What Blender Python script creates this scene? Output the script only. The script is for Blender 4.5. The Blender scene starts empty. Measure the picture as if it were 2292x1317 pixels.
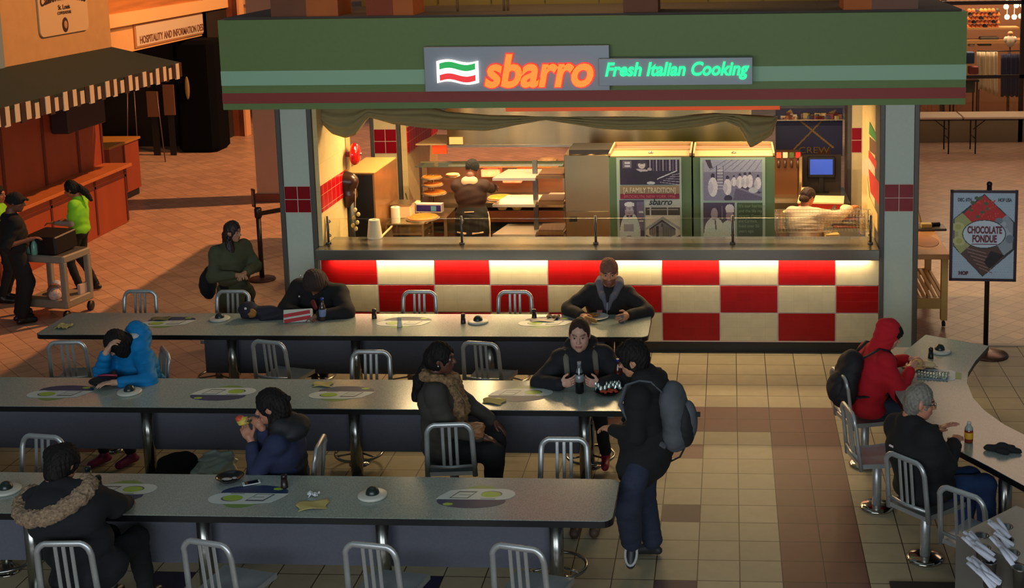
import bpy, math, random
import numpy as np
from mathutils import Vector, Matrix
random.seed(7); RNG = np.random.default_rng(7)
SC = bpy.context.scene; COL = SC.collection
PI = math.pi
def R(d): return math.radians(d)

# ------------------------------------------------------------ camera (the photo is an off-centre crop: lens shift)
F_PX, CX, CY = 2930.06, 1438.91, 268.90
PITCH, YAW, ROLL = 0.15254867, -0.06728752, -0.01689775
CAM = Vector((0.56075, -13.59767, 4.66822))
_cp, _sp, _cw, _sw = math.cos(PITCH), math.sin(PITCH), math.cos(YAW), math.sin(YAW)
C_FW = Vector((_sw * _cp, _cw * _cp, -_sp)); _rt = Vector((_cw, -_sw, 0)); _up = _rt.cross(C_FW)
C_RT = _rt * math.cos(ROLL) + _up * math.sin(ROLL); C_UP = -_rt * math.sin(ROLL) + _up * math.cos(ROLL)
cd = bpy.data.cameras.new('camera'); cam = bpy.data.objects.new('camera', cd); COL.objects.link(cam)
cd.sensor_fit = 'HORIZONTAL'; cd.sensor_width = 36.0; cd.lens = F_PX * 36.0 / 2292.0
cd.shift_x = (1146.0 - CX) / 2292.0; cd.shift_y = -(658.5 - CY) / 2292.0
cd.clip_start = 0.1; cd.clip_end = 200
M = Matrix((C_RT, C_UP, -C_FW)).transposed().to_4x4(); M.translation = CAM
cam.matrix_world = M; SC.camera = cam

def at(x, y, X=None, Y=None, z=None):
    """world point that a photo pixel shows on a given plane of the room"""
    d = C_FW + C_RT * ((x - CX) / F_PX) - C_UP * ((y - CY) / F_PX)
    if z is not None: t = (z - CAM.z) / d.z
    elif Y is not None: t = (Y - CAM.y) / d.y
    else: t = (X - CAM.x) / d.x
    return CAM + d * t

# ------------------------------------------------------------ view, world, lights
SC.view_settings.view_transform = 'Standard'; SC.view_settings.look = 'None'
SC.view_settings.gamma = 1.0; SC.view_settings.use_curve_mapping = False
SC.view_settings.exposure = 0.0
W = bpy.data.worlds.new('hall_daylight'); SC.world = W; W.use_nodes = True
W.node_tree.nodes['Background'].inputs[0].default_value = (0.62, 0.78, 0.80, 1)
W.node_tree.nodes['Background'].inputs[1].default_value = 0.11

def area(name, loc, rot, sx, sy, power, color, spread=180):
    l = bpy.data.lights.new(name, 'AREA'); l.shape = 'RECTANGLE'; l.size = sx; l.size_y = sy
    l.energy = power; l.color = color; l.spread = R(spread)
    o = bpy.data.objects.new(name, l); COL.objects.link(o); o.location = loc; o.rotation_euler = rot; return o
def spot(name, loc, target, power, color, size=60, blend=.4, rad=.1):
    l = bpy.data.lights.new(name, 'SPOT'); l.energy = power; l.color = color; l.spot_size = R(size)
    l.spot_blend = blend; l.shadow_soft_size = rad
    o = bpy.data.objects.new(name, l); COL.objects.link(o); o.location = loc
    o.rotation_euler = (Vector(target) - Vector(loc)).to_track_quat('-Z', 'Y').to_euler(); return o
WARM = (1.0, 0.70, 0.34); ORANGE = (1.0, 0.36, 0.10)
# cool skylight high over the food court, then an added front fill
area('skylight_over_tables', (-2.5, -4.5, 10.0), (0, 0, 0), 9, 6, 45, (0.74, 0.93, 1.0))
area('front_fill', (-1.0, -15.5, 3.2), (R(91), 0, 0), 12, 3, 620, (0.86, 0.94, 1.0))  # added low fill behind the viewer to brighten upright faces
# warm floodlights on the walkway left of the kiosk and on the mall floor behind
spot('hall_floodlight', (2.0, 10.0, 14.0), (-9.6, 8.0, 0), 12500, (1.0, .44, .16), 58, .3, .12)
spot('beam_lamp', (-5.5, 8.0, 5.5), (-10.2, 11.5, 3.0), 520, (1.0, .55, .22), 60, .5, .3)
area('walkway_soft', (-7.2, 6.5, 6.5), (0, 0, 0), 3, 9, 16, (1.0, .42, .16))
area('mall_back_lamp', (5.8, 8.0, 6.0), (0, 0, 0), 4, 8, 190, (1.0, .60, .36))
# kiosk ceiling lamps
for i, (lx, ly, p) in enumerate(((-2.9, 1.1, 66), (-1.0, 1.1, 56), (1.0, 1.1, 60))):
    area('kiosk_ceiling_lamp', (lx, ly, 2.735), (0, 0, 0), .9, .35, p, WARM)
for i in range(8): area('kitchen_downlight', (-3.35 + i * .72, 2.55, 2.735), (0, 0, 0), .07, .07, 25, WARM)
# light tube under the counter lip
area('counter_lip_tube', (-0.88, 0.005, 1.058), (R(8), 0, 0), 5.8, .03, 38, (1.0, .74, .42))

# ------------------------------------------------------------ materials
def srgb(c):
    return tuple(((v / 255.0) / 12.92 if v / 255.0 <= 0.04045 else (((v / 255.0) + 0.055) / 1.055) ** 2.4) for v in c)
_m = {}
def mat(name, rgb, rough=.6, metal=0., noise=0., scale=20., bump=0., emit=0., spec=None, trans=0., vcol=False, coat=0., alpha=1., stretch=(1, 1, 1), aniso=0.):
    if name in _m: return _m[name]
    m = bpy.data.materials.new(name); m.use_nodes = True; n = m.node_tree; b = n.nodes['Principled BSDF']
    c = srgb(rgb); b.inputs['Base Color'].default_value = (*c, 1)
    b.inputs['Roughness'].default_value = rough; b.inputs['Metallic'].default_value = metal
    if spec is not None: b.inputs['Specular IOR Level'].default_value = spec
    if coat: b.inputs['Coat Weight'].default_value = coat; b.inputs['Coat Roughness'].default_value = .08
    if trans: b.inputs['Transmission Weight'].default_value = trans; b.inputs['IOR'].default_value = 1.35
    if aniso:
        b.inputs['Anisotropic'].default_value = aniso; b.inputs['Anisotropic Rotation'].default_value = .25; tg = n.nodes.new('ShaderNodeTangent'); tg.direction_type = 'RADIAL'; tg.axis = 'Z'; n.links.new(tg.outputs[0], b.inputs['Tangent'])
    if alpha < 1: b.inputs['Alpha'].default_value = alpha
    if emit: b.inputs['Emission Color'].default_value = (*c, 1); b.inputs['Emission Strength'].default_value = emit
    src = None
    if vcol:
        a = n.nodes.new('ShaderNodeAttribute'); a.attribute_name = 'Col'; src = a.outputs['Color']
        n.links.new(src, b.inputs['Base Color'])
    if noise or bump:
        t = n.nodes.new('ShaderNodeTexCoord'); mp = n.nodes.new('ShaderNodeMapping'); mp.inputs['Scale'].default_value = stretch
        n.links.new(t.outputs['Object'], mp.inputs[0])
        no = n.nodes.new('ShaderNodeTexNoise'); no.inputs['Scale'].default_value = scale; no.inputs['Detail'].default_value = 4
        n.links.new(mp.outputs[0], no.inputs['Vector'])
        if noise:
            mr = n.nodes.new('ShaderNodeMapRange'); mr.inputs['To Min'].default_value = 1 - noise; mr.inputs['To Max'].default_value = 1 + noise
            mr.inputs['From Min'].default_value = .25; mr.inputs['From Max'].default_value = .75
            n.links.new(no.outputs['Fac'], mr.inputs['Value'])
            mx = n.nodes.new('ShaderNodeVectorMath'); mx.operation = 'MULTIPLY'
            if src: n.links.new(src, mx.inputs[0])
            else: mx.inputs[0].default_value = c
            n.links.new(mr.outputs[0], mx.inputs[1]); n.links.new(mx.outputs[0], b.inputs['Base Color'])
        if bump:
            bp = n.nodes.new('ShaderNodeBump'); bp.inputs['Strength'].default_value = min(1, bump); bp.inputs['Distance'].default_value = .01 * max(1, bump)
            n.links.new(no.outputs['Fac'], bp.inputs['Height']); n.links.new(bp.outputs[0], b.inputs['Normal'])
    _m[name] = m; return m

def tile_mat(name, rgb, grout, size, gw=.012, rough=.35, rot=0., noise=.12, vcol=False, axes='XY', off=(0, 0), brick=False):
    """square tiles with dark or light joints, laid in object space"""
    if name in _m: return _m[name]
    m = bpy.data.materials.new(name); m.use_nodes = True; n = m.node_tree; L = n.links; b = n.nodes['Principled BSDF']
    b.inputs['Roughness'].default_value = rough; b.inputs['Specular IOR Level'].default_value = .3
    t = n.nodes.new('ShaderNodeTexCoord'); s = n.nodes.new('ShaderNodeSeparateXYZ'); L.new(t.outputs['Object'], s.inputs[0])
    cb = n.nodes.new('ShaderNodeCombineXYZ')
    L.new(s.outputs[axes[0]], cb.inputs[0]); L.new(s.outputs[axes[1]], cb.inputs[1])
    mp = n.nodes.new('ShaderNodeMapping'); mp.inputs['Rotation'].default_value = (0, 0, rot); mp.inputs['Location'].default_value = (off[0], off[1], 0)
    L.new(cb.outputs[0], mp.inputs[0])
    br = n.nodes.new('ShaderNodeTexBrick'); br.offset = .5 if brick else 0.; br.squash = 1.
    sx, sy = size if isinstance(size, tuple) else (size, size)
    br.inputs['Scale'].default_value = 1.; br.inputs['Brick Width'].default_value = sx; br.inputs['Row Height'].default_value = sy
    br.inputs['Mortar Size'].default_value = gw / 2; br.inputs['Mortar Smooth'].default_value = .2; br.inputs['Bias'].default_value = 0
    L.new(mp.outputs[0], br.inputs['Vector'])
    c = srgb(rgb); br.inputs['Color1'].default_value = (*[v * (1 - noise) for v in c], 1); br.inputs['Color2'].default_value = (*[min(1, v * (1 + noise)) for v in c], 1)
    br.inputs['Mortar'].default_value = (*srgb(grout), 1)
    no = n.nodes.new('ShaderNodeTexNoise'); no.inputs['Scale'].default_value = 9; no.inputs['Detail'].default_value = 5; L.new(t.outputs['Object'], no.inputs['Vector'])
    mr = n.nodes.new('ShaderNodeMapRange'); mr.inputs['To Min'].default_value = .86; mr.inputs['To Max'].default_value = 1.12; L.new(no.outputs['Fac'], mr.inputs['Value'])
    mx = n.nodes.new('ShaderNodeVectorMath'); mx.operation = 'MULTIPLY'; L.new(mr.outputs[0], mx.inputs[1])
    if vcol:
        a = n.nodes.new('ShaderNodeAttribute'); a.attribute_name = 'Col'
        br.inputs['Color1'].default_value = (.93, .93, .93, 1); br.inputs['Color2'].default_value = (1.05, 1.05, 1.05, 1); br.inputs['Mortar'].default_value = (*srgb(grout), 1)
        m2 = n.nodes.new('ShaderNodeVectorMath'); m2.operation = 'MULTIPLY'; L.new(a.outputs['Color'], m2.inputs[0]); L.new(br.outputs['Color'], m2.inputs[1]); L.new(m2.outputs[0], mx.inputs[0])
    else: L.new(br.outputs['Color'], mx.inputs[0])
    L.new(mx.outputs[0], b.inputs['Base Color'])
    bp = n.nodes.new('ShaderNodeBump'); bp.inputs['Strength'].default_value = .25; bp.inputs['Distance'].default_value = .004; bp.invert = True
    L.new(br.outputs['Fac'], bp.inputs['Height']); L.new(bp.outputs[0], b.inputs['Normal'])
    _m[name] = m; return m

# ------------------------------------------------------------ mesh builder
def V3(p): return Vector((p[0], p[1], p[2]))
class MB:
    def __init__(s): s.v = []; s.f = []; s.mi = []; s.sm = []; s.vc = None
    def add(s, vs, fs, mi=0, smooth=False):
        o = len(s.v); s.v += [tuple(v) for v in vs]; s.f += [tuple(i + o for i in f) for f in fs]
        s.mi += [mi] * len(fs); s.sm += [smooth] * len(fs); return s
    def box(s, x0, x1, y0, y1, z0, z1, mi=0, T=None, bev=0.):
        if bev > 0:
            b = min(bev, (x1 - x0) / 2.01, (y1 - y0) / 2.01, (z1 - z0) / 2.01); vs = []
            for zz, i in ((z0, b * .7), (z0 + b * .7, 0), (z1 - b * .7, 0), (z1, b * .7)):
                vs += [(p[0], p[1], zz) for p in ((x0 + i, y0 + b), (x0 + b, y0 + i), (x1 - b, y0 + i), (x1 - i, y0 + b), (x1 - i, y1 - b), (x1 - b, y1 - i), (x0 + b, y1 - i), (x0 + i, y1 - b))]
            fs = [tuple(range(7, -1, -1)), tuple(range(24, 32))]
            for k in range(3):
                for i in range(8): j = (i + 1) % 8; fs.append((k * 8 + i, k * 8 + j, k * 8 + 8 + j, k * 8 + 8 + i))
        else:
            vs = [(x, y, z) for z in (z0, z1) for x, y in ((x0, y0), (x1, y0), (x1, y1), (x0, y1))]
            fs = [(3, 2, 1, 0), (4, 5, 6, 7), (0, 1, 5, 4), (1, 2, 6, 5), (2, 3, 7, 6), (3, 0, 4, 7)]
        if T is not None: vs = [tuple(T @ Vector(v)) for v in vs]
        return s.add(vs, fs, mi)
    def quad(s, a, b, c, d, mi=0): return s.add([a, b, c, d], [(0, 1, 2, 3)], mi)
    def prism(s, pts, z0, z1, mi=0, T=None, mis=None):
        n = len(pts); vs = [(p[0], p[1], z0) for p in pts] + [(p[0], p[1], z1) for p in pts]
        if T is not None: vs = [tuple(T @ Vector(v)) for v in vs]
        fs = [tuple(range(n - 1, -1, -1)), tuple(range(n, 2 * n))] + [(i, (i + 1) % n, n + (i + 1) % n, n + i) for i in range(n)]
        o = len(s.f); s.add(vs, fs, mi)
        if mis is not None:
            for k in range(o + 2, len(s.f)): s.mi[k] = mis
        return s
    def tube(s, path, r, n=10, mi=0, cap=True, closed=False, flat=1.0):
        P = [V3(p) for p in path]; m = len(P); rr = r if isinstance(r, (list, tuple)) else [r] * m
        vs = []; up = None
        for i in range(m):
            if closed: t = (P[(i + 1) % m] - P[i - 1]).normalized()
            else: t = (P[min(i + 1, m - 1)] - P[max(i - 1, 0)]).normalized()
            if up is None: up = Vector((0, 0, 1)) if abs(t.z) < .9 else Vector((0, 1, 0))
            a = t.cross(up).normalized(); b = a.cross(t).normalized(); up = b
            for k in range(n):
                q = 2 * PI * k / n; vs.append(P[i] + a * math.cos(q) * rr[i] + b * math.sin(q) * rr[i] * flat)
        fs = []
        for i in range(m if closed else m - 1):
            i2 = (i + 1) % m
            for k in range(n): fs.append((i * n + k, i * n + (k + 1) % n, i2 * n + (k + 1) % n, i2 * n + k))
        if cap and not closed: fs += [tuple(range(n - 1, -1, -1)), tuple((m - 1) * n + k for k in range(n))]
        return s.add(vs, fs, mi, True)
    def cyl(s, p, q, r, r2=None, n=16, mi=0): return s.tube([p, q], [r, r if r2 is None else r2], n, mi)
    def lathe(s, prof, c=(0, 0, 0), n=24, mi=0, T=None, sx=1., sy=1.):
        vs = []; 
        for (r, z) in prof:
            for k in range(n):
                a = 2 * PI * k / n; v = Vector((r * math.cos(a) * sx, r * math.sin(a) * sy, z)); v = (T @ v) if T is not None else v
                vs.append((v.x + c[0], v.y + c[1], v.z + c[2]))
        fs = []
        for i in range(len(prof) - 1):
            for k in range(n): fs.append((i * n + k, i * n + (k + 1) % n, (i + 1) * n + (k + 1) % n, (i + 1) * n + k))
        fs += [tuple(range(n - 1, -1, -1)), tuple((len(prof) - 1) * n + k for k in range(n))]
        return s.add(vs, fs, mi, True)
    def ball(s, c, rx, ry=None, rz=None, n=16, mi=0, T=None, z0=-1., z1=1.):
        ry = rx if ry is None else ry; rz = rx if rz is None else rz; prof = []
        a0, a1 = math.asin(z0), math.asin(z1); k = 10
        for i in range(k + 1):
            a = a0 + (a1 - a0) * i / k; prof.append((max(1e-4, math.cos(a)), math.sin(a)))
        o = len(s.v); s.lathe(prof, (0, 0, 0), n, mi)
        for i in range(o, len(s.v)):
            v = Vector(s.v[i]); v = Vector((v.x * rx, v.y * ry, v.z * rz)); v = (T @ v) if T is not None else v
            s.v[i] = (v.x + c[0], v.y + c[1], v.z + c[2])
        return s
    def grid(s, fn, nu, nv, mi=0, smooth=True, two=False):
        vs = [fn(i / nu, j / nv) for j in range(nv + 1) for i in range(nu + 1)]
        fs = [(j * (nu + 1) + i, j * (nu + 1) + i + 1, (j + 1) * (nu + 1) + i + 1, (j + 1) * (nu + 1) + i) for j in range(nv) for i in range(nu)]
        return s.add(vs, fs, mi, smooth)
    def build(s, name, mats, parent=None, world=False, cols=None):
        me = bpy.data.meshes.new(name); v = s.v
        if parent is not None and world:
            w = root_loc(parent); v = [(a[0] - w.x, a[1] - w.y, a[2] - w.z) for a in v]
        me.from_pydata(v, [], s.f); me.validate()
        mats = mats if isinstance(mats, (list, tuple)) else [mats]
        for m in mats: me.materials.append(m)
        if len(me.polygons) == len(s.f):
            me.polygons.foreach_set('material_index', s.mi); me.polygons.foreach_set('use_smooth', s.sm)
        if cols is not None:
            at_ = me.color_attributes.new('Col', 'FLOAT_COLOR', 'POINT'); at_.data.foreach_set('color', np.asarray(cols, dtype=np.float32).ravel())
        me.update(); o = bpy.data.objects.new(name, me); COL.objects.link(o)
        if parent is not None: o.parent = parent
        return o
def root_loc(o):
    w = Vector((0, 0, 0))
    while o is not None: w += o.location; o = o.parent
    return w
def smooth_shade(o, ang=40):
    me = o.data
    for p in me.polygons: p.use_smooth = True
    me.set_sharp_from_angle(angle=R(ang)); return o
def tag(o, label, cat, group=None, kind=None):
    if label: o['label'] = label
    if cat: o['category'] = cat
    if group: o['group'] = group
    if kind: o['kind'] = kind
    return o
def thing(name, label, cat, loc=(0, 0, 0), rz=0., group=None):
    o = bpy.data.objects.new(name, None); COL.objects.link(o); o.empty_display_size = .1
    o.location = loc; o.rotation_euler = (0, 0, rz); return tag(o, label, cat, group)
def struct(o, nm=None):
    o['kind'] = 'structure'; return o
def copy_tree(o, parent=None):
    c = o.copy(); COL.objects.link(c)
    if parent is not None: c.parent = parent
    for ch in list(o.children): copy_tree(ch, c)
    return c
def rtext(name, body, size, loc, rot, m, parent, world=True, ext=.002, shear=0., sx=1., align='CENTER', bold=0., fit=None, curve=None):
    """lettering as a mesh: built-in font, extruded, scaled to width fit"""
    cu = bpy.data.curves.new(name, 'FONT'); cu.body = body; cu.size = size; cu.extrude = ext; cu.shear = shear; cu.align_x = align; cu.offset = bold
    cu.resolution_u = 4
    t = bpy.data.objects.new(name, cu); COL.objects.link(t); dg = bpy.context.evaluated_depsgraph_get()
    me = bpy.data.meshes.new_from_object(t.evaluated_get(dg)); bpy.data.objects.remove(t); bpy.data.curves.remove(cu)
    n = len(me.vertices); co = np.empty(n * 3, dtype=np.float64); me.vertices.foreach_get('co', co); co = co.reshape(-1, 3)
    if fit and n:
        w = co[:, 0].max() - co[:, 0].min(); sx = fit / w
    co[:, 0] *= sx
    if curve and n:
        c0 = (co[:, 0].max() + co[:, 0].min()) / 2; co[:, 1] -= curve * ((co[:, 0] - c0)) ** 2
    Rm = np.array(rot.to_3x3() if isinstance(rot, Matrix) else Matrix.Rotation(0, 3, 'X') @ rot)
    co = co @ Rm.T + np.array(loc)
    if parent is not None and world: co -= np.array(root_loc(parent))
    me.vertices.foreach_set('co', co.astype(np.float32).ravel()); me.materials.clear(); me.materials.append(m); me.update()
    o = bpy.data.objects.new(name, me); COL.objects.link(o)
    if parent is not None: o.parent = parent
    return o
FRONT = Matrix(((1, 0, 0), (0, 0, -1), (0, 1, 0)))            # text facing -Y, upright
RIGHTFACE = Matrix(((0, 0, 1), (1, 0, 0), (0, 1, 0)))          # text facing +X, running along +Y

class Canvas:
    """a printed picture: paint shapes on a grid of small faces (u right, v up, 0..1)"""
    def __init__(s, nx, ny, rgb): s.nx, s.ny = nx, ny; s.c = np.zeros((ny, nx, 3)); s.c[:] = srgb(rgb); s.U, s.Vv = np.meshgrid((np.arange(nx) + .5) / nx, (np.arange(ny) + .5) / ny)
    def rect(s, u0, u1, v0, v1, rgb): s.c[(s.U >= u0) & (s.U <= u1) & (s.Vv >= v0) & (s.Vv <= v1)] = srgb(rgb); return s
    def ell(s, u, v, a, b, rgb): s.c[((s.U - u) / a) ** 2 + ((s.Vv - v) / b) ** 2 < 1] = srgb(rgb); return s
    def poly(s, pts, rgb):
        ins = np.zeros(s.U.shape, bool); n = len(pts)
        for i in range(n):
            (x1, y1), (x2, y2) = pts[i], pts[(i + 1) % n]
            if y1 == y2: continue
            c = ((s.Vv > y1) != (s.Vv > y2)) & (s.U < (x2 - x1) * (s.Vv - y1) / (y2 - y1) + x1); ins ^= c
        s.c[ins] = srgb(rgb); return s
    def line(s, u0, v0, u1, v1, w, rgb, asp=1.):
        dx, dy = u1 - u0, (v1 - v0) * asp; L2 = dx * dx + dy * dy + 1e-12
        t = np.clip(((s.U - u0) * dx + (s.Vv - v0) * asp * dy) / L2, 0, 1)
        s.c[np.hypot(s.U - u0 - t * dx, (s.Vv - v0) * asp - t * dy) < w] = srgb(rgb); return s
    def speck(s, amt): s.c *= 1 + amt * (RNG.random(s.U.shape)[..., None] - .5); return s
    def obj(s, name, P00, P10, P01, m, parent=None, world=True):
        P00, P10, P01 = map(lambda p: np.array(p, float), (P00, P10, P01)); nx, ny = s.nx, s.ny
        j, i = np.mgrid[0:ny, 0:nx]; base = []
        for (di, dj) in ((0, 0), (1, 0), (1, 1), (0, 1)): base.append(P00 + ((i + di) / nx)[..., None] * (P10 - P00) + ((j + dj) / ny)[..., None] * (P01 - P00))
        v = np.stack(base, 2).reshape(-1, 3)
        if parent is not None and world: v = v - np.array(root_loc(parent))
        col = np.repeat(s.c.reshape(-1, 3), 4, axis=0); col = np.concatenate([np.clip(col, 0, 1), np.ones((len(col), 1))], 1)
        me = bpy.data.meshes.new(name); me.vertices.add(len(v)); me.vertices.foreach_set('co', v.ravel().astype(np.float32))
        nf = nx * ny; me.loops.add(nf * 4); me.loops.foreach_set('vertex_index', np.arange(nf * 4, dtype=np.int32))
        me.polygons.add(nf); me.polygons.foreach_set('loop_start', np.arange(0, nf * 4, 4, dtype=np.int32)); me.update(calc_edges=True)
        a = me.color_attributes.new('Col', 'FLOAT_COLOR', 'POINT'); a.data.foreach_set('color', col.astype(np.float32).ravel()); me.materials.append(m)
        o = bpy.data.objects.new(name, me); COL.objects.link(o)
        if parent is not None: o.parent = parent
        return o
# ============================================================ floor
TL = .3048
BEIGE, REDT, PURP, NAVY = (160, 149, 122), (100, 62, 56), (50, 32, 46), (24, 23, 60)
def court_floor():
    b = MB(); cols = []; nx0, nx1, ny0, ny1 = -34, 18, -22, 1
    for j in range(ny0, ny1 + 1):          # tile row j spans y = j*TL .. (j+1)*TL ; photo row r <-> j = -r-1
        for i in range(nx0, nx1):
            x0, y0 = i * TL, j * TL; r = -j - 1
            y1 = y0 + TL
            if j == ny1: y1 = y0 + .07
            if x0 < -4.4 and y0 > -2.4: continue
            c = BEIGE
            if r in (5, 6) and -34 < i < 5 and i > -4: c = REDT
            if i in (3, 4) and r >= 5: c = REDT
            if r >= 8 and (r - 8) % 4 == 0 and (i % 6 == 0 or (i % 6 == 0)) and i <= 0: c = REDT if r == 8 else (PURP if r == 12 else NAVY)
            if i in (3, 4) and r >= 16 : c = (88, 56, 56)
            b.add([(x0, y0, 0), (x0 + TL, y0, 0), (x0 + TL, y1, 0), (x0, y1, 0)], [(0, 1, 2, 3)])
            k = RNG.uniform(.94, 1.06); cl = [v * k for v in srgb(c)]; cols += [(*cl, 1)] * 4
    o = b.build('floor', tile_mat('court_tile', BEIGE, (92, 80, 60), TL, .009, .52, vcol=True), cols=cols); struct(o)
court_floor()
b = MB(); b.quad((-22, -9, -.004), (14, -9, -.004), (14, 24, -.004), (-22, 24, -.004))
struct(b.build('floor', tile_mat('mall_tile', (186, 150, 128), (120, 88, 72), .2032, .007, .34, rot=R(45))))
b = MB(); b.box(2.6, 9, .34, .42, 0, .006); struct(b.build('trim_1', mat('strip', (170, 150, 135), .5)))

# ============================================================ kiosk
X0, X1, YF = -4.329, 2.536, .044
STEEL = mat('brushed_steel', (150, 142, 132), .28, .9, .08, 60, .05, stretch=(1, 1, 12))
STEEL_D = mat('steel_dull', (104, 100, 96), .42, .75, .08, 40)
CREAM = tile_mat('cream_tile', (208, 196, 160), (190, 178, 142), (.152, .098), .002, .22, noise=.03, axes='XZ')
REDC = tile_mat('red_tile', (158, 16, 18), (164, 30, 26), (.152, .098), .002, .22, noise=.06, axes='XZ')
PALE = mat('pale_tile', (194, 204, 188), .3, 0, .03, 30)
WARMC = mat('cream_column', (222, 200, 150), .3, 0, .03, 30)
REDP = mat('red_glaze', (140, 8, 22), .2)
GROUT = mat('grout_light', (214, 190, 176), .6)
FRAME = mat('frame_grey', (92, 86, 80), .42, .35, .05, 30)
DARK = mat('near_black', (18, 16, 16), .5)
kiosk = thing('kiosk_counter_front', 'long checkerboard tiled counter front in red and cream with grey steel top', 'counter', (-.9, YF, 0))
xe = [-3.915, -3.29, -2.665, -2.05, -1.42, -.80, -.185, .44, 1.06, 1.675, 2.14]; ze = [1.06, .763, .457, .142]
for nm, par, m, g in (('red_tiles', 0, REDC, 0), ('cream_tiles', 1, CREAM, 0)):
    b = MB()
    for r in range(3):
        for c in range(10):
            if (r + c) % 2 == par: b.box(xe[c] + .006, xe[c + 1] - .006, YF, YF + .03, ze[r + 1] + .005, ze[r] - .005, bev=.003)
    b.build(nm, m, kiosk, True)
b = MB(); b.box(-3.925, 2.12, YF + .008, YF + .16, .13, 1.07); b.build('grout_back', GROUT, kiosk, True)
b = MB(); b.box(-3.925, 2.12, YF + .05, YF + .18, 0, .14); b.build('plinth', mat('plinth', (20, 17, 15), .45), kiosk, True)
b = MB(); b.box(-3.925, 2.12, -.10, .50, 1.075, 1.19, bev=.008); b.build('worktop', mat('counter_steel', (150, 144, 132), .24, .8, .06, 50), kiosk, True)
b = MB(); b.box(-3.85, 2.1, -.05, -.03, 1.066, 1.0745); b.build('light_tube', mat('lip_tube', (255, 214, 150), .5, emit=2.2), kiosk, True)

def column(x0, x1, yf, name, label, zs=(1.86, 1.575), h=2.74, d=.42, face=None):
    t = thing(name, label, 'column', ((x0 + x1) / 2, yf, 0), group='tiled kiosk columns')
    b = MB(); b.box(x0 + .05, x1 - .05, yf + .012, yf + d, 0, h); b.build('tile_face', face or PALE, t, True)
    b = MB()
    for a in (x0, x1 - .055): b.box(a, a + .055, yf - .005, yf + d + .02, 0, h, bev=.006)
    b.build('corner_trim', FRAME, t, True)
    xm = (x0 + x1) / 2; w = (x1 - x0) / 2 - .055; zm = sum(zs) / 2
    b = MB(); b.box(xm - w, xm + w, yf + .002, yf + .02, zs[1] - .006, zs[0] + .006); b.build('grout', GROUT, t, True)
    b = MB()
    for a, c in ((xm - w + .003, xm - .004), (xm + .004, xm + w - .003)):
        for e, f in ((zs[1], zm - .004), (zm + .004, zs[0])): b.box(a, c, yf - .002, yf + .02, e, f, bev=.003)
    b.build('red_tiles', REDP, t, True)
    return t
column(X0, -3.93, YF, 'kiosk_column', 'pale tiled kiosk column with red tile square, left of the counter')
column(2.125, X1, YF, 'kiosk_column', 'pale tiled kiosk column with red tile square, right of the counter')
column(-4.50, -4.07, 4.3, 'kiosk_column', 'rear cream kiosk column with red tile square seen above the steel cabinet', (1.80, 1.46), 2.74, face=WARMC)
column(2.17, 2.56, 4.3, 'kiosk_column', 'rear cream kiosk column with red tile square, right of the navy banner', (1.78, 1.44), 2.74, face=WARMC)

# fascia
GREENM = mat('fascia_green', (108, 130, 68), .55, 0, .04, 20)
fas = thing('kiosk_fascia', 'wide green fascia with mint and maroon stripes over the kiosk', 'fascia', (-.9, -.3, 2.75))
b = MB(); b.box(-4.751, 2.938, -.3, 6.2, 2.757, 3.698); b.build('green_band', GREENM, fas, True)
b = MB(); b.box(-4.753, 2.940, -.304, -.29, 3.012, 3.165); b.build('mint_stripe', mat('mint', (158, 196, 162), .55), fas, True)
b = MB(); b.box(-4.753, 2.940, -.304, -.29, 2.822, 2.932); b.build('maroon_stripe', mat('maroon', (150, 50, 38), .55), fas, True)
b = MB(); b.box(-4.70, 2.89, -.25, 6.1, 3.698, 3.72); b.build('roof_deck', mat('roof_deck', (78, 66, 62), .8, 0, .1, 5), fas, True)
b = MB(); b.box(-4.6, 2.8, -.2, 6.0, 2.745, 2.757); b.build('soffit', mat('soffit', (120, 96, 70), .7), fas, True)

# sign
sg = thing('kiosk_sign', 'grey kiosk sign panel with glowing flag and orange letters', 'sign', (-1.62, -.34, 2.94))
GP = mat('sign_grey', (136, 140, 148), .4, .2)
b = MB(); b.box(-2.57, -.66, -.40, -.305, 2.945, 3.405, bev=.004); b.build('panel', GP, sg, True)
NEON = mat('neon_orange', (255, 118, 26), .4, emit=1.25); HALO = mat('neon_halo', (255, 40, 10), .4, emit=1.0)
P = at(1083, 193, Y=-.42); Q = at(1331, 193, Y=-.42)
rtext('lettering', 'sbarro', .46, (P.x + .56 + .0, -.43, P.z - .0), FRONT, NEON, sg, ext=.012, shear=.22, bold=.014, fit=Q.x - P.x - .02)
rtext('letter_edge', 'sbarro', .46, (P.x + .56 + .0, -.413, P.z - .0), FRONT, HALO, sg, ext=.006, shear=.22, bold=.026, fit=Q.x - P.x + .01)
def wavy(x0, x1, z0, z1, dy=.02):
    b = MB(); n = 14
    f = lambda u: .018 * math.sin(u * 2 * PI)
    pts = [(x0 + (x1 - x0) * i / n, z0 + f(i / n)) for i in range(n + 1)] + [(x0 + (x1 - x0) * i / n, z1 + f(i / n)) for i in range(n, -1, -1)]
    T = Matrix(((1, 0, 0, 0), (0, 0, -1, 0), (0, 1, 0, 0), (0, 0, 0, 1)))
    b.prism(pts, .41, .41 + dy, T=T); return b
A = at(979, 186, Y=-.42); B = at(1070, 134, Y=-.42)
wavy(A.x, B.x, A.z, B.z - .01, .02).build('flag_white', mat('neon_white', (255, 250, 245), .4, emit=1.6), sg, True)
h = (B.z - A.z - .01)
wavy(A.x + .03, B.x - .03, A.z + h * .62, A.z + h * .90, .026).build('flag_green', mat('neon_green', (14, 160, 70), .4, emit=.8), sg, True)
wavy(A.x + .03, B.x - .03, A.z + h * .10, A.z + h * .37, .026).build('flag_red', mat('neon_red', (226, 36, 40), .4, emit=.8), sg, True)
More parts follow.
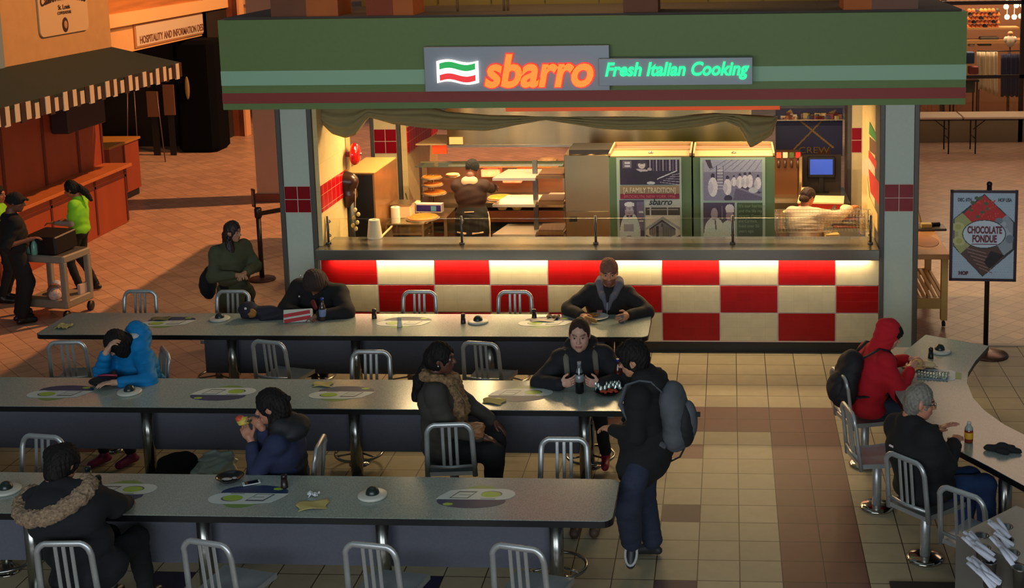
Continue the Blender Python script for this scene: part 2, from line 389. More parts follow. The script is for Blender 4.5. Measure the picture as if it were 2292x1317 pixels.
s2 = thing('slogan_sign', 'smaller grey slogan panel with glowing green letters', 'sign', (.01, -.34, 3.0))
b = MB(); b.box(-.765, .79, -.47, -.305, 3.0, 3.275, bev=.004); b.build('panel', GP, s2, True)
P = at(1351, 170, Y=-.48); Q = at(1674, 170, Y=-.48)
rtext('lettering', 'Fresh Italian Cooking', .19, ((P.x + Q.x) / 2, -.482, P.z + .0), FRONT, mat('neon_mint', (20, 235, 140), .4, emit=1.3), s2, ext=.006, shear=.25, bold=.006, fit=Q.x - P.x)

# side walls of the kiosk
YT = tile_mat('wall_tile_side', (222, 196, 140), (200, 172, 118), (.30, .30), .003, .25, noise=.03, axes='YZ')
RT = tile_mat('wall_red_side', (186, 10, 26), (226, 150, 120), (.148, .148), .006, .2, noise=.05, axes='YZ', off=(0, .02))
b = MB(); b.box(-3.98, -3.88, YF + .47, 1.05, 0, 2.74); b.box(-3.927, -3.88, YF + .02, YF + .47, 1.192, 2.74); struct(b.build('wall_left', YT))
b = MB(); b.box(-3.882, -3.872, YF + .03, 1.05, 1.565, 1.86); struct(b.build('trim_2', RT))
b = MB(); b.box(-3.99, -3.87, 1.05, 1.22, 0, 2.74); struct(b.build('trim_3', mat('post_olive', (172, 152, 96), .45, .1)))
b = MB(); b.box(2.13, 2.2, YF + .46, 1.9, 0, 2.74); struct(b.build('wall_right', YT))
b = MB(); b.box(-3.95, 2.2, .5, 6.0, -.001, .004); struct(b.build('floor', mat('kitchen_floor', (96, 60, 42), .5, 0, .1, 6)))
# rear wall section with red band behind the column
b = MB(); b.box(-4.06, -3.98, 4.3, 6.2, 0, 2.75); struct(b.build('wall_back', YT))
b = MB(); b.box(-3.985, -3.965, 4.32, 6.2, 1.45, 1.82); struct(b.build('trim_4', RT))

# glass guard on the counter
gp = thing('sneeze_guard', 'low glass guard on steel posts along the counter top', 'glass guard', (-.9, .18, 1.19))
b = MB(); b.box(-3.84, 2.05, .212, .220, 1.23, 1.465); b.build('glass_pane', mat('guard_glass', (246, 250, 246), .02, trans=1., spec=.5), gp, True)
for i, px in enumerate((731, 1031, 1332, 1640, 1950)):
    p = at(px, 550, z=1.19); x = p.x; b = MB()
    b.cyl((x, .18, 1.19), (x, .18, 1.50), .014); b.cyl((x, .18, 1.19), (x, .18, 1.205), .03)
    for z in (1.27, 1.43): b.cyl((x, .17, z), (x, .235, z), .011); b.ball((x, .235, z), .02, .012, .02, 10)
    b.build('post', STEEL_D, gp, True)

# orange awning light box + gathered cloth valance hanging from the soffit
cl = mat('valance_cloth', (150, 134, 88), .85, 0, .08, 8, .3, stretch=(1, 1, 4))
topx = [at(x, y, Y=.30) for x, y in ((711, 238), (830, 238), (960, 240), (1000, 250), (1100, 259), (1300, 262), (1500, 262), (1600, 254), (1680, 258), (1740, 262))]
tpx, tpz = [p.x for p in topx], [min(2.742, p.z) for p in topx]
def drape():
    # lower hem traced along the opening, cloth pleated and bellied between gathers
    hem = [(711, 250), (722, 276), (745, 298), (775, 307), (798, 300), (818, 272), (826, 262), (838, 265), (880, 277), (940, 284), (1000, 289), (1090, 291), (1150, 281), (1222, 268), (1280, 277), (1340, 286), (1400, 290), (1500, 290), (1560, 284), (1625, 270), (1655, 283), (1680, 329), (1700, 318), (1728, 300), (1740, 262)]
    pts = [at(x, y, Y=.30) for x, y in hem]; n = 240; xs = [p.x for p in pts]; zs = [p.z for p in pts]
    nv = 16
    def fn(u, v):
        x = xs[0] + (xs[-1] - xs[0]) * u; zh = float(np.interp(x, xs, zs)); topz = float(np.interp(x, tpx, tpz)); zh = min(zh, topz - .01); z = topz + (zh - topz) * v
        amp = .05 * math.sin(PI * min(1, v * 1.0)) + .02
        y = .30 - .10 * math.sin(PI * v * .9) * min(1, (topz - zh) * 4) + .012 * math.sin(v * 22 + 3 * math.sin(x * 2.1)) + .008 * math.sin(x * 9 + v * 5)
        return (x, y, z)
    b = MB(); b.grid(fn, n, nv)
    o = b.build('valance_cloth', cl); md = o.modifiers.new('s', 'SOLIDIFY'); md.thickness = .006
    tag(o, 'sagging olive cloth valance draped under the green fascia', 'cloth')
drape()
lb = MB(); lb.box(-1.9, 1.1, .5, .56, 2.60, 2.745); tag(lb.build('light_box', mat('orange_box', (214, 80, 18), .5, emit=.4)), 'orange glowing strip behind the olive cloth under the fascia', 'lamp')

# ------------------------------------------------------------ kitchen
SS = mat('kitchen_steel', (190, 172, 140), .22, .92, .06, 30, .04, stretch=(14, 1, 1))
SSV = mat('kitchen_steel_v', (138, 120, 90), .2, 1., aniso=.97)
hood = thing('extractor_hood', 'long brushed steel extractor hood behind the olive cloth', 'extractor hood', (-1.2, 4.0, 1.62))
a = at(1002, 325, Y=4.0); c = at(1682, 325, Y=4.0)
b = MB(); b.add([(a.x, 4.0, 1.61), (c.x, 4.0, 1.61), (c.x, 4.0, 2.74), (a.x, 4.0, 2.74), (a.x, 4.9, 1.61), (c.x, 4.9, 1.61), (c.x, 4.9, 2.74), (a.x, 4.9, 2.74)], [(0, 1, 2, 3), (1, 5, 6, 2), (5, 4, 7, 6), (4, 0, 3, 7), (3, 2, 6, 7)]); b.build('canopy', SSV, hood, True)
b = MB(); b.box(a.x, c.x, 3.98, 4.02, 1.595, 1.625); b.box(a.x, c.x, 4.88, 4.92, 1.595, 1.625); b.build('rim', STEEL, hood, True)
b = MB(); b.box(a.x + .03, a.x + .22, 3.97, 3.995, 1.64, 1.74); b.build('label_plate', mat('plate', (226, 196, 130), .5), hood, True)

def cabinet_left():
    t = thing('steel_cabinet', 'tall stainless cabinet with dark front and pale top against the left wall', 'cabinet', (-3.65, 1.7, 0))
    x0, x1, y0, y1, z = -4.05, -3.72, 1.72, 2.75, 1.68
    p = at(837, 388, z=z); q = at(900, 354, z=z); x0 = at(787, 388, z=z).x; x1 = p.x; y0 = p.y; y1 = q.y; 
    T = None
    b = MB(); b.prism([(x0, y0), (x1, y0), (x1 + .02, y1), (x0, y1)], .02, z); b.build('body', mat('cabinet_side', (176, 128, 84), .3, .6, .15, 6), t, True)
    b = MB(); b.box(x0 - .1, x1 + .01, y0 - .01, y1, z, z + .012); b.build('top', mat('cab_top', (236, 190, 112), .4, .2, .05, 10), t, True)
    b = MB(); b.box(x0 + .0, x1 - .02, y0 - .012, y0, .1, z - .02); b.build('door', DARK, t, True)
    b = MB(); b.box(x1 - .06, x1 - .03, y0 - .035, y0 - .012, .7, 1.1); b.build('handle', STEEL, t, True)
cabinet_left()
# red alarm bell on the post
t = thing('fire_bell', 'glossy red round alarm bell on the post by the steel cabinet', 'alarm bell', (-3.82, 1.12, 1.9))
p = at(789, 345, X=-3.80); T = Matrix.Rotation(R(90), 4, 'Y') @ Matrix.Rotation(R(0), 4, 'Z')
b = MB(); b.lathe([(.118, 0), (.128, .012), (.128, .03), (.118, .055), (.09, .075), (.05, .086), (.01, .09)], tuple(p), 28, T=T); b.build('gong', mat('bell_red', (214, 16, 14), .18, coat=.6), t, True)
b = MB(); b.cyl((p.x + .085, p.y, p.z), (p.x + .105, p.y, p.z), .018); b.build('hub', STEEL, t, True)
b = MB(); b.box(-3.875, -3.80, p.y - .03, p.y + .03, p.z - .03, p.z + .03); b.build('mount', mat('bell_mount', (120, 20, 16), .4), t, True)
# dough mixer under a dark cover with a pale plastic bag
t = thing('dough_mixer', 'dark rounded dough mixer head against the left kitchen wall', 'mixer', (-3.6, .75, 1.19))
def MX(x, y, Y): return at(x, y, Y=Y)
c = MX(775, 418, .95)
b = MB(); b.cyl(tuple(c + Vector((.0, .1, -.2))), (c.x, c.y + .1, .6), .05); b.build('column', DARK, t, True)
b = MB(); b.box(c.x - .12, c.x + .12, .8, 1.05, 0, .95, bev=.02); b.build('pedestal', DARK, t, True)
c2 = MX(756, 428, .72)
b = MB(); b.ball(tuple(c2 + Vector((-.02, 0, 0))), .03, .14, .19, 20); tag(b.build('oval_cover', mat('pale_plastic', (206, 186, 158), .4)), 'pale oval plastic cover leaning by the dark mixer', 'cover')
t = thing('garlic_string', 'hanging bunch of pale bulbs below the dark mixer', 'garlic', tuple(MX(790, 480, .7)))
b = MB(); q = MX(795, 470, .7); b.tube([tuple(MX(797, 512, .7)), tuple(q), (q.x - .02, q.y + .12, q.z + .22)], .005, 6); b.build('string', mat('string', (150, 120, 80), .8), t, True)
for i, (px, py) in enumerate(((795, 470), (802, 480), (792, 488), (800, 498), (790, 505), (797, 512))):
    q = MX(px, py, .7); b = MB(); b.ball(tuple(q), .022, .022, .026, 10); b.build('bulb', mat('garlic', (206, 186, 120), .6), t, True)
# kitchen roll behind the guard
def towel_roll(name, label, x, y, z, h=.19, r0=.085, r1=.075, m=(222, 212, 190)):
    t = thing(name, label, 'paper roll', (x, y, z)); b = MB(); b.lathe([(r0, 0), (r0, .01), (r1, h - .01), (r1 * .97, h), (.02, h), (.018, h - .02)], n=24); b.build('paper', mat('paper%d' % m[0], m, .8), t)
    b = MB(); b.lathe([(.018, h - .03), (.021, h + .001)], n=12); b.build('core', mat('core', (150, 120, 80), .8), t); return t
p = at(830, 541, z=1.19); towel_roll('paper_towel_roll', 'fat white paper towel roll on the counter behind the glass', p.x, .45, 1.19, .21, .085, .062)
p = at(886, 498, Y=2.0); towel_roll('paper_towel_roll', 'slim paper towel roll beside the white scale on the steel rack', p.x, 2.0, 1.0, .2, .055, .055)
# clip board / sloped tray end
t = thing('tray_slope', 'sloping steel tray rail pointing into the kitchen', 'tray rail', (-3.3, .6, 1.19))
p, q = at(848, 536, Y=.5), at(877, 507, Y=1.2); b = MB(); b.tube([tuple(p), tuple(q)], .013, 8); b.build('rail', mat('rail', (236, 214, 160), .3, .4), t, True)
b = MB(); b.add([tuple(p), tuple(q), (q.x + .02, q.y, q.z - .25), (p.x + .02, p.y, p.z - .12)], [(0, 1, 2, 3)]); b.build('side_plate', SS, t, True)
# steel tray rack with pizza
t = thing('sheet_pan_rack', 'low steel rack of sheet pans carrying a whole pizza', 'rack', (-3.45, 2.0, 0))
x0, x1, y0, y1 = at(862, 502, z=1.0).x, at(948, 502, z=1.0).x, 1.92, 2.45
b = MB(); b.box(x0, x1, y0, y1, .985, 1.0); b.build('top', SS, t, True)
b = MB()
for (x, y) in ((x0, y0), (x1 - .025, y0), (x0, y1 - .025), (x1 - .025, y1 - .025)): b.box(x, x + .025, y, y + .025, 0, .985)
b.build('frame', SS, t, True)
for i in range(5): b = MB(); b.box(x0 + .03, x1 - .03, y0 + .005, y1, .86 - i * .065, .88 - i * .065); b.build('pan', SS, t, True)
PIZ = [mat('pizza_cheese', (224, 122, 34), .5, 0, .35, 28, .5), mat('pizza_crust', (190, 120, 50), .7, 0, .1, 20)]
def pizza(name, label, c, r, group=None, cut=False, m=None):
    t = thing(name, label, 'pizza', c, group=group)
    b = MB(); b.lathe([(r * 1.09, 0), (r * 1.12, .012), (r * 1.1, .014), (r * .2, .004)], n=30); b.build('pan', mat('pan_silver', (170, 160, 144), .3, .8), t)
    b = MB(); b.lathe([(r * .9, .008), (r * 1.0, .014), (r * 1.02, .024), (r * .95, .034), (r * .88, .022)], n=30); b.build('crust', PIZ[1], t)
    b = MB(); b.lathe([(r * .9, .012), (r * .9, .024), (r * .6, .026), (.005, .027)], n=30); b.build('cheese', m or PIZ[0], t); return t
pz = at(946, 483, z=1.04); pizza('whole_pizza', 'whole cheese pizza on its pan on top of the steel rack', (pz.x, pz.y, 1.0), .19)
# scale, cling film box
p = at(903, 470, Y=2.35); t = thing('kitchen_scale', 'boxy white kitchen scale next to the slim paper roll', 'scale', (p.x, 2.35, 1.0))
b = MB(); b.box(-.12, .12, -.12, .12, 0, .17, bev=.01); b.build('body', mat('scale_w', (214, 190, 150), .5), t); b = MB(); b.box(-.14, .14, -.14, .14, .17, .185, bev=.005); b.build('platform', SS, t)
p = at(962, 462, Y=2.6); t = thing('film_box', 'blue and white cling film box behind the whole pizza', 'box', (p.x, 2.6, p.z - .06), R(-4))
b = MB(); b.box(-.17, .17, -.05, .05, -.01, .10); b.build('carton', mat('film_w', (206, 190, 190), .5), t)
b = MB(); b.box(-.16, .16, -.054, -.049, .005, .085); b.build('blue_print', mat('film_blue', (38, 26, 112), .4), t)
b = MB(); b.box(.03, .10, -.057, -.05, .01, .075); b.build('cyan_print', mat('film_cyan', (90, 150, 180), .4), t)
p = at(933, 459, Y=2.7); t = thing('plastic_tub', 'pale round plastic tub beside the blue film box', 'tub', (p.x - .03, 2.7, .95)); b = MB(); b.lathe([(.06, 0), (.075, .15), (.08, .155), (.08, .165), (.01, .17)]); b.build('tub', mat('tub', (220, 200, 140), .4), t)
p = at(912, 470, Y=2.9); t = thing('ladle_pot', 'small dark saucepan with handle behind the scale', 'saucepan', (p.x, 2.9, .951)); b = MB(); b.lathe([(.07, 0), (.08, .08), (.075, .08), (.065, .01)]); b.build('pan', DARK, t); b = MB(); b.tube([(0, .07, .07), (-.03, .12, .13), (-.05, .14, .2)], .008, 6); b.build('handle', DARK, t)
# prep table under rack height for the things behind
b = MB(); b.box(-3.72, -3.05, 2.5, 3.05, .93, .95); b.box(-3.7, -3.66, 2.55, 3.0, 0, .93); b.box(-3.1, -3.06, 2.55, 3.0, 0, .93); tag(b.build('prep_table', SS), 'steel prep table behind the sheet pan rack', 'table')

# pizza display line at the back (three tiers)
t = thing('display_case', 'long glass topped pizza display case along the back of the kitchen', 'display case', (-1.9, 3.4, 0))
xa, xb = at(935, 430, Y=3.3).x, at(1262, 430, Y=3.3).x
za = at(1000, 455, Y=3.2).z
b = MB(); b.box(xa, xb, 3.2, 3.9, za - .06, za); b.box(xa, xb, 3.25, 3.9, .05, .1); b.build('deck', SS, t, True)
zt = at(1000, 362, Y=3.6).z
b = MB(); b.box(xa, xb, 3.55, 3.62, zt - .06, zt); b.build('top_rail', SSV, t, True)
b = MB(); b.box(xa, xb, 3.2, 3.58, zt + .0, zt + .008); b.build('glass_shelf', mat('shelf_glass', (190, 215, 190), .05, trans=.9), t, True)
b = MB()
for px in (942, 1262): q = at(px, 400, Y=3.55); b.box(q.x - .015, q.x + .015, 3.54, 3.57, 0, zt)
b.build('uprights', STEEL, t, True)
b = MB(); b.box(xa, xb, 3.88, 3.92, .1, zt - .1); b.build('front_glass', mat('case_glass', (150, 120, 100), .1, trans=.8), t, True)
hl = MB(); hl.box(xa + .7, xb - .1, 3.56, 3.61, zt - .075, zt - .062); hl.build('heat_lamp', mat('heat_glow', (255, 120, 40), .5, emit=2.5), t, True)
b = MB(); b.box(xa, xb, 3.3, 3.85, .55, .57); b.box(xa, xb, 3.3, 3.85, .85, .86); b.build('lower_shelves', STEEL_D, t, True)
area('case_heat', ((xa + xb) / 2 + .3, 3.5, zt - .09), (0, 0, 0), 1.8, .1, 26, (1., .55, .25))
for (px, py, r, lb_) in ((966, 396, .125, 'half eaten pizza on the top tier stand at the left of the case'), (968, 412, .13, 'pizza on the middle tier stand at the left of the case'), (972, 431, .15, 'large pizza on the bottom tier stand at the left of the case')):
    q = at(px, py, Y=3.2); pizza('display_pizza', lb_, (q.x, 3.2, q.z - .02), r, 'pizzas in the display case')
q = at(968, 440, Y=3.2); b = MB(); b.cyl((q.x, 3.27, za - .0), (q.x, 3.27, at(966, 392, Y=3.2).z), .012, n=8); tag(b.build('pizza_stand', STEEL), 'steel tier stand holding three pizzas', 'stand')
for (px, py, r, lb_) in ((1120, 432, .17, 'brightly lit pizza in front of the cook'), (1170, 431, .12, 'orange pizza behind the tray shelves'), (1205, 425, .12, 'small pizza by the right trays'), (1240, 425, .1, 'pizza slice pan beside the steel box'), (1013, 395, .09, 'white plate of pizza left of the cook')):
    q = at(px, py, Y=3.45); pizza('display_pizza', lb_, (q.x, 3.45, za + .002 if py > 400 else q.z), r, 'pizzas in the display case')
for (px, py, c_, lb_) in ((1148, 398, (206, 110, 90), 'pink paper lined basket'), (1100, 385, (196, 120, 96), 'red food pan'), (1180, 382, (160, 90, 60), 'brown food pan'), (1225, 365, (150, 110, 80), 'tan carton on the glass shelf')):
    q = at(px, py, Y=3.7); b = MB(); b.box(q.x - .13, q.x + .13, 3.62, 3.82, q.z - .06, q.z + .05, bev=.012); b.ball((q.x, 3.72, q.z + .05), .11, .08, .03); tag(b.build('food_pan', mat('fp%d' % px, c_, .6, 0, .3, 30, .5)), lb_ + ' in the display case', 'food pan')
# black gap items below
for (px, py, c_, lb_) in ((1125, 487, (220, 196, 150), 'round white pot under the tray shelves'), (1158, 490, (210, 180, 90), 'yellow lidded pot under the tray shelves'), (1008, 480, (190, 110, 60), 'orange carton under the display case')):
    q = at(px, py, Y=3.3); b = MB(); b.lathe([(.05, -.05), (.07, -.02), (.07, .02), (.05, .045), (.01, .05)], (q.x, 3.3, .87 + .05)); tag(b.build('lidded_pot', mat('pt%d' % px, c_, .5)), lb_, 'pot')
# tray shelves (3 x 2 trays)
t = thing('tray_trolley', 'open steel shelf unit with six tilted trays beside the steel box', 'shelf unit', (-1.9, 2.6, 0))
for (r, (pl, pr, pf, pb)) in enumerate((((1102, 1198, 399, 381)), ((1102, 1200, 458, 434)), ((1102, 1200, 525, 505)))):
    for cidx, (ax, bx) in enumerate(((1102, 1198), (1200, 1262))):
        dy = -5 if cidx else 0
        p0, p1 = at(ax, pf + dy, Y=2.6), at(bx, pf + dy, Y=2.6); z = p0.z
        b = MB(); T = None
        v = [(p0.x, 2.6, z), (p1.x, 2.6, z), (p1.x + .06, 3.1, z + .02), (p0.x + .12, 3.1, z + .02)]
        b.add([(a_[0], a_[1], a_[2] - .035) for a_ in v] + v, [(3, 2, 1, 0), (4, 5, 6, 7), (0, 1, 5, 4), (1, 2, 6, 5), (2, 3, 7, 6), (3, 0, 4, 7)])
        b.build('tray', mat('tray_steel', (196, 188, 176), .3, .45) if not cidx else mat('tray_brown', (120, 92, 64), .4, .5), t, True)
        if cidx: b = MB(); b.box(p0.x + .03, p1.x - .01, 2.63, 3.0, z + .001, z + .02); b.build('liner', mat('liner', (92, 62, 44), .7), t, True)
b = MB(); q = at(1198, 400, Y=2.85); b.box(q.x - .03, q.x + .03, 2.82, 2.88, 0, 1.62); b.build('post', STEEL_D, t, True)
# steel box (proofer)
t = thing('steel_oven_cabinet', 'upright stainless oven cabinet left of the photo panels', 'cabinet', (-1.2, 2.2, 0))
p0, p1 = at(1262, 348, Y=2.2), at(1372, 348, Y=2.2)
b = MB(); b.box(p0.x, p1.x, 2.2, 2.85, .05, p0.z, bev=.006); b.build('body', SSV, t, True)
zz = at(1262, 473, Y=2.2).z; b = MB(); b.box(p0.x + .004, p1.x, 2.185, 2.2, .3, zz, bev=.004); b.build('lower_door', SSV, t, True)
b = MB(); q = at(1283, 491, Y=2.18); b.box(q.x - .05, q.x + .05, 2.165, 2.185, q.z - .03, q.z + .03, bev=.004); b.build('latch', DARK, t, True)
b = MB(); b.box(p0.x + .05, p1.x, 2.3, 2.8, p0.z, p0.z + .05); b.build('top_grille', DARK, t, True)
# two drinks coolers with photo panels
def cooler(pxs, label, topy):
    a_, c_ = at(pxs[0], 352, Y=1.2), at(pxs[1], 352, Y=1.2); z = a_.z
    t = thing('photo_cooler', label, 'cooler', ((a_.x + c_.x) / 2, 1.2, 0), group='green coolers with old photographs')
    b = MB(); b.box(a_.x, c_.x, 1.2, 1.98, .05, z, bev=.004); b.build('cabinet', mat('cooler_green', (84, 112, 74), .5), t, True)
    b = MB(); b.box(a_.x, c_.x, 1.2, 1.6, z, z + .012); b.build('lid', mat('cooler_top', (160, 128, 84), .7), t, True)
    b = MB(); yb = 1.98
    b.box(a_.x, a_.x + .02, 1.2, yb, z, z + .045); b.box(c_.x - .02, c_.x, 1.2, yb, z, z + .045); b.box(a_.x, c_.x, yb - .02, yb, z, z + .045); b.box(a_.x, c_.x, 1.58, 1.6, z, z + .03); b.build('rim', mat('cooler_rim', (158, 128, 88), .7), t, True)
    b = MB(); b.box(a_.x + .02, c_.x - .02, 1.6, yb - .02, z - .0, z + .006); b.build('rear_well', mat('well', (120, 70, 40), .7), t, True)
    b = MB(); m_ = (a_.x + c_.x) / 2; b.ball((m_, 1.38, z + .02), .03, .03, .015, 12); b.cyl((m_, 1.38, z), (m_, 1.38, z + .02), .012); b.build('knob', STEEL, t, True)
    return t
PR = mat('print', (200, 200, 200), .55, vcol=True)
def at12(x, y): return at(x, y, Y=1.194)
c1 = cooler((1362, 1547), 'green cooler with photo collage panel titled A FAMILY TRADITION', 322)
cooler2 = cooler((1551, 1734), 'green cooler with photo panel of a kitchen crew and two cooks', 320)
INK, MID, LT = (52, 46, 74), (110, 112, 140), (178, 190, 206)
def panel(name, t, px0, px1, py0, py1, cv, dy=0.): 
    a_ = at(px0, py1, Y=1.19 - dy); b_ = at(px1, py1, Y=1.19 - dy); c_ = at(px0, py0, Y=1.19 - dy)
    return cv.obj(name, (a_.x, a_.y, a_.z), (b_.x, a_.y, a_.z), (a_.x, a_.y, c_.z), PR, t)
cv = Canvas(8, 8, (166, 190, 176)); panel('mount_board', c1, 1383, 1527, 353, 545, cv)
cv = Canvas(110, 60, (44, 38, 66))   # woman at a shop counter
for k in range(9): cv.rect(.5 + k * .055, .52 + k * .055, .55, 1, (90, 84, 110) if k % 2 else (150, 150, 170))
cv.rect(.05, .2, .66, .97, (96, 92, 118)).rect(.08, .17, .84, .92, LT).rect(.08, .17, .72, .79, LT).line(.62, .22, .95, .55, .012, LT, .55)
for k in range(5): cv.line(.68 + k * .05, .1 + k * .07, 1, .0 + k * .11, .007, (150, 150, 175), .55)
cv.ell(.36, .24, .27, .38, (40, 36, 58)).ell(.37, .8, .085, .19, (70, 64, 84)).ell(.37, .79, .058, .15, (190, 190, 200)).poly([(.26, .64), (.34, .52), (.46, .54), (.48, .60), (.38, .62)], (170, 172, 188)).ell(.5, .62, .04, .06, (160, 160, 180)).ell(.52, .07, .07, .06, LT).rect(.335, .36, .815, .825, (96, 84, 104)).rect(.385, .41, .815, .825, (96, 84, 104)).rect(.355, .392, .72, .735, (130, 104, 124)).ell(.37, .9, .075, .06, (60, 52, 72)).speck(.5)
panel('photo', c1, 1388, 1521, 358, 414, cv, .003)
cv = Canvas(40, 8, (140, 124, 96)); panel('title_band', c1, 1388, 1521, 416, 434, cv, .003)
cv = Canvas(40, 8, (126, 20, 50)); panel('date_band', c1, 1388, 1521, 434, 446, cv, .003)
q = at12(1454, 431); WH = mat('print_white', (206, 206, 186), .6); rtext('title_text', '[A FAMILY TRADITION]', .085, (q.x, 1.183, q.z), FRONT, WH, c1, ext=.001, fit=.60)
q = at12(1454, 443); rtext('date_text', 'BROOKLYN, NEW YORK 1956', .05, (q.x, 1.183, q.z), FRONT, mat('print_pink', (186, 96, 110), .6), c1, ext=.001, fit=.59)
cv = Canvas(60, 90, (70, 66, 96))    # cook with bow tie
cv.rect(.7, 1, .3, .95, (100, 96, 126)).rect(.78, .97, .7, .74, LT).rect(.78, .97, .5, .53, LT).ell(.42, .2, .42, .52, (178, 200, 208)).ell(.4, .74, .18, .15, (150, 150, 170)).ell(.4, .9, .2, .055, (205, 214, 220)).rect(.22, .6, .86, .93, (205, 214, 220)).rect(.24, .57, .775, .80, (50, 44, 66)).ell(.33, .775, .07, .03, (170, 170, 190)).ell(.48, .775, .07, .03, (170, 170, 190))
cv.poly([(.28, .655), (.28, .60), (.4, .63), (.52, .60), (.52, .655), (.4, .635)], (30, 26, 40)).rect(.16, .56, .28, .44, (130, 140, 160)).ell(.38, .06, .22, .12, (100, 84, 110)).rect(.34, .46, .69, .70, (110, 84, 104)).speck(.3)
panel('photo', c1, 1388, 1443, 448, 545, cv, .003)
cv = Canvas(80, 100, (190, 196, 190))   # generic shop front under a peaked roof
cv.rect(0, 1, .85, 1, (170, 180, 176)).rect(0, 1, .65, .83, (60, 60, 60)).rect(.13, .16, .65, .83, LT).rect(.62, .65, .65, .83, LT).rect(.05, .95, .77, .79, (150, 150, 140)).poly([(0, .36), (.5, .62), (1, .36), (1, .3), (.5, .55), (0, .3)], (140, 150, 160)).poly([(.1, .34), (.48, .52), (.48, .06), (.1, .2)], (120, 120, 120)).poly([(.48, .52), (.86, .34), (.86, .2), (.48, .06)], (96, 98, 98)).poly([(.1, .34), (.48, .55), (.86, .34), (.86, .30), (.48, .50), (.1, .30)], INK)
cv.rect(.3, .38, .1, .40, (36, 34, 36)).rect(.45, .5, .38, .46, INK)
for k in range(5): cv.line(.12 + .07 * k, .2, .12 + .07 * k, .36, .006, (60, 60, 64), 1.2); cv.line(.52 + .07 * k, .1 + .02 * k, .52 + .07 * k, .42 - .02 * k, .006, (60, 60, 64), 1.2)
cv.poly([(.0, .12), (.45, 0), (1, .12), (1, .2), (.5, .03), (0, .2)], (46, 44, 48)).speck(.25)
panel('photo', c1, 1446, 1523, 448, 545, cv, .003)
q = at12(1478, 458); rtext('shop_name', 'sbarro', .10, (q.x, 1.183, q.z), FRONT, mat('ink', (34, 32, 36), .6), c1, ext=.001, shear=.3, bold=.002, fit=.27)
cv = Canvas(8, 8, (160, 190, 176)); panel('mount_board', cooler2, 1569, 1713, 353, 545, cv)
cv = Canvas(120, 84, (120, 124, 156))   # kitchen crew
cv.rect(0, 1, .7, 1, (150, 160, 190)).poly([(.03, 1), (.12, 1), (.16, .8), (.1, .78)], (70, 60, 80))
for k in range(7): cv.line(.1 + k * .13, .74, .4 + k * .1, 1, .006, (110, 114, 146), .7)
for k in range(8): cv.rect(.22, .33, .28 + k * .075, .30 + k * .075, (190, 196, 214))
cv.rect(.22, .23, .22, .85, INK).rect(.33, .34, .22, .85, INK).poly([(.55, .30), (1, .08), (1, .0), (.5, .0)], (90, 88, 120)).poly([(.55, .34), (.95, .16), (1, .2), (.62, .4)], (70, 64, 96))
for (u, v, s_) in ((.16, .33, 1.25), (.41, .33, 1.05), (.62, .45, .8), (.71, .46, .85), (.79, .47, .85), (.93, .42, .8), (.52, .46, .6)):
    cv.ell(u, v + .22 * s_, .028 * s_, .05 * s_, INK).ell(u, v, .065 * s_, .19 * s_, (206, 210, 226)).ell(u - .04, v - .02, .035 * s_, .12 * s_, (180, 186, 206))
cv.ell(.85, .25, .08, .07, LT).ell(.42, .05, .07, .08, INK).speck(.35)
panel('photo', cooler2, 1575, 1706, 358, 449, cv, .003)
cv = Canvas(72, 84, (66, 60, 92))
cv.ell(.35, .3, .32, .34, (190, 208, 214)).ell(.35, .1, .4, .3, (180, 206, 208)).ell(.85, .32, .3, .26, (184, 206, 210)).ell(.35, .72, .11, .15, (150, 148, 172)).ell(.84, .68, .12, .13, (140, 136, 160)).ell(.84, .86, .14, .1, (200, 206, 220)).rect(.72, .97, .76, .85, (200, 206, 220)).line(.38, .55, .4, .35, .02, (70, 70, 90)).line(.6, .9, .6, .6, .015, (120, 116, 146)).speck(.25)
panel('photo', cooler2, 1575, 1645, 454, 545, cv, .003)
cv = Canvas(20, 20, (60, 88, 60)); panel('text_panel', cooler2, 1650, 1707, 454, 545, cv, .003)
TX = mat('print_green', (120, 146, 116), .6)
for k, s_ in enumerate(("It's our heritage", 'and the life my', 'parents, Gennaro', 'and Carmela,', 'lived over 50', 'years ago.')):
    q = at12(1653, 464 + k * 11.2); rtext('caption_line', s_, .05, (q.x, 1.183, q.z), FRONT, TX, cooler2, ext=.001, align='LEFT', fit=.018 * len(s_))

# ---- right end of the kitchen
p0, p1, p2 = at(1736, 262, Y=5.), at(1886, 262, Y=5.), at(1886, 349, Y=5.)
t = thing('navy_banner', 'navy banner with crossed gold oars and the word CREW', 'banner', (p0.x, 5., p2.z))
cv = Canvas(100, 60, (26, 28, 74)); cv.line(.27, .14, .80, .90, .011, (120, 92, 32), .6).line(.27, .86, .86, .18, .012, (128, 96, 34), .6).poly([(.16, .92), (.22, .99), (.30, .84), (.26, .78)], (150, 120, 50)).poly([(.80, .93), (.90, .97), (.86, .80), (.78, .84)], (120, 96, 48)).rect(.62, .82, .04, .17, (60, 32, 24)).speck(.2)
cv.obj('cloth', (p0.x, 4.99, p2.z), (p1.x, 4.99, p2.z), (p0.x, 4.99, p0.z + .12), PR, t)
b = MB(); b.box(p0.x, p1.x, 4.995, 5.01, p2.z, p0.z + .12); b.build('backing', DARK, t, True)
q = at(1822, 343, Y=4.98); GD = mat('gold_letters', (110, 84, 40), .5); rtext('word', 'CREW', .13, (q.x, 4.98, q.z), FRONT, GD, t, ext=.001, fit=.44)
q = at(1822, 272, Y=4.98); rtext('word', 'WESTERN', .07, (q.x + .08, 4.98, q.z), FRONT, GD, t, ext=.001, fit=.5)
t = thing('stock_shelf', 'shelf heaped with small packets above the navy banner', 'shelf', (1.6, 4.9, 1.85))
z = at(1800, 266, Y=4.8).z; b = MB(); b.box(p0.x - .02, p1.x + .02, 4.72, 5.2, z - .015, z); b.build('board', SS, t, True)
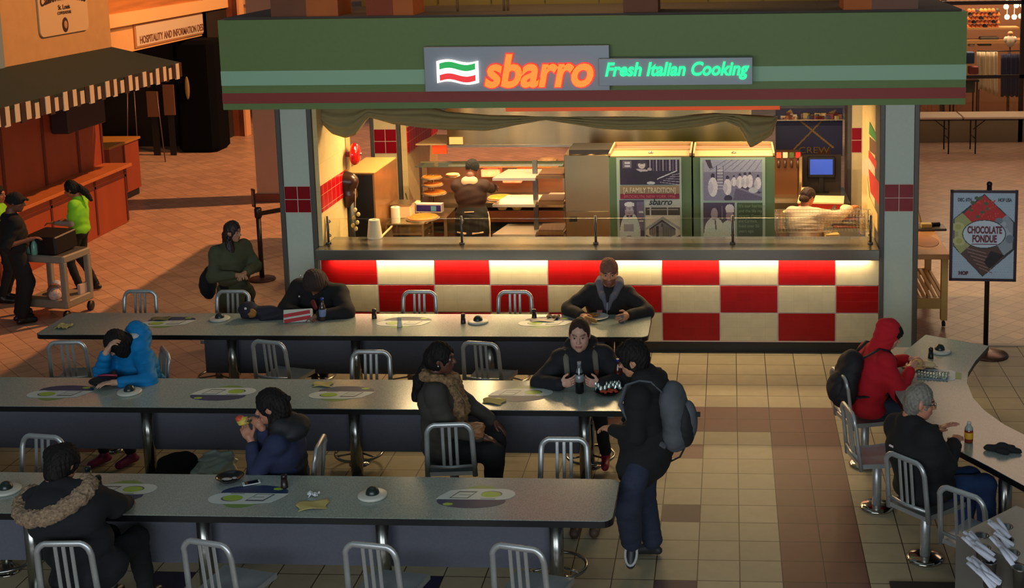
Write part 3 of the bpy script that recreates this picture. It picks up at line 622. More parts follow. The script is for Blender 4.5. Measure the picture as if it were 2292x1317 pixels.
for i in range(46):
    x = p0.x + .1 + RNG.random() * (p1.x - p0.x - .15); y = 4.74 + RNG.random() * .35; hh = .02 + .05 * RNG.random(); w = .02 + .03 * RNG.random()
    c_ = ((150, 96, 80), (200, 180, 160), (110, 40, 40), (180, 160, 110), (90, 90, 120))[i % 5]
    T = Matrix.Translation((x, y, z + .0)) @ Matrix.Rotation(RNG.random() * 3, 4, 'Z'); b = MB(); b.box(-w, w, -.02, .02, 0, hh, T=T)
    pk = tag(b.build('sauce_packet', mat('pk%d' % (i % 5), c_, .6)), 'small sauce packet heaped on the shelf above the navy banner', 'packet', 'sauce packets on the stock shelf')
# drinks machine
p0, p1 = at(1733, 350, Y=3.6), at(1796, 350, Y=3.6)
t = thing('drinks_machine', 'soda fountain with coloured brand tabs left of the blue monitor', 'drinks machine', (p0.x, 3.6, 0.9))
b = MB(); b.box(p0.x, p1.x - .05, 3.65, 4.1, .95, p0.z, bev=.01); b.build('body', mat('soda_brown', (104, 66, 40), .35, .4), t, True)
b = MB(); b.box(p1.x - .05, p1.x, 3.55, 4.1, .95, p0.z, bev=.008); b.build('side_panel', SS, t, True)
for i, c_ in enumerate(((196, 90, 60), (214, 190, 160), (70, 84, 40), (206, 40, 26))):
    x = p0.x + .03 + i * .085; b = MB(); b.box(x, x + .065, 3.62, 3.66, p0.z - .03, p0.z + .045, bev=.006); b.build('brand_tab', mat('tab%d' % i, c_, .4, emit=.15), t, True)
    b = MB(); b.cyl((x + .03, 3.62, p0.z - .06), (x + .03, 3.62, p0.z - .16), .022, .016, 10); b.build('nozzle', mat('nozzle', (70, 46, 32), .4), t, True)
b = MB(); b.box(p0.x, p1.x, 3.45, 3.65, .95, .99); b.build('drip_tray', SS, t, True)
b = MB(); b.box(1.0, 2.12, 3.3, 4.3, .86, .95); b.box(1.02, 2.1, 3.4, 4.2, 0, .86); tag(b.build('back_worktop', SS), 'steel worktop holding the drinks machine and monitor', 'worktop')
# monitor
p0, p1, p2 = at(1813, 357, Y=3.9), at(1864, 357, Y=3.9), at(1864, 391, Y=3.9)
t = thing('monitor', 'black till monitor with a plain blue screen', 'monitor', ((p0.x + p1.x) / 2, 3.9, .95))
b = MB(); b.box(p0.x - .03, p1.x + .03, 3.905, 3.96, p2.z - .04, p0.z + .03, bev=.006); b.build('casing', DARK, t, True)
b = MB(); b.box(p0.x, p1.x, 3.898, 3.906, p2.z, p0.z); b.build('screen', mat('blue_screen', (46, 76, 176), .4, emit=.75), t, True)
b = MB(); b.box((p0.x + p1.x) / 2 - .03, (p0.x + p1.x) / 2 + .03, 3.93, 3.95, .95, p2.z); b.box(p0.x + .05, p1.x - .05, 3.85, 4.0, .95, .965); b.build('stand', DARK, t, True)
b = MB(); b.box(p0.x - .2, p1.x + .12, 3.98, 4.0, .95, p0.z + .05); b.build('back_board', mat('bb', (34, 20, 16), .6), t, True)
p = at(1802, 418, Y=3.5); towel_roll('paper_towel_roll', 'cream paper roll below the blue monitor', p.x, 3.5, .95, .16, .05, .05, (226, 196, 140))
p = at(1838, 425, Y=2.9); t = thing('pizza_box', 'stack of white topped pizza boxes with red sides behind the worker', 'pizza box', (p.x, 2.9, .95), R(-6))
b = MB(); b.box(-.28, .28, -.2, .2, .0, .12); b.build('lower_box', mat('pb_red', (176, 40, 24), .5), t); b = MB(); b.box(-.29, .29, -.21, .21, .121, .14); b.build('lid', mat('pb_lid', (230, 204, 160), .5), t)
b = MB(); b.box(.1, .24, -.202, -.199, -.0, .05); b.build('green_patch', mat('pb_green', (26, 90, 40), .5), t)
p = at(1810, 455, Y=2.3); t = thing('steel_basin', 'wide pale basin in front of the pizza boxes', 'basin', (p.x, 2.35, .951)); b = MB(); b.lathe([(.16, 0), (.3, .09), (.32, .1), (.3, .1), (.15, .02)], sy=.6); b.build('bowl', mat('basin', (236, 206, 130), .4), t)
p = at(1895, 445, Y=2.0); t = thing('sandwich_press', 'slatted steel rack holding trays at the right of the worker', 'rack', (p.x, 2.0, .95), R(-12))
for i in range(4): b = MB(); b.box(-.15, .15, -.1, .12, i * .05, i * .05 + .02, bev=.004); b.build('tray', SS if i % 2 else mat('press_red', (150, 40, 24), .4), t)
b = MB(); b.box(-.17, -.15, -.12, .14, 0, .22); b.box(.15, .17, -.12, .14, 0, .22); b.build('side_frame', SS, t)
p = at(1890, 425, Y=2.2); b = MB(); b.ball((p.x - .0, 2.02, 1.16), .07, .07, .05, 14); tag(b.build('bread_bun', mat('bun', (230, 200, 150), .7)), 'pale round loaf on the slatted rack', 'bread')
b = MB(); b.box(1.1, 2.12, 1.9, 2.9, .88, .95); b.box(1.15, 2.1, 1.95, 2.85, 0, .88); tag(b.build('middle_worktop', SS), 'steel worktop in front of the serving staff', 'worktop')
p = at(1933, 468, Y=1.5); t = thing('sauce_bottle', 'clear squeeze bottle by the right kitchen wall', 'bottle', (p.x, 1.5, .97)); b = MB(); b.lathe([(.04, 0), (.045, .02), (.045, .16), (.03, .2), (.015, .22), (.012, .25)], n=16); b.build('bottle', mat('clear_pl', (220, 190, 160), .15, trans=.6), t)
b = MB(); b.box(1.62, 2.12, 1.2, 1.8, .9, .97); b.box(1.66, 2.08, 1.25, 1.75, 0, .9); tag(b.build('side_worktop', STEEL_D), 'dark steel side worktop by the right kitchen wall', 'worktop')
# cardboard boxes / paper leaning near the lower right
p = at(1860, 520, Y=1.25); t = thing('open_carton', 'open pale carton with tongs at the elbow of the white clad worker', 'carton', (p.x, 1.25, .95), R(8)); b = MB(); b.box(-.08, .08, -.1, .1, 0, .1); b.build('carton', mat('cart_tan', (206, 176, 120), .7), t); b = MB(); b.tube([(-.1, -.1, .11), (.05, -.12, .15)], .006, 6); b.build('tongs', SS, t)
# wire basket on the counter
p0, p1 = at(1735, 512, Y=.62), at(1950, 512, Y=.62)
t = thing('wire_basket', 'long chrome wire basket on the counter behind the glass', 'basket', ((p0.x + p1.x) / 2, .62, 1.19))
b = MB(); zz0, zz1 = 1.24, at(1800, 478, Y=.55).z
for k in range(6):
    z = zz0 + (zz1 - zz0) * k / 5; b.tube([(p0.x, .5, z), (p1.x, .5, z), (p1.x, .75, z), (p0.x, .75, z)], (.0024), 5, closed=True)
b.build('hoops', mat('chrome', (170, 164, 154), .3, .8), t, True)
b = MB(); n = 30
for k in range(n + 1):
    x = p0.x + (p1.x - p0.x) * k / n
    b.tube([(x, .5, zz1), (x, .5, zz0), (x, .75, zz0), (x, .75, zz1)], .0015, 4)
b.build('wires', mat('chrome', (170, 164, 154), .3, .8), t, True)
b = MB()
for x in (p0.x + .02, p1.x - .02):
    for y in (.5, .75): b.cyl((x, y, 1.19), (x, y, zz1), .006, n=6)
b.build('feet', mat('chrome', (170, 164, 154), .3, .8), t, True)
# italian flag style banner on the right wall
b = MB(); GW, RW, BW = mat('ban_g', (30, 110, 50), .6), mat('ban_r', (180, 34, 24), .6), mat('ban_w', (226, 190, 120), .6)
t = thing('wall_banner', 'green, white and red streamer mural on the right kitchen wall', 'banner', (2.12, .9, 1.2))
def ww(px, py): q = at(px, py, X=2.124); return (2.124, q.y, q.z)
for nm, m_, pts in (('green_part', GW, ((1946, 272), (1960, 300), (1962, 318), (1945, 300))), ('brown_part', mat('ban_b', (92, 58, 40), .6), ((1946, 306), (1962, 320), (1962, 350), (1946, 338))), ('red_part', RW, ((1944, 336), (1962, 362), (1961, 380), (1944, 352))), ('red_part', RW, ((1944, 378), (1968, 410), (1968, 460), (1948, 430))), ('white_part', BW, ((1940, 390), (1946, 440), (1964, 480), (1964, 520), (1942, 470)))):
    b = MB(); vs = [ww(*q) for q in pts]; b.add(vs + [(2.131, v[1], v[2]) for v in vs], [tuple(range(len(vs))), tuple(range(2 * len(vs) - 1, len(vs) - 1, -1))]); b.build(nm, m_, t, True)
# left upper shelf and red items beyond
p = at(1000, 322, Y=4.2); p2 = at(930, 322, Y=4.2)
t = thing('wall_shelf', 'steel wall shelf left of the extractor hood', 'shelf', (p.x, 4.2, 1.6)); b = MB(); b.add([(p2.x, 4.2, p.z), (p.x, 4.2, p.z), (p.x, 5.0, p.z), (p2.x + .1, 5.0, p.z), (p2.x, 4.2, p.z - .02), (p.x, 4.2, p.z - .02), (p.x, 5.0, p.z - .02), (p2.x + .1, 5.0, p.z - .02)], [(0, 1, 2, 3), (7, 6, 5, 4), (0, 4, 5, 1), (1, 5, 6, 2)]); b.build('board', mat('shelf_cream', (206, 170, 116), .5), t, True)
q0, q1 = at(968, 344, Y=4.3), at(1000, 328, Y=4.3); b = MB(); b.box(q0.x, q1.x, 4.28, 4.32, q0.z, p.z - .02); tag(b.build('orange_sign', mat('or_s', (240, 76, 20), .5, emit=.6)), 'bright orange lit sign hanging under the wall shelf', 'sign')
# ============================================================ left side of the hall
TAN = mat('tan_plaster', (190, 150, 98), .85, 0, .06, 6)
WX = -9.2
b = MB(); b.box(WX - .3, WX, 3.35, 6.47, 2.2, 5.2); struct(b.build('wall_left', TAN))
b = MB(); b.box(WX - .3, WX + .02, -1, 3.35, 2.2, 5.2); struct(b.build('wall_left', mat('blue_grey_wall', (120, 140, 150), .8)))
# cafe plaque
p0, p1, p2 = at(88, 88, X=WX), at(197, 74, X=WX), at(80, 0, X=WX)
t = thing('cafe_plaque', 'pale rounded wall plaque with arched dark lettering above the awning', 'sign', (WX + .02, (p0.y + p1.y) / 2, p0.z))
z0, z1 = p0.z + .02, p0.z + .78; y0, y1 = p0.y, p1.y
b = MB(); pts = []
for (cx_, cz_, a0) in ((y1 - .1, z0 + .1, -90), (y1 - .1, z1 - .1, 0), (y0 + .1, z1 - .1, 90), (y0 + .1, z0 + .1, 180)):
    for k in range(5): a = R(a0 + 90 * k / 4); pts.append((cx_ + .1 * math.cos(a), cz_ + .1 * math.sin(a)))
b.prism(pts, WX + .001, WX + .025, T=Matrix(((0, 0, 1, 0), (1, 0, 0, 0), (0, 1, 0, 0), (0, 0, 0, 1)))); b.build('board', mat('plaque', (206, 176, 132), .7), t, True)
DKL = mat('dark_letters', (58, 36, 26), .6); ym = (y0 + y1) / 2
rtext('lettering', 'California Lunches', .2, (WX + .03, ym, z0 + .50), RIGHTFACE, DKL, t, ext=.002, bold=.004, fit=(y1 - y0) * .92, curve=.16)
rtext('lettering', 'St. Louis', .1, (WX + .03, ym, z0 + .36), RIGHTFACE, DKL, t, ext=.002, fit=.34)
rtext('lettering', 'COFFEEHOUSE', .06, (WX + .03, ym, z0 + .29), RIGHTFACE, DKL, t, ext=.002, fit=.4)
b = MB(); b.ball((WX + .028, ym, z0 + .13), .006, .09, .11, 20); b.build('emblem', DKL, t, True)
b = MB(); b.ball((WX + .034, ym, z0 + .13), .006, .05, .06, 16); b.build('emblem_face', mat('plaque2', (176, 130, 90), .7), t, True)
# awning
AW = mat('awning_green', (18, 36, 28), .8, 0, .05, 5)
t = thing('awning', 'dark green sloping awning with striped scalloped valance', 'awning', (-8.6, 2.5, 2.2))
XE, ze_ = -8.1, 2.50
e1 = at(405, 140, X=XE); e0 = (XE, -1.2, ze_ + .05); tb = at(250, 105, X=WX)
b = MB(); b.add([(WX, -1.2, tb.z + .07), (XE, -1.2, ze_ + .08), (XE, e1.y, e1.z), (WX, tb.y, tb.z), (WX, -1.2, tb.z + .03), (XE, -1.2, ze_ + .04), (XE, e1.y, e1.z - .04), (WX, tb.y, tb.z - .04)], [(3, 2, 1, 0), (4, 5, 6, 7), (2, 3, 7, 6), (1, 2, 6, 5)]); b.build('canopy', AW, t, True)
STR = [mat('valance_cream', (206, 190, 164), .8), mat('valance_dark', (48, 28, 20), .8)]
b = MB(); n = int((e1.y + 1.2) / .115)
for k in range(n):
    ya = -1.2 + (e1.y + 1.2) * k / n; yb = -1.2 + (e1.y + 1.2) * (k + 1) / n; f = (k + .5) / n; zt_ = (ze_ + .08) * (1 - f) + e1.z * f
    d = .22 + .025 * (k % 3 == 1) 
    b.box(XE - .012, XE + .004 + .01 * math.sin(k * 1.3), ya, yb, zt_ - d, zt_, k % 2)
b.build('striped_valance', STR, t, True)
b = MB(); c_ = at(390, 185, X=XE - .1)
b.box(WX + .6, XE, e1.y - .01, e1.y + .01, e1.z - .2, e1.z - .02); b.build('end_valance', STR[0], t, True)
# red brown wooden food stand under the awning
WOOD = mat('stand_wood', (150, 66, 36), .5, 0, .12, 3, stretch=(1, 1, .3)); WOODD = mat('stand_wood_dark', (92, 34, 20), .6)
t = thing('wooden_food_stand', 'long reddish wood panelled food stand under the awning', 'stand', (-9.1, 4, 0))
b = MB(); b.box(-9.95, -9.45, -1, 6.42, 0, 2.19); b.build('back_wall', WOOD, t, True)
b = MB(); b.box(-9.45, -9.08, -1, 6.35, 0, .90); b.build('front_panels', WOOD, t, True)
b = MB(); b.box(-9.45, -8.98, -1, 6.40, .90, .95, bev=.008); b.build('worktop', mat('stand_top', (190, 110, 60), .35, 0, .1, 4), t, True)
b = MB()
for y in (1.2, 2.6, 4.0, 5.3, 6.3): b.box(-9.085, -9.07, y, y + .05, .03, .88)
for y in (1.2, 2.4, 3.5, 4.6, 5.6, 6.36): b.box(-9.455, -9.435, y, y + .06, .95, 2.18)
b.box(-9.455, -9.435, -1, 6.4, 2.1, 2.17); b.box(-9.085, -9.07, -1, 6.35, .74, .78); b.build('battens', WOODD, t, True)
q0, q1 = at(130, 260, X=-9.3), at(215, 245, X=-9.3)
t = thing('dark_menu_screen', 'dark box screen hanging under the striped awning', 'screen', (-9.35, (q0.y + q1.y) / 2, 1.95))
b = MB(); b.box(-9.43, -9.15, q0.y, q1.y, q1.z - .20, q1.z + .22, bev=.02); b.build('casing', mat('menu_dark', (44, 20, 14), .5), t, True)
# low cabinet end past the stand
p = at(318, 432, z=0); q = at(278, 325, z=.95); t = thing('end_cabinet', 'short reddish wooden cabinet standing past the end of the food stand', 'cabinet', (p.x - .3, p.y - .6, 0))
b = MB(); b.box(p.x - .75, p.x, p.y - 1.1, p.y, .12, .98); b.build('body', WOOD, t, True); b = MB(); b.box(p.x - .8, p.x + .03, p.y - 1.15, p.y + .03, .98, 1.02); b.build('top', mat('olive_top', (176, 120, 46), .5), t, True)
b = MB(); b.box(p.x - .7, p.x - .03, p.y - 1.05, p.y - .03, 0, .12); b.build('base', DARK, t, True); b = MB(); b.box(p.x - .0, p.x + .012, p.y - .6, p.y - .55, .15, .95); b.build('panel_seam', WOODD, t, True)
# cream beam with information desk sign
SX = -10.6
t0, t1_ = at(250, 30, X=SX), at(487, 20, X=SX)
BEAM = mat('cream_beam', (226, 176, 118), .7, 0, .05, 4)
def bq(x, y): q = at(x, y, X=SX); return q
za, zb, zc, zd = bq(300, 112).z, bq(300, 84).z, bq(300, 62).z, bq(300, 32).z
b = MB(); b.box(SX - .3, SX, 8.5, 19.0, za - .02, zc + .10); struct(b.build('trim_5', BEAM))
b = MB(); b.box(SX - .3, SX + .10, 8.5, 19.0, zc + .08, zc + .32); struct(b.build('trim_6', mat('cream_beam_lit', (236, 190, 132), .7)))  # lit copy of the beam cream, brightness put into the colour
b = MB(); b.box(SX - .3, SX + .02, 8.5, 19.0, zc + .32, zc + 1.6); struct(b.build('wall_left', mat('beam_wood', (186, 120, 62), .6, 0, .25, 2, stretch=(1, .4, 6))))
p0, p1 = bq(300, 104), bq(462, 70)
t = thing('information_sign', 'white framed sign reading HOSPITALITY AND INFORMATION DESK', 'sign', (SX + .02, (p0.y + p1.y) / 2, za + .02))
b = MB(); b.box(SX + .0, SX + .03, p0.y, p1.y, za + .03, zc + .06); b.build('frame', mat('sign_frame', (186, 130, 80), .6), t, True)
b = MB(); b.box(SX + .03, SX + .04, p0.y + .05, p1.y - .05, za + .06, zc + .03); b.build('board', mat('sign_white', (216, 196, 170), .6), t, True)
rtext('lettering', 'HOSPITALITY AND INFORMATION DESK', .2, (SX + .045, (p0.y + p1.y) / 2, za + .10), RIGHTFACE, mat('sign_ink', (120, 78, 56), .6), t, ext=.002, bold=.003, fit=(p1.y - p0.y) * .9)
# dark hall behind
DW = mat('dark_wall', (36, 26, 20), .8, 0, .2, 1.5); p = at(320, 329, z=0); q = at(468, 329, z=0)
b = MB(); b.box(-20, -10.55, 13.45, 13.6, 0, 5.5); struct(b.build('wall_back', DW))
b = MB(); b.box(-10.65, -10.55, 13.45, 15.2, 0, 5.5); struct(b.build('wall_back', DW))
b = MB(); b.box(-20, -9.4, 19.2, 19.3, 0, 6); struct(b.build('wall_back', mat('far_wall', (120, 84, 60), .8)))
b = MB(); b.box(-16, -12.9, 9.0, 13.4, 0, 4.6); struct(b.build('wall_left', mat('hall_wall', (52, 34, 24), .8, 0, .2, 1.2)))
t = thing('dark_kiosk', 'dark blue rounded booth with a yellow badge in the dim hall', 'booth', (-11.4, 12.6, 0))
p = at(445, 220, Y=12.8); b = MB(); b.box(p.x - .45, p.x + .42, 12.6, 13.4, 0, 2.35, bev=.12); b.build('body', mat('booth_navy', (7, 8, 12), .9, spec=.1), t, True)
p = at(419, 197, Y=12.58); b = MB(); b.ball((p.x, 12.58, p.z), .05, .02, .24, 14); b.build('badge', mat('badge', (150, 126, 66), .5), t, True)
for i, (px0, px1, py0, py1) in enumerate(((331, 352, 205, 262), (368, 387, 190, 258))):
    a_, c_ = at(px0, py1, Y=12.3), at(px1, py0, Y=12.3); b = MB(); b.box(a_.x, c_.x, 12.3, 12.34, a_.z, c_.z); bb = tag(b.build('hanging_board', mat('brownboard', (112, 72, 46), .7)), ('left' if i == 0 else 'right') + ' brown board on a dark stand in the dim hall', 'board')
    b = MB(); b.box(a_.x + .05, c_.x - .05, 12.34, 12.37, 0, a_.z + .1); o_ = b.build('stand', DARK, bb)
t = thing('wooden_screen', 'brown wooden screen wall beside the dark hall opening', 'screen', (-10.4, 14.9, 0)); p, q = at(503, 303, z=0), at(553, 303, z=0)
b = MB(); b.box(p.x - .12, q.x, 14.75, 14.95, 0, 3.2); b.build('panel', mat('screen_wood', (120, 60, 34), .6, 0, .2, 3), t, True)
b = MB(); b.box(q.x, q.x + .05, 14.7, 14.98, 0, 3.2); b.build('edge_strip', mat('edge_pale', (230, 170, 120), .5), t, True)
for i, (px, py) in enumerate(((285, 240), (300, 260), (350, 262))):
    a_ = at(px, 205, Y=11.6); c_ = at(px - 4 + 10 * i, 305, Y=11.6); c_.z = 0; b = MB(); b.tube([tuple(a_), tuple(c_)], .012, 6); tag(b.build('folding_pole', mat('pole_dim', (110, 90, 90), .4, .6)), ('leftmost', 'middle', 'rightmost')[i] + ' thin pole of the folded stands in the dim hall', 'pole')
# plain taupe column behind the kiosk
p0, p1 = at(582, 452, z=0), at(640, 452, z=0)
t = tag(MB().box(p0.x - .04, p0.x + .62, p0.y, p0.y + .6, 0, 4.6).build('hall_column', mat('taupe', (176, 140, 116), .7, 0, .04, 4)), 'plain taupe square column behind the left end of the kiosk', 'column')
b = MB(); b.box(p0.x - .07, p0.x + .65, p0.y - .03, p0.y + .6, 0, .14); b.build('base', mat('col_base', (110, 50, 30), .5), t)
# stanchion with belt
p = at(587, 626, z=0); t = thing('queue_stanchion', 'black queue stanchion with a small framed notice on top', 'stanchion', (p.x, p.y, 0))
BK = mat('stanchion_black', (34, 20, 18), .35, .3)
b = MB(); b.lathe([(.02, .035), (.17, .02), (.18, .0)], n=28); b.build('base', mat('stanchion_base', (66, 36, 30), .4, .3), t)
b = MB(); b.cyl((0, 0, 0.02), (0, 0, .98), .032); b.build('post', BK, t)
b = MB(); b.lathe([(.04, .84), (.048, .86), (.048, .96), (.04, .98)], n=18); b.build('belt_head', BK, t)
b = MB(); b.box(-.05, .05, -.01, .01, 0.0, .24, T=Matrix.Translation((-.05, 0, .99)) @ Matrix.Rotation(R(-50), 4, 'Z')); b.build('notice_frame', BK, t)
b = MB(); b.box(-.038, .038, -.014, .012, .02, .22, T=Matrix.Translation((-.05, 0, .99)) @ Matrix.Rotation(R(-50), 4, 'Z')); b.build('notice', mat('notice', (140, 96, 80), .6), t)
q = at(628, 447, Y=4.0); b = MB(); b.add([(p.x + .03, p.y, .87), (-4.55, 4.2, .85), (-4.55, 4.2, .93), (p.x + .03, p.y, .93)], [(0, 1, 2, 3)]); o = b.build('belt', BK, t, True); o.modifiers.new('s', 'SOLIDIFY').thickness = .003
# service cart
p0, p1, p2 = at(78, 690, z=.06), at(152, 710, z=.06), at(232, 688, z=.06)
t = thing('service_cart', 'grey plastic two tier service cart loaded with goods', 'cart', (p1.x, p1.y, 0))
PL = mat('cart_grey', (134, 122, 106), .6, 0, .05, 10)
ang = math.atan2(p2.y - p1.y, p2.x - p1.x); L1 = (p2 - p1).length; L2 = (p0 - p1).length; 
ux, uy = math.cos(ang), math.sin(ang); ang2 = ang + R(90); L2 = .62; L1 = .50
T = Matrix.Translation((p1.x, p1.y, 0)) @ Matrix.Rotation(ang + R(20), 4, 'Z')
hb, ht = .15, .80
b = MB(); b.box(0, L1, 0, L2, hb, hb + .10, T=T, bev=.02); b.build('lower_shelf', PL, t, True)
b = MB(); b.box(0, L1, 0, L2, ht - .09, ht, T=T, bev=.02); b.build('upper_shelf', PL, t, True)
b = MB(); b.box(.03, L1 - .03, .03, L2 - .03, ht, ht + .002, T=T); b.build('tray_floor', mat('cart_in', (60, 56, 50), .7), t, True)
for (x, y) in ((0, 0), (L1 - .07, 0), (0, L2 - .07), (L1 - .07, L2 - .07)):
    b = MB(); b.box(x, x + .07, y, y + .07, hb + .08, ht - .08, T=T, bev=.01); b.build('corner_post', PL, t, True)
    b = MB(); v = T @ Vector((x + .05, y + .05, 0)); b.cyl((v.x - .02, v.y, .06), (v.x + .02, v.y, .06), .06); b.build('wheel', DARK, t, True)
T2 = T @ Matrix.Translation((.04, .1, ht)); b = MB(); b.box(.0, .40, .02, .46, .0, .22, T=T2 @ Matrix.Rotation(R(-4), 4, 'Y'), bev=.02)
o = b.build('black_case', mat('case_black', (22, 14, 12), .5)); tag(o, 'black hard case lying on top of the service cart', 'case')
for i, (x, y) in enumerate(((.06, .52), (.12, .5), (.02, .47))):
    v = T @ Vector((x, y - .06 * (i == 2), ht + .003)); tt = thing('spray_bottle', 'pale green spray bottle beside the black case on the cart', 'bottle', tuple(v), group='bottles on the cart')
    b = MB(); b.lathe([(.035, 0), (.038, .02), (.038, .12), (.02, .16), (.015, .17)], n=14); b.build('bottle', mat('spray_green', (120, 170, 150), .3), tt); b = MB(); b.lathe([(.016, .17), (.016, .20)], n=10); b.build('cap', mat('spray_cap', (60, 130, 110), .4), tt)
for i in range(9):
    x, y = .05 + RNG.random() * .3, .08 + RNG.random() * .4; c_ = ((170, 130, 120), (190, 190, 200), (130, 90, 80), (200, 170, 160))[i % 4]
    v = T @ Vector((x, y, hb + .10)); b = MB(); b.ball(tuple(v + Vector((0, 0, .05))), .08, .07, .06 + .05 * RNG.random(), 12)
    tag(b.build('wrapped_bundle', mat('bund%d' % (i % 4), c_, .7, 0, .4, 40, .8)), 'crumpled wrapped bundle on the lower shelf of the cart', 'bundle', 'bundles on the cart shelf')
b = MB(); b.box(.30, .46, .04, .08, hb + .10, hb + .22, T=T, bev=.004); tag(b.build('white_box', mat('cart_white', (186, 160, 150), .6)), 'long white box on the lower shelf of the service cart', 'box')

# ---- above the kiosk roof
RB = [mat('pier_a', (126, 74, 50), .8, 0, .12, 3), mat('pier_b', (190, 98, 42), .8, 0, .12, 3), mat('pier_c', (150, 66, 34), .8, 0, .12, 3), mat('pier_d', (132, 92, 74), .8)]  # orange tones put the warm side light into the pier colours
for nm, x0_, x1_, xs_, ma, mb_, lb_ in (('roof_pier', 607, 757, 682, 0, 1, 'leftmost brown and orange pier standing on the kiosk roof'), ('roof_pier', 820, 925, 878, 2, 1, 'second red and orange pier standing on the kiosk roof'), ('roof_pier', 1395, 1472, 1472, 0, 0, 'middle brown pier standing on the kiosk roof'), ('roof_pier', 1888, 2055, 1952, 1, 3, 'rightmost orange and grey brown pier on the kiosk roof')):
    a_, c_, m_ = at(x0_, 38 - (x0_ - 600) * .012, z=3.72), at(x1_, 38 - (x1_ - 600) * .012, z=3.72), at(xs_, 38 - (x0_ - 600) * .012, z=3.72)
    t = thing(nm, lb_, 'pier', (a_.x, a_.y, 3.72))
    b = MB(); b.box(a_.x, m_.x, a_.y, a_.y + .5, 3.72, 5.6); b.build('main_face', RB[ma], t, True)
    if c_.x > m_.x + .01: b = MB(); b.box(m_.x, c_.x, a_.y + .0, a_.y + .5, 3.72, 5.6); b.build('side_face', RB[mb_], t, True)
a_, c_ = at(720, 36, z=3.72), at(1960, 20, z=3.72)
b = MB(); b.box(a_.x, c_.x, 1.35, 1.45, 3.72, 5.8); struct(b.build('wall_back', mat('olive_wall', (150, 128, 62), .75, 0, .08, 2)))
b = MB()
for k in range(9): b.box(a_.x + .9 + k * .62, a_.x + .908 + k * .62, 1.342, 1.35, 3.74, 5.8)
struct(b.build('trim_7', mat('seam', (92, 74, 34), .7)))
t = thing('roof_pipe', 'thin rusty pipe running along the kiosk roof edge', 'pipe', (0, .9, 3.8)); b = MB(); p0, p1 = at(925, 30, Y=.6), at(1900, 17, Y=.6); b.tube([(p0.x, .6, p0.z), (p1.x, .6, p0.z)], .014, 8); b.build('pipe', mat('rusty', (84, 42, 24), .6), t, True)
for k in range(6): x = p0.x + .1 + k * .86; b = MB(); b.ball((x, .6, p0.z), .03, .03, .03, 10); b.cyl((x, .6, 3.72), (x, .6, p0.z), .012, n=8); b.build('bracket', mat('rusty', (84, 42, 24), .6), t, True)
for i, px in enumerate((752, 1000, 1105, 1114)):
    p = at(px, 34, z=3.72); b = MB(); b.cyl((p.x, max(p.y, .3), 3.72), (p.x, max(p.y, .3), 5.5), .014, n=8); tag(b.build('hanger_rod', mat('rod', (190, 150, 110), .4, .5)), ('thin pale rod beside the leftmost roof pier', 'single thin pale rod on the kiosk roof', 'left rod of the close pair on the kiosk roof', 'right rod of the close pair on the kiosk roof')[i], 'rod')
spot('roof_warm_fill', (-1.0, .5, 6.6), (-.9, 1.5, 4.3), 260, (1, .62, .25), 120, .8, .3)  # added spot without a lamp, warms the wall above the roof
spot('roof_warm_fill_left', (-3.4, -.2, 6.4), (-3.3, 0.6, 4.0), 110, (1, .5, .2), 70, .8, .3)  # second added spot, warms the left roof piers

# ============================================================ right side of the hall
SF = mat('shop_frame', (46, 30, 24), .4, .4)
YS = 13.4
b = MB(); b.box(4.2, 12, 16.5, 16.6, 0, 6); struct(b.build('wall_back', mat('shop_back', (112, 68, 42), .8)))
b = MB(); b.box(3.6, 12, YS, YS + .15, 0, .45); struct(b.build('wall_back', mat('shop_base', (120, 100, 70), .5, .2)))
b = MB(); b.box(4.2, 12, YS + .1, 16.6, -.001, .003); struct(b.build('floor', mat('shop_floor', (150, 110, 60), .5)))
p = at(2165, 170, Y=YS); q = at(2290, 0, Y=YS)
b = MB(); zr = at(2220, 172, Y=YS).z; zq = at(2220, 6, Y=YS).z
b.box(3.6, 12, YS, YS + .05, zr - .035, zr + .035); b.box(3.6, 12, YS, YS + .05, zq - .04, zq + .04); b.box(q.x - .03, q.x + .06, YS, YS + .06, 0, 4); b.box(3.6, 12, YS, YS + .05, .45, .52)
struct(b.build('window_1', SF))
b = MB(); b.box(3.6, 12, YS + .02, YS + .03, .5, 4); struct(b.build('window_2', mat('shop_glass', (240, 235, 225), .02, trans=1.)))
b = MB(); b.box(3.6, 12, 13.5, 16.5, 4.05, 4.15); struct(b.build('ceiling', mat('shop_ceiling_m', (120, 90, 60), .8)))
area('shop_ceiling', (6.3, 14.9, 3.9), (0, 0, 0), 3, 2, 260, (1., .78, .5))
def shop(x, y, Y=14.6): return at(x, y, Y=Y)
a_, c_ = shop(2165, 66, 15), shop(2250, 66, 15)
t = thing('cap_shelf', 'shop wall shelf stacked with orange and dark caps', 'shelf', (a_.x, 15.0, 0))
zt2 = shop(2200, 62, 15).z; b = MB(); b.box(a_.x - .5, c_.x + .3, 15, 15.4, zt2 - .04, zt2); zt3 = shop(2200, 85, 15).z; b.box(a_.x - .5, c_.x + .5, 14.95, 15.4, zt3 - .12, zt3 - .04); b.build('boards', mat('shelf_wood', (170, 120, 70), .6), t, True)
b = MB(); b.box(a_.x - .5, a_.x - .45, 15, 15.4, 0, zt2 + 1); b.build('side', SF, t, True)
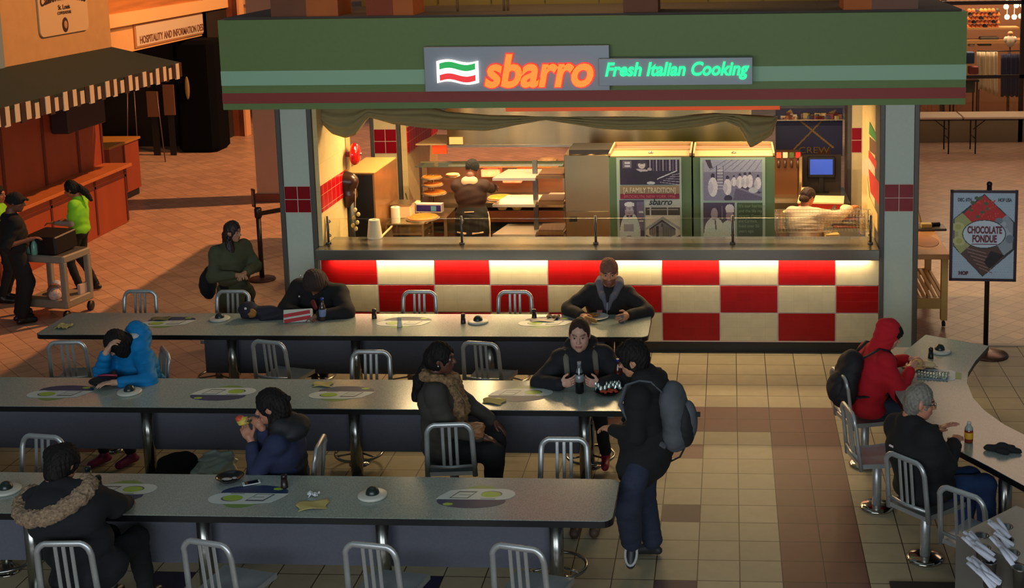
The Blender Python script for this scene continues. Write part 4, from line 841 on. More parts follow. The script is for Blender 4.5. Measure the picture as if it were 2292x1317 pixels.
for r in range(5):
    for c in range(8):
        x = a_.x + .05 + c * .085 + .02 * (r % 2); z = zt2 + .0 + r * .085
        if shop(0, 0) is None: continue
        b = MB(); b.ball((x, 15.15 - .01 * r, z + .01), .05, .07, .06, 10, z0=0.); b.box(x - .035, x + .035, 15.02, 15.10, z + .005, z + .015)
        k = (r * 3 + c) % 5; tag(b.build('cap', mat('cap%d' % (k // 2), ((216, 120, 40), (196, 96, 30), (52, 40, 40))[k // 2], .7)), 'orange or dark cap in the stacked rows on the shop shelf', 'cap', 'caps on the shop wall shelf')
for i, (px, py) in enumerate(((2252, 15), (2275, 12), (2289, 12), (2254, 38), (2270, 38), (2285, 36))):
    p = shop(px, py, 14.2); b = MB(); b.ball(tuple(p), .055, n=14); b.cyl(tuple(p), (p.x, p.y, 4.05), .004, n=6); tag(b.build('globe_lamp', mat('globe', (255, 226, 176), .4, emit=5)), 'round glowing lamp in the bright cluster at the shop ceiling', 'lamp', 'globe lamps in the shop window')
def garment(name, label, pxs, m, Y=14.3, n=12, wob=.03, cat='clothing'):
    pts = [shop(x, y, Y) for x, y in pxs]     # left top, right top, right bottom, left bottom
    b = MB()
    def fn(u, v):
        top = pts[0] * (1 - u) + pts[1] * u; bot = pts[3] * (1 - u) + pts[2] * u; q = top * (1 - v) + bot * v
        return (q.x, Y + wob * math.sin(u * n * 2) + .02 * v, q.z + .02 * math.sin(u * 9) * v)
    b.grid(fn, 30, 8); o = b.build(name, m); o.modifiers.new('s', 'SOLIDIFY').thickness = .06; return tag(o, label, cat)
GW_, NV = mat('gar_white', (216, 196, 166), .8), mat('gar_navy', (36, 36, 74), .8)
b = MB(); p, q = shop(2188, 115, 14.3), shop(2285, 112, 14.3); b.tube([(p.x, 14.33, p.z), (q.x, 14.33, p.z)], .012, 8); b.tube([(p.x + .05, 14.33, 0), (p.x + .05, 14.33, p.z)], .012, 8); b.tube([(q.x - .25, 14.33, 0), (q.x - .25, 14.33, p.z)], .012, 8); tag(b.build('clothes_rail', SF), 'dark clothes rail in the shop window', 'clothes rail')
for i in range(5):
    x0_ = 2186 + i * 9.4; garment('white_shirt', 'white shirt hanging in a row on the shop clothes rail', ((x0_, 116), (x0_ + 9, 116), (x0_ + 10, 200 + i * 4), (x0_ + 1, 196 + i * 4)), GW_, 14.3 + .02 * i, 2, .02)['group'] = 'white shirts on the rail'
for i in range(4):
    x0_ = 2240 + i * 11; garment('navy_shirt', 'navy shirt hanging in a row on the shop clothes rail', ((x0_, 122), (x0_ + 11, 120), (x0_ + 11, 215), (x0_, 217)), NV, 14.3 + .02 * i, 2, .02)['group'] = 'navy shirts on the rail'
t = thing('mannequin', 'headless white shirted display torso above the clothes rail', 'mannequin', tuple(shop(2262, 112, 14.5))); b = MB(); p = shop(2261, 92, 14.5)
b.ball((p.x, 14.5, p.z), .10, .08, .13, 16); b.ball((p.x - .09, 14.5, p.z + .03), .05, .05, .07, 10); b.ball((p.x + .09, 14.5, p.z + .03), .05, .05, .07, 10); b.build('torso', mat('man_w', (220, 196, 176), .7), t, True); b = MB(); b.ball((p.x, 14.5, p.z + .16), .06, .06, .05, 12); b.build('neck', mat('man_n', (200, 140, 90), .6), t, True); b = MB(); b.cyl((p.x, 14.5, 0), (p.x, 14.5, p.z), .015, n=8); b.build('pole', SF, t, True)
for i, (px, py, w, h_, c_) in enumerate(((2172, 130, .09, .12, (36, 62, 100)), (2180, 158, .1, .08, (120, 40, 40)), (2176, 100, .06, .05, (190, 180, 170)), (2215, 88, .2, .05, (60, 50, 40)), (2205, 98, .14, .05, (96, 92, 70)), (2172, 195, .1, .12, (60, 66, 56)))):
    p = shop(px, py, 14.0 if i in (0, 1, 5) else 15); b = MB(); b.box(p.x - w, p.x + w, p.y, p.y + .2, p.z - h_, p.z + h_, bev=.02); tag(b.build('folded_stock', mat('stk%d' % i, c_, .7, 0, .3, 20)), ('blue', 'red', 'pale', 'dark', 'olive', 'grey green')[i] + ' folded clothing pile in the shop window', 'clothing')
t = thing('stock_table', 'shop table holding folded clothing piles behind the glass', 'table', (5.6, 14.0, 0)); b = MB(); z = shop(2180, 178, 14.0).z; b.box(5.2, 5.75, 13.9, 14.4, z - .04, z); b.build('top', SF, t, True)
for (x, y) in ((5.22, 13.92), (5.7, 13.92), (5.22, 14.36), (5.7, 14.36)): b = MB(); b.box(x, x + .03, y, y + .03, 0, z - .04); b.build('leg', SF, t, True)
# folding tables
FT = mat('fold_top', (184, 156, 130), .6); FL = mat('fold_leg', (40, 30, 28), .4, .5)
def folding(x0_, x1_, label):
    t = thing('folding_table', label, 'folding table', ((x0_ + x1_) / 2, 12.1, 0), group='folding tables outside the shop')
    b = MB(); b.box(x0_, x1_, 11.95, 12.7, .70, .745, bev=.015); b.build('tabletop', FT, t, True)
    for s_, x in ((1, x0_ + .25), (-1, x1_ - .25)):
        for y in (12.05, 12.6): b = MB(); b.tube([(x, y, 0), (x, y, .5), (x + .0, y, .70)], .014, 8); b.build('leg', FL, t, True)
        b = MB(); b.tube([(x, 12.3, .45), (x + s_ * .3, 12.3, .69)], .010, 6); b.tube([(x, 12.05, .3), (x, 12.6, .3)], .010, 6); b.build('brace', FL, t, True)
xm = at(2155, 262, z=.74).x
folding(xm - 1.83, xm - .01, 'pale folding table, left one of the two outside the shop'); folding(xm + .01, xm + 1.83, 'pale folding table, right one of the two outside the shop')
# wooden trolley table
t = thing('wooden_trolley', 'pale butcher block trolley table on castors behind the right column', 'trolley', (2.9, 1.4, 0))
BW2 = mat('beech', (206, 160, 84), .5, 0, .1, 6, stretch=(1, 4, 1)); xr = at(2127, 570, z=.86).x
yf = at(2127, 570, z=.86).y
b = MB(); b.box(xr - .62, xr, yf, yf + 1.35, .80, .86, bev=.006); b.build('worktop', mat('block', (216, 150, 90), .4, 0, .15, 4), t, True)
for (x, y) in ((xr - .62, yf + .02), (xr - .09, yf + .02), (xr - .62, yf + 1.25), (xr - .09, yf + 1.25)):
    b = MB(); b.box(x, x + .075, y, y + .075, .08, .80, bev=.004); b.build('leg', BW2, t, True)
    b = MB(); b.cyl((x + .037, y + .037, .08), (x + .037, y + .037, .045), .012, n=8); b.cyl((x + .02, y + .037, .03), (x + .055, y + .037, .03), .03, n=14); b.build('castor', DARK, t, True)
b = MB(); zs = .33
for k in range(9): b.box(xr - .60 + k * .062, xr - .565 + k * .062, yf + .08, yf + 1.28, zs, zs + .018)
b.box(xr - .6, xr - .02, yf + .04, yf + .07, zs - .12, zs + .0); b.box(xr - .6, xr - .02, yf + 1.27, yf + 1.3, zs - .06, zs + .02); b.box(xr - .05, xr - .02, yf + .05, yf + 1.3, zs - .06, zs + .01); b.build('slatted_shelf', BW2, t, True)
p = at(2078, 512, z=.86); t = thing('tool_tray', 'dark tray with metal tools on the wooden trolley', 'tray', (p.x, p.y, .86)); b = MB(); b.box(-.15, .2, -.14, .14, 0, .03, bev=.01); b.build('tray', mat('tt', (92, 84, 78), .4, .4), t); b = MB(); b.cyl((-.05, 0, .05), (.14, .02, .05), .025); b.build('handle', DARK, t); b = MB(); b.tube([(-.08, .02, .03), (-.14, .04, .28)], .012, 8); b.box(-.1, .03, -.1, 0, .03, .08, bev=.006); b.build('tool', mat('brass', (206, 176, 96), .4, .3), t)
b = MB(); q = at(2070, 540, z=.86); b.ball((q.x, q.y, .862), .16, .3, .004, 16); tag(b.build('wood_stain', mat('stain', (196, 126, 66), .5)), 'orange stain on the top of the wooden trolley', 'stain')
# chocolate fondue poster stand
p = at(2212, 796, z=0); t = thing('poster_stand', 'poster stand advertising CHOCOLATE FONDUE on a round base', 'poster stand', (p.x, p.y, 0), R(-3))
b = MB(); b.lathe([(.02, .05), (.19, .03), (.21, .012), (.21, 0)], n=32); b.build('base', mat('post_base', (86, 50, 38), .3, .3), t)
b = MB(); b.cyl((-.03, 0, .02), (-.03, 0, 1.86), .026); b.ball((-.03, 0, 1.865), .03, n=12); b.build('pole', mat('post_pole', (38, 24, 24), .35, .3), t)
w2, zb_, zt_ = .345, .83, 1.81; tilt = Matrix.Rotation(R(0), 4, 'Y')
xo = at(2200, 520, Y=p.y).x - p.x
b = MB()
for (a0, a1, c0, c1) in ((-w2, w2, zt_ - .03, zt_), (-w2, w2, zb_, zb_ + .03), (-w2, -w2 + .03, zb_, zt_), (w2 - .03, w2, zb_, zt_)): b.box(xo + a0, xo + a1, -.055, -.025, c0, c1)
b.build('frame', mat('poster_frame', (52, 26, 40), .35), t)
cv = Canvas(130, 186, (176, 192, 206))
for i in range(0, 26):
    for j in range(0, 36): cv.ell((i + .5 * (j % 2)) / 25, j / 35, .006, .004, (150, 166, 184))
D = [(.5, .98), (.985, .66), (.985, .34), (.5, .03), (.02, .38), (.02, .69)]
cv.poly(D, (52, 60, 66)); k_ = .965; D2 = [((u - .5) * k_ + .5, (v - .5) * k_ + .5) for u, v in D]
cv.poly([(.5, .965), D2[1], (.78, .66), (.66, .60), (.3, .60), (.16, .74)], (198, 44, 40)).poly([(.66, .60), (.86, .75), (.965, .65), (.965, .36), (.7, .2), (.6, .45)], (150, 160, 170)).poly([(.035, .69), (.16, .76), (.36, .62), (.3, .35), (.16, .28), (.035, .39)], (170, 168, 110)).poly([(.14, .29), (.34, .42), (.7, .42), (.84, .26), (.5, .045)], (92, 66, 58))
for (u, v) in ((.44, .93), (.32, .88), (.3, .80), (.48, .77), (.56, .81), (.53, .87), (.4, .72), (.38, .93)): cv.ell(u, v, .035, .02, (84, 96, 60))
for k in range(26): u, v = RNG.uniform(.28, .72), RNG.uniform(.68, .9); cv.ell(u, v, .012, .01, (226, 70, 60))
for k in range(10): cv.ell(RNG.uniform(.7, .93), RNG.uniform(.38, .68), .06, .035, ((176, 184, 192), (120, 130, 142))[k % 2])
for (u, v) in ((.1, .6), (.2, .52), (.12, .44)): cv.ell(u, v, .1, .055, (196, 192, 130)); cv.ell(u, v, .05, .03, (176, 176, 100))
for k in range(6): cv.line(.22 + k * .045, .36 - k * .045, .55 + .02 * k, .30 - k * .045, .008, (150, 116, 108), 1.4)
cv.poly([(.62, .33), (.84, .28), (.6, .12), (.52, .2)], (40, 32, 34)); cv.speck(.12)
cv.ell(.51, .52, .345, .165, (50, 66, 70)).ell(.51, .52, .33, .155, (204, 214, 224)); 
cv.obj('poster', (p.x + xo - w2 + .02, p.y - .05, zb_ + .02), (p.x + xo + w2 - .02, p.y - .05, zb_ + .02), (p.x + xo - w2 + .02, p.y - .05, zt_ - .02), mat('poster_print', (200, 200, 200), .35, vcol=True), t, True)
FM = mat('fondue_red', (112, 34, 44), .5); zc_ = zb_ + .98 * .52
rtext('headline', 'CHOCOLATE', .105, (xo + .01, -.056, zc_ + .01), FRONT, FM, t, False, .001, bold=.004, fit=.355); rtext('headline', 'FONDUE', .105, (xo + .01, -.056, zc_ - .085), FRONT, FM, t, False, .001, bold=.004, fit=.25)
b = MB(); b.box(xo - .12, xo + .14, -.057, -.053, zc_ - .112, zc_ - .105); b.build('underline', FM, t)
FK = mat('fondue_ink', (70, 76, 84), .5); rtext('date_text', 'DEC. 6TH', .05, (xo - .20, -.056, zt_ - .12), FRONT, FK, t, False, .001, bold=.002, fit=.14); rtext('place_text', 'HOF USA', .05, (xo + .21, -.056, zt_ - .12), FRONT, FK, t, False, .001, bold=.002, fit=.14)
rtext('corner_text', 'HOF', .05, (xo - .20, -.056, zb_ + .07), FRONT, mat('fk2', (90, 50, 60), .5), t, False, .001, bold=.004, fit=.1)
# ============================================================ dining tables
def top_mat():
    m = bpy.data.materials.new('laminate'); m.use_nodes = True; n = m.node_tree; L = n.links; bs = n.nodes['Principled BSDF']
    bs.inputs['Roughness'].default_value = .20; bs.inputs['Specular IOR Level'].default_value = .5
    t = n.nodes.new('ShaderNodeTexCoord'); no = n.nodes.new('ShaderNodeTexNoise'); no.inputs['Scale'].default_value = 160; no.inputs['Detail'].default_value = 2
    r = n.nodes.new('ShaderNodeValToRGB'); r.color_ramp.elements[0].position = .35; r.color_ramp.elements[0].color = (*srgb((126, 138, 132)), 1); r.color_ramp.elements[1].position = .65; r.color_ramp.elements[1].color = (*srgb((164, 172, 164)), 1)
    L.new(t.outputs['Object'], no.inputs[0]); L.new(no.outputs['Fac'], r.inputs[0]); L.new(r.outputs[0], bs.inputs['Base Color']); return m
LAM = top_mat(); EDGE = mat('edge_black', (14, 14, 16), .35); PANEL = mat('modesty_panel', (86, 88, 100), .7, 0, .08, 60)
CHR = mat('chrome_leg', (150, 150, 146), .22, .95, .06, 30); ALU = mat('brushed_alu', (182, 186, 186), .36, .65, .05, 60)
def rrect(x0, x1, y0, y1, r, n=5):
    p = []
    for (cx, cy, a0) in ((x1 - r, y0 + r, -90), (x1 - r, y1 - r, 0), (x0 + r, y1 - r, 90), (x0 + r, y0 + r, 180)):
        for k in range(n + 1): a = R(a0 + 90 * k / n); p.append((cx + r * math.cos(a), cy + r * math.sin(a)))
    return p
def table(x0, x1, y0, y1, legs, px0, px1, label):
    t = thing('dining_table', label, 'table', ((x0 + x1) / 2, (y0 + y1) / 2, 0), group='long dining tables')
    b = MB(); b.prism(rrect(x0, x1, y0, y1, .07), .738, .742); b.build('tabletop', LAM, t, True)
    b = MB(); b.prism(rrect(x0 - .006, x1 + .006, y0 - .006, y1 + .006, .076), .695, .7385); b.build('edge_band', EDGE, t, True)
    ym = (y0 + y1) / 2; b = MB(); b.box(px0, px1, ym - .012, ym + .012, .235, .69); b.build('modesty_panel', PANEL, t, True)
    for x in legs:
        b = MB(); b.cyl((x, ym - .10, 0), (x, ym - .10, .69), .05, n=20); b.cyl((x, ym - .10, 0), (x, ym - .10, .02), .09, n=24); b.build('leg', CHR, t, True)
    b = MB(); b.box(px0 + .1, px1 - .1, ym - .14, ym + .14, .665, .694); b.build('under_beam', DARK, t, True); return t
T1 = (-6.25, -.238, -1.655, -.945); T2 = (-8.6, -.24, -3.545, -2.86); T3 = (-7.2, -.235, -5.50, -4.845)
table(*T1, (-5.62, -4.38, -3.13, -1.80, -.62), -4.7, -.60, 'long grey dining table nearest the red and cream counter')
table(*T2, (-7.8, -6.0, -4.39, -2.6, -.66), -8.2, -.68, 'long grey dining table, middle of the three rows')
table(*T3, (-5.6, -4.34, -3.1, -1.84, -.64), -6.9, -.66, 'long grey dining table nearest the viewer')

# ------------------------------------------------------------ chairs
def back_parts(t, tilt=1.0):
    w, zb, zt = .172, .40, .845; path = []
    def yy(z): return -.19 - .05 * (z - zb) / (zt - zb)
    path.append((-w - .012, yy(zb), zb)); path.append((-w - .005, yy(.6), .6)); path.append((-w, yy(.76), .76))
    for k in range(1, 6): a = R(180 - 90 * k / 6); path.append((-w + .08 + .08 * math.cos(a), yy(zt), zt - .08 + .08 * math.sin(a)))
    path = path + [(-p[0], p[1], p[2]) for p in reversed(path)]
    b = MB(); b.tube(path, .021, 10, flat=.75); bf = b.build('back_frame', ALU, t)
    for x in (-.052, 0, .052):
        b = MB(); b.box(-.013, .013, -.006, .006, 0, .34, T=Matrix.Translation((x, yy(.49), .495)) @ Matrix.Rotation(R(6.3), 4, 'X'), bev=.004); b.build('back_slat', ALU, bf)
    b = MB(); b.tube([(-w, yy(.49), .49), (0, yy(.49) - .012, .485), (w, yy(.49), .49)], .014, 8); b.build('cross_bar', ALU, bf)
def seat_part(t):
    b = MB()
    def fn(u, v):
        x = (u - .5) * .40; y = (v - .5) * .40; rr = 1 - .10 * max(0, v - .6) 
        z = .445 - .014 * math.exp(-((abs(x) - .08) ** 2 + (y + .02) ** 2) / .012) + (.006 if abs(u - .5) > .46 else 0)
        return (x * (1 - .12 * (1 - v)), y, z)
    b.grid(fn, 20, 20)
    n = 20; rim = [fn(i / n, 0) for i in range(n)] + [fn(1, i / n) for i in range(n)] + [fn(1 - i / n, 1) for i in range(n)] + [fn(0, 1 - i / n) for i in range(n)]
    m = len(rim); vs = list(rim) + [(p[0], p[1], .412) for p in rim]
    b.add(vs, [(i, m + i, m + (i + 1) % m, (i + 1) % m) for i in range(m)] + [tuple(range(2 * m - 1, m - 1, -1))], 0, False)
    b.build('seat', ALU, t)
def make_chair(swing):
    t = thing('pedestal_chair', 'x', 'chair'); seat_part(t); back_parts(t)
    py = .26 if swing else 0.
    b = MB(); b.cyl((0, py, 0.0), (0, py, .38 if swing else .41), .036, n=18); b.build('pedestal', CHR if swing else ALU, t)
    if swing:
        b = MB(); b.tube([(0, py, .36), (0, .1, .395), (0, 0, .40)], .022, 10); b.build('seat_arm', CHR, t)
        b = MB(); ring = [(.205 * math.cos(2 * PI * k / 36), py + .205 * math.sin(2 * PI * k / 36), .10) for k in range(36)]; b.tube(ring, .013, 8, closed=True); b.build('foot_ring', CHR, t)
        b = MB()
        for k in range(3): a = 2 * PI * k / 3 + .5; b.tube([(0, py, .10), (.205 * math.cos(a), py + .205 * math.sin(a), .10)], .008, 6)
        b.build('ring_spokes', CHR, t)
    b = MB(); b.lathe([(.12, .0), (.135, .005), (.135, .018), (.115, .028), (.04, .034)] if not swing else [(.09, 0), (.09, .01), (.04, .015)], (0, py, 0), 28); b.build('base_plate', mat('chrome_base', (190, 186, 176), .12, 1.), t)
    return t
CH = {True: make_chair(True), False: make_chair(False)}; used = {True: False, False: False}
def chair(x, y, rz, label, swing=False, group=None, z=0):
    r = CH[swing] if not used[swing] else copy_tree(CH[swing]); used[swing] = True
    r.location = (x, y, z); r.rotation_euler = (0, 0, rz); r['label'] = label
    if group: r['group'] = group
    return r
GA, GB, GC = 'chairs around the table by the counter', 'chairs around the middle table', 'chairs around the table nearest the viewer'
D_ = .24
chair(-5.71, -.50 - D_, PI, 'leftmost empty pedestal chair on the counter side of the far table', True, GA)
chair(-4.70, -.50 - D_, PI, 'pedestal chair behind the dark bag, in front of the walking woman', True, GA)
chair(-3.70, -.50 - D_, PI, 'pedestal chair under the person asleep in a dark hood', True, GA)
chair(-2.70, -.50 - D_, PI, 'empty pedestal chair in front of the counter, left one of the free pair', True, GA)
chair(-1.69, -.50 - D_, PI, 'empty pedestal chair in front of the counter, right one of the free pair', True, GA)
chair(-.72, -.48 - D_, PI, 'pedestal chair under the man with the knitted cap', True, GA)
chair(-5.66, -2.20 + D_, R(4), 'empty pedestal chair left of the blue jacket, facing the far table', False, GA)
chair(-3.67, -2.17 + D_, R(-14), 'empty pedestal chair facing the far table, below the striped carton', False, GA)
chair(-1.70, -2.17 + D_, R(-10), 'empty pedestal chair facing the far table, left of the woman with the bottle', False, GA)
chair(-4.80, -2.55, R(125), 'pedestal chair turned sideways under the person in the blue jacket', True, GB)
chair(-2.69, -2.42 - D_, PI, 'empty pedestal chair on the far side of the middle table, back to the far table', True, GB)
chair(-.66, -2.42 - D_, PI, 'pedestal chair under the woman holding the bottle', True, GB)
chair(-1.64, -4.12 + D_, R(6), 'pedestal chair under the woman with the leopard scarf', False, GB)
chair(-.69, -4.38 - D_, PI, 'empty pedestal chair between the middle and near tables by the standing man', True, GC)
chair(-2.75, -4.50, R(95), 'pedestal chair turned sideways under the woman eating', True, GC)
chair(-4.72, -4.42 - D_, R(172), 'empty pedestal chair behind the person in the fur trimmed hood', True, GC)
chair(-3.66, -6.12 + D_, R(3), 'pedestal chair under the person in the fur trimmed hood', False, GC)
chair(-2.68, -6.09 + D_, R(-14), 'empty pedestal chair at the near table, just right of the fur hooded person', False, GC)
chair(-1.65, -6.09 + D_, R(-10), 'empty pedestal chair at the near table below the round black dome', False, GC)
chair(-.71, -6.09 + D_, R(-14), 'empty pedestal chair at the near end of the viewer side table', False, GC)

# ------------------------------------------------------------ curved table on the right
OUT = [(2.39, -1.547), (2.915, -1.865), (2.717, -2.285), (2.6, -2.587), (2.545, -2.85), (2.532, -3.196), (2.573, -3.471), (2.666, -3.758), (2.83, -4.06), (3.05, -4.35), (3.3, -4.65), (3.3, -5.75), (2.9, -5.3), (2.576, -4.869), (2.399, -4.553), (2.214, -4.245), (2.03, -3.75), (1.939, -3.358), (1.915, -3.10), (1.935, -2.80), (2.03, -2.3), (2.15, -2.0)]
def inset_scale(p, k): 
    cx = sum(a for a, _ in p) / len(p); cy = sum(a for _, a in p) / len(p); return [(cx + (x - cx) * k, cy + (y - cy) * k) for x, y in p]
t = thing('curved_table', 'S-curved grey counter table on the right with black edge', 'table', (2.4, -3.2, 0))
POUT = list(reversed(OUT)) if sum((OUT[i][0] * OUT[(i + 1) % len(OUT)][1] - OUT[(i + 1) % len(OUT)][0] * OUT[i][1]) for i in range(len(OUT))) < 0 else OUT
b = MB(); b.prism(POUT, .738, .742); b.build('tabletop', LAM, t, True)
b = MB(); b.prism(inset_scale(POUT, 1.004), .695, .7385); b.build('edge_band', EDGE, t, True)
for (x, y) in ((2.45, -2.0), (2.25, -3.2), (2.55, -4.4)):
    b = MB(); b.cyl((x, y, 0), (x, y, .69), .05, n=20); b.cyl((x, y, 0), (x, y, .02), .18, n=28); b.build('leg', CHR, t, True)
b = MB(); p = at(1985, 792, z=.5); b.box(2.02, 2.42, -1.95, -1.2, .46, .5); tag(b.build('side_ledge', mat('ledge', (150, 146, 144), .5)), 'pale low ledge between the right column and the curved table', 'ledge')
b = MB(); b.box(2.1, 2.34, -1.8, -1.3, 0, .46); o = b.build('support', PANEL, bpy.data.objects['side_ledge'])
GR = 'pedestal chairs along the curved table'
p = at(1935, 1040, z=0); chair(p.x, p.y, R(-72), 'pedestal chair under the person in the red hoodie', False, GR)
p = at(1962, 1137, z=0); chair(p.x, p.y, R(-78), 'empty pedestal chair between the red hoodie and the grey haired man', False, GR)
p = at(2070, 1252, z=0); chair(p.x, p.y, R(-48), 'pedestal chair under the grey haired man', False, GR)
p = at(2190, 1105, z=.84); chair(p.x + .05, p.y + .18, R(-42), 'pedestal chair behind the cutlery station', False, GR)

# ------------------------------------------------------------ printed place mats on the tables
WHT, DBL, LIM, GRY, LIM2 = mat('mat_white', (196, 206, 200), .4), mat('mat_blue', (22, 50, 88), .5), mat('mat_lime', (150, 184, 60), .4), mat('mat_grey', (74, 84, 92), .4), mat('mat_green', (104, 140, 70), .4)
def placemat(px, py, near, label, w=.54, blue=True, tilt=0., faint=False):
    p = at(px, py, z=.7425); t = thing('placemat_print', label, 'placemat', (p.x, p.y, .7425), (0 if near else PI) + R(tilt), group='printed place mats')
    W2, H = w / 2, .235
    def ell(cx, cy, a, b_, z0, z1, m, nm, y0=-9, y1=9, n=36):
        pts = [(cx + a * math.cos(2 * PI * k / n), min(y1, max(y0, cy + b_ * math.sin(2 * PI * k / n)))) for k in range(n)]; q = MB(); q.prism(pts, z0, z1); q.build(nm, m, t)
    ell(-.02, -.05, W2 * .5, .13, .0, .0006, LIM2, 'green_edge')
    if blue: ell(.02, .07, W2 * .88, .11, .0003, .0010, DBL, 'blue_band'); ell(.17, .125, .035, .02, .001, .0016, LIM, 'lime_dot')
    q = MB(); pts = [(-W2 + .1 + .1 * math.cos(R(90 + 180 * k / 8)), -.035 + .085 * math.sin(R(90 + 180 * k / 8))) for k in range(9)] + [(W2 * .2, -.12), (W2 * .72, -.09), (W2 * .93, .0), (W2, .05)]; q.prism(list(reversed(pts)) if False else pts, .0012, .0022); q.build('white_sheet', WHT, t)
    ell(-.10, -.03, .07, .045, .0022, .0028, LIM, 'lime_circle'); ell(-.105, -.037, .075, .047, .0020, .0025, GRY, 'circle_shadow')
    q = MB(); q.add([(.0, -.075, .003), (.13, -.075, .003), (.18, .035, .003), (.05, .035, .003), (.0, -.075, .0023), (.13, -.075, .0023), (.18, .035, .0023), (.05, .035, .0023)], [(0, 1, 2, 3), (0, 4, 5, 1), (1, 5, 6, 2), (2, 6, 7, 3), (3, 7, 4, 0)]); q.build('picture_frame', GRY, t)
    q = MB(); q.add([(.012, -.058, .0034), (.124, -.058, .0034), (.168, .028, .0034), (.056, .028, .0034)], [(0, 1, 2, 3)]); q.build('picture', WHT, t)
    q = MB(); q.box(.04, .12, -.02, -.014, .0034, .0038); q.box(-.14, -.04, .035, .042, .0023, .0027); q.build('text_lines', GRY, t)
    return t
placemat(375, 722, True, 'green and white place mat on the far table, leftmost', tilt=6)
placemat(905, 722, True, 'washed out place mat on the far table under the white shaker', tilt=0)
placemat(1222, 722, True, 'place mat with scraps on the far table left of the man eating')
placemat(135, 880, True, 'place mat on the middle table, leftmost near the black bag')
placemat(500, 880, False, 'place mat with dark blue band towards the viewer, above the eating woman')
placemat(765, 882, True, 'place mat on the middle table beside the leopard scarf woman')
placemat(1165, 882, False, 'place mat with red headed frame in front of the woman with the bottle')
placemat(262, 1100, False, 'place mat on the near table by the fur hooded person')
placemat(556, 1112, True, 'place mat on the near table under the phone')
placemat(1065, 1112, False, 'place mat on the near table, rightmost, with dark blue band')

# ------------------------------------------------------------ things on the tables
def dome(px, py, label):
    p = at(px, py, z=.742); t = thing('dome_holder', label, 'napkin holder', (p.x, p.y, .742), group='black domes on pale discs')
    b = MB(); b.lathe([(.095, 0), (.102, .006), (.102, .016), (.094, .022), (.02, .024)], n=36); b.build('disc', mat('disc_pale', (196, 196, 184), .35), t)
    b = MB(); b.ball((0, 0, .022), .047, .047, .052, 22, z0=0.); b.build('dome', mat('dome_dark', (26, 38, 36), .3), t)
dome(834, 1112, 'black dome on a pale disc on the near table, centre'); dome(14, 1100, 'black dome on a pale disc at the left edge of the near table')
dome(290, 880, 'black dome on a pale disc on the middle table by the blue jacket'); dome(492, 716, 'black dome on a pale disc beside the dark bag'); dome(1070, 722, 'black dome on a pale disc on the far table, right of centre'); dome(2103, 788, 'black dome on a pale disc on the curved table')
def shaker(px, py, label, c_=(34, 22, 22), z=.742):
    p = at(px, py, z=z); t = thing('pepper_shaker', label, 'shaker', (p.x, p.y, z)); b = MB(); b.lathe([(.026, 0), (.026, .01), (.021, .07)], n=16); b.build('body', mat('shk%d' % c_[0], c_, .35), t); b = MB(); b.lathe([(.022, .07), (.021, .095), (.012, .10)], n=16); b.build('cap', mat('shkc%d' % c_[0], tuple(int(v * .8) for v in c_), .35), t)
shaker(637, 1092, 'dark shaker on the near table by the phone'); shaker(222, 1094, 'dark shaker next to the fur hooded person'); shaker(838, 713, 'dark shaker on the far table in the lamp glow'); shaker(895, 732, 'white shaker on the far table in the lamp glow', (206, 206, 200)); shaker(1037, 724, 'dark shaker left of the black dome on the far table'); shaker(1196, 714, 'dark shaker beside the torn paper on the far table'); shaker(2083, 802, 'dark shaker in front of the dome on the curved table', (24, 24, 26)); shaker(198, 1074, 'small dark shaker at the far edge of the near table', (20, 40, 38))
def napkin(px, py, label, c_=(184, 168, 104), w=.12, h=.08, rz=20, crump=False):
    p = at(px, py, z=.7425); b = MB()
    f = lambda u, v: ((u - .5) * w * 2 + .012 * math.sin(7 * v + u * 3), (v - .5) * h * 2 + .01 * math.sin(6 * u), (.002 + .01 * abs(math.sin(3 * u + 2 * v)) + (.02 * abs(math.sin(9 * u) * math.cos(8 * v)) if crump else 0)))
    b.grid(f, 12, 10); o = b.build('paper_napkin', mat('nap%d' % c_[2], c_, .9)); o.location = (p.x, p.y, .7425); o.rotation_euler = (0, 0, R(rz)); o.modifiers.new('s', 'SOLIDIFY').thickness = .0015; return tag(o, label, 'napkin')
napkin(700, 1133, 'tan paper napkin on the near table', w=.10, h=.07, rz=18); napkin(702, 1111, 'white crumpled paper scrap on the near table', (214, 218, 220), .035, .028, 10, True); napkin(250, 1125, 'tan crumpled napkins beside the fur hooded person', (160, 140, 100), .09, .08, -20, True)
napkin(722, 862, 'tan napkin at the far edge of the middle table', w=.08, h=.06, rz=5); napkin(1105, 900, 'tan folded napkin on the middle table by the leopard scarf', w=.09, h=.06, rz=-10); napkin(143, 733, 'tan crumpled paper with food on the left end of the far table', (196, 176, 112), .07, .08, 0, True); napkin(1215, 718, 'white torn paper on the far table', (206, 196, 180), .12, .06, 5); napkin(1238, 712, 'grey brown crumpled wrapper on the far table', (120, 106, 80), .06, .05, 0, True); napkin(760, 707, 'yellowish napkin beside the blue capped bottle', (180, 160, 90), .10, .07, 8, True); napkin(360, 715, 'yellow paper at the far edge of the leftmost place mat', (150, 140, 80), .09, .06, 10)
napkin(2055, 822, 'brown wrapping paper under the sandwich on the curved table', (196, 160, 116), .13, .11, 30, True); 
p = at(2085, 838, z=.7425); t = thing('food_newspaper', 'printed white paper mat with foil on the curved table', 'paper', (p.x, p.y, .7425), R(-10)); b = MB(); b.prism(rrect(-.16, .2, -.13, .13, .05), 0, .002); b.build('sheet', mat('news', (190, 200, 206), .5), t)
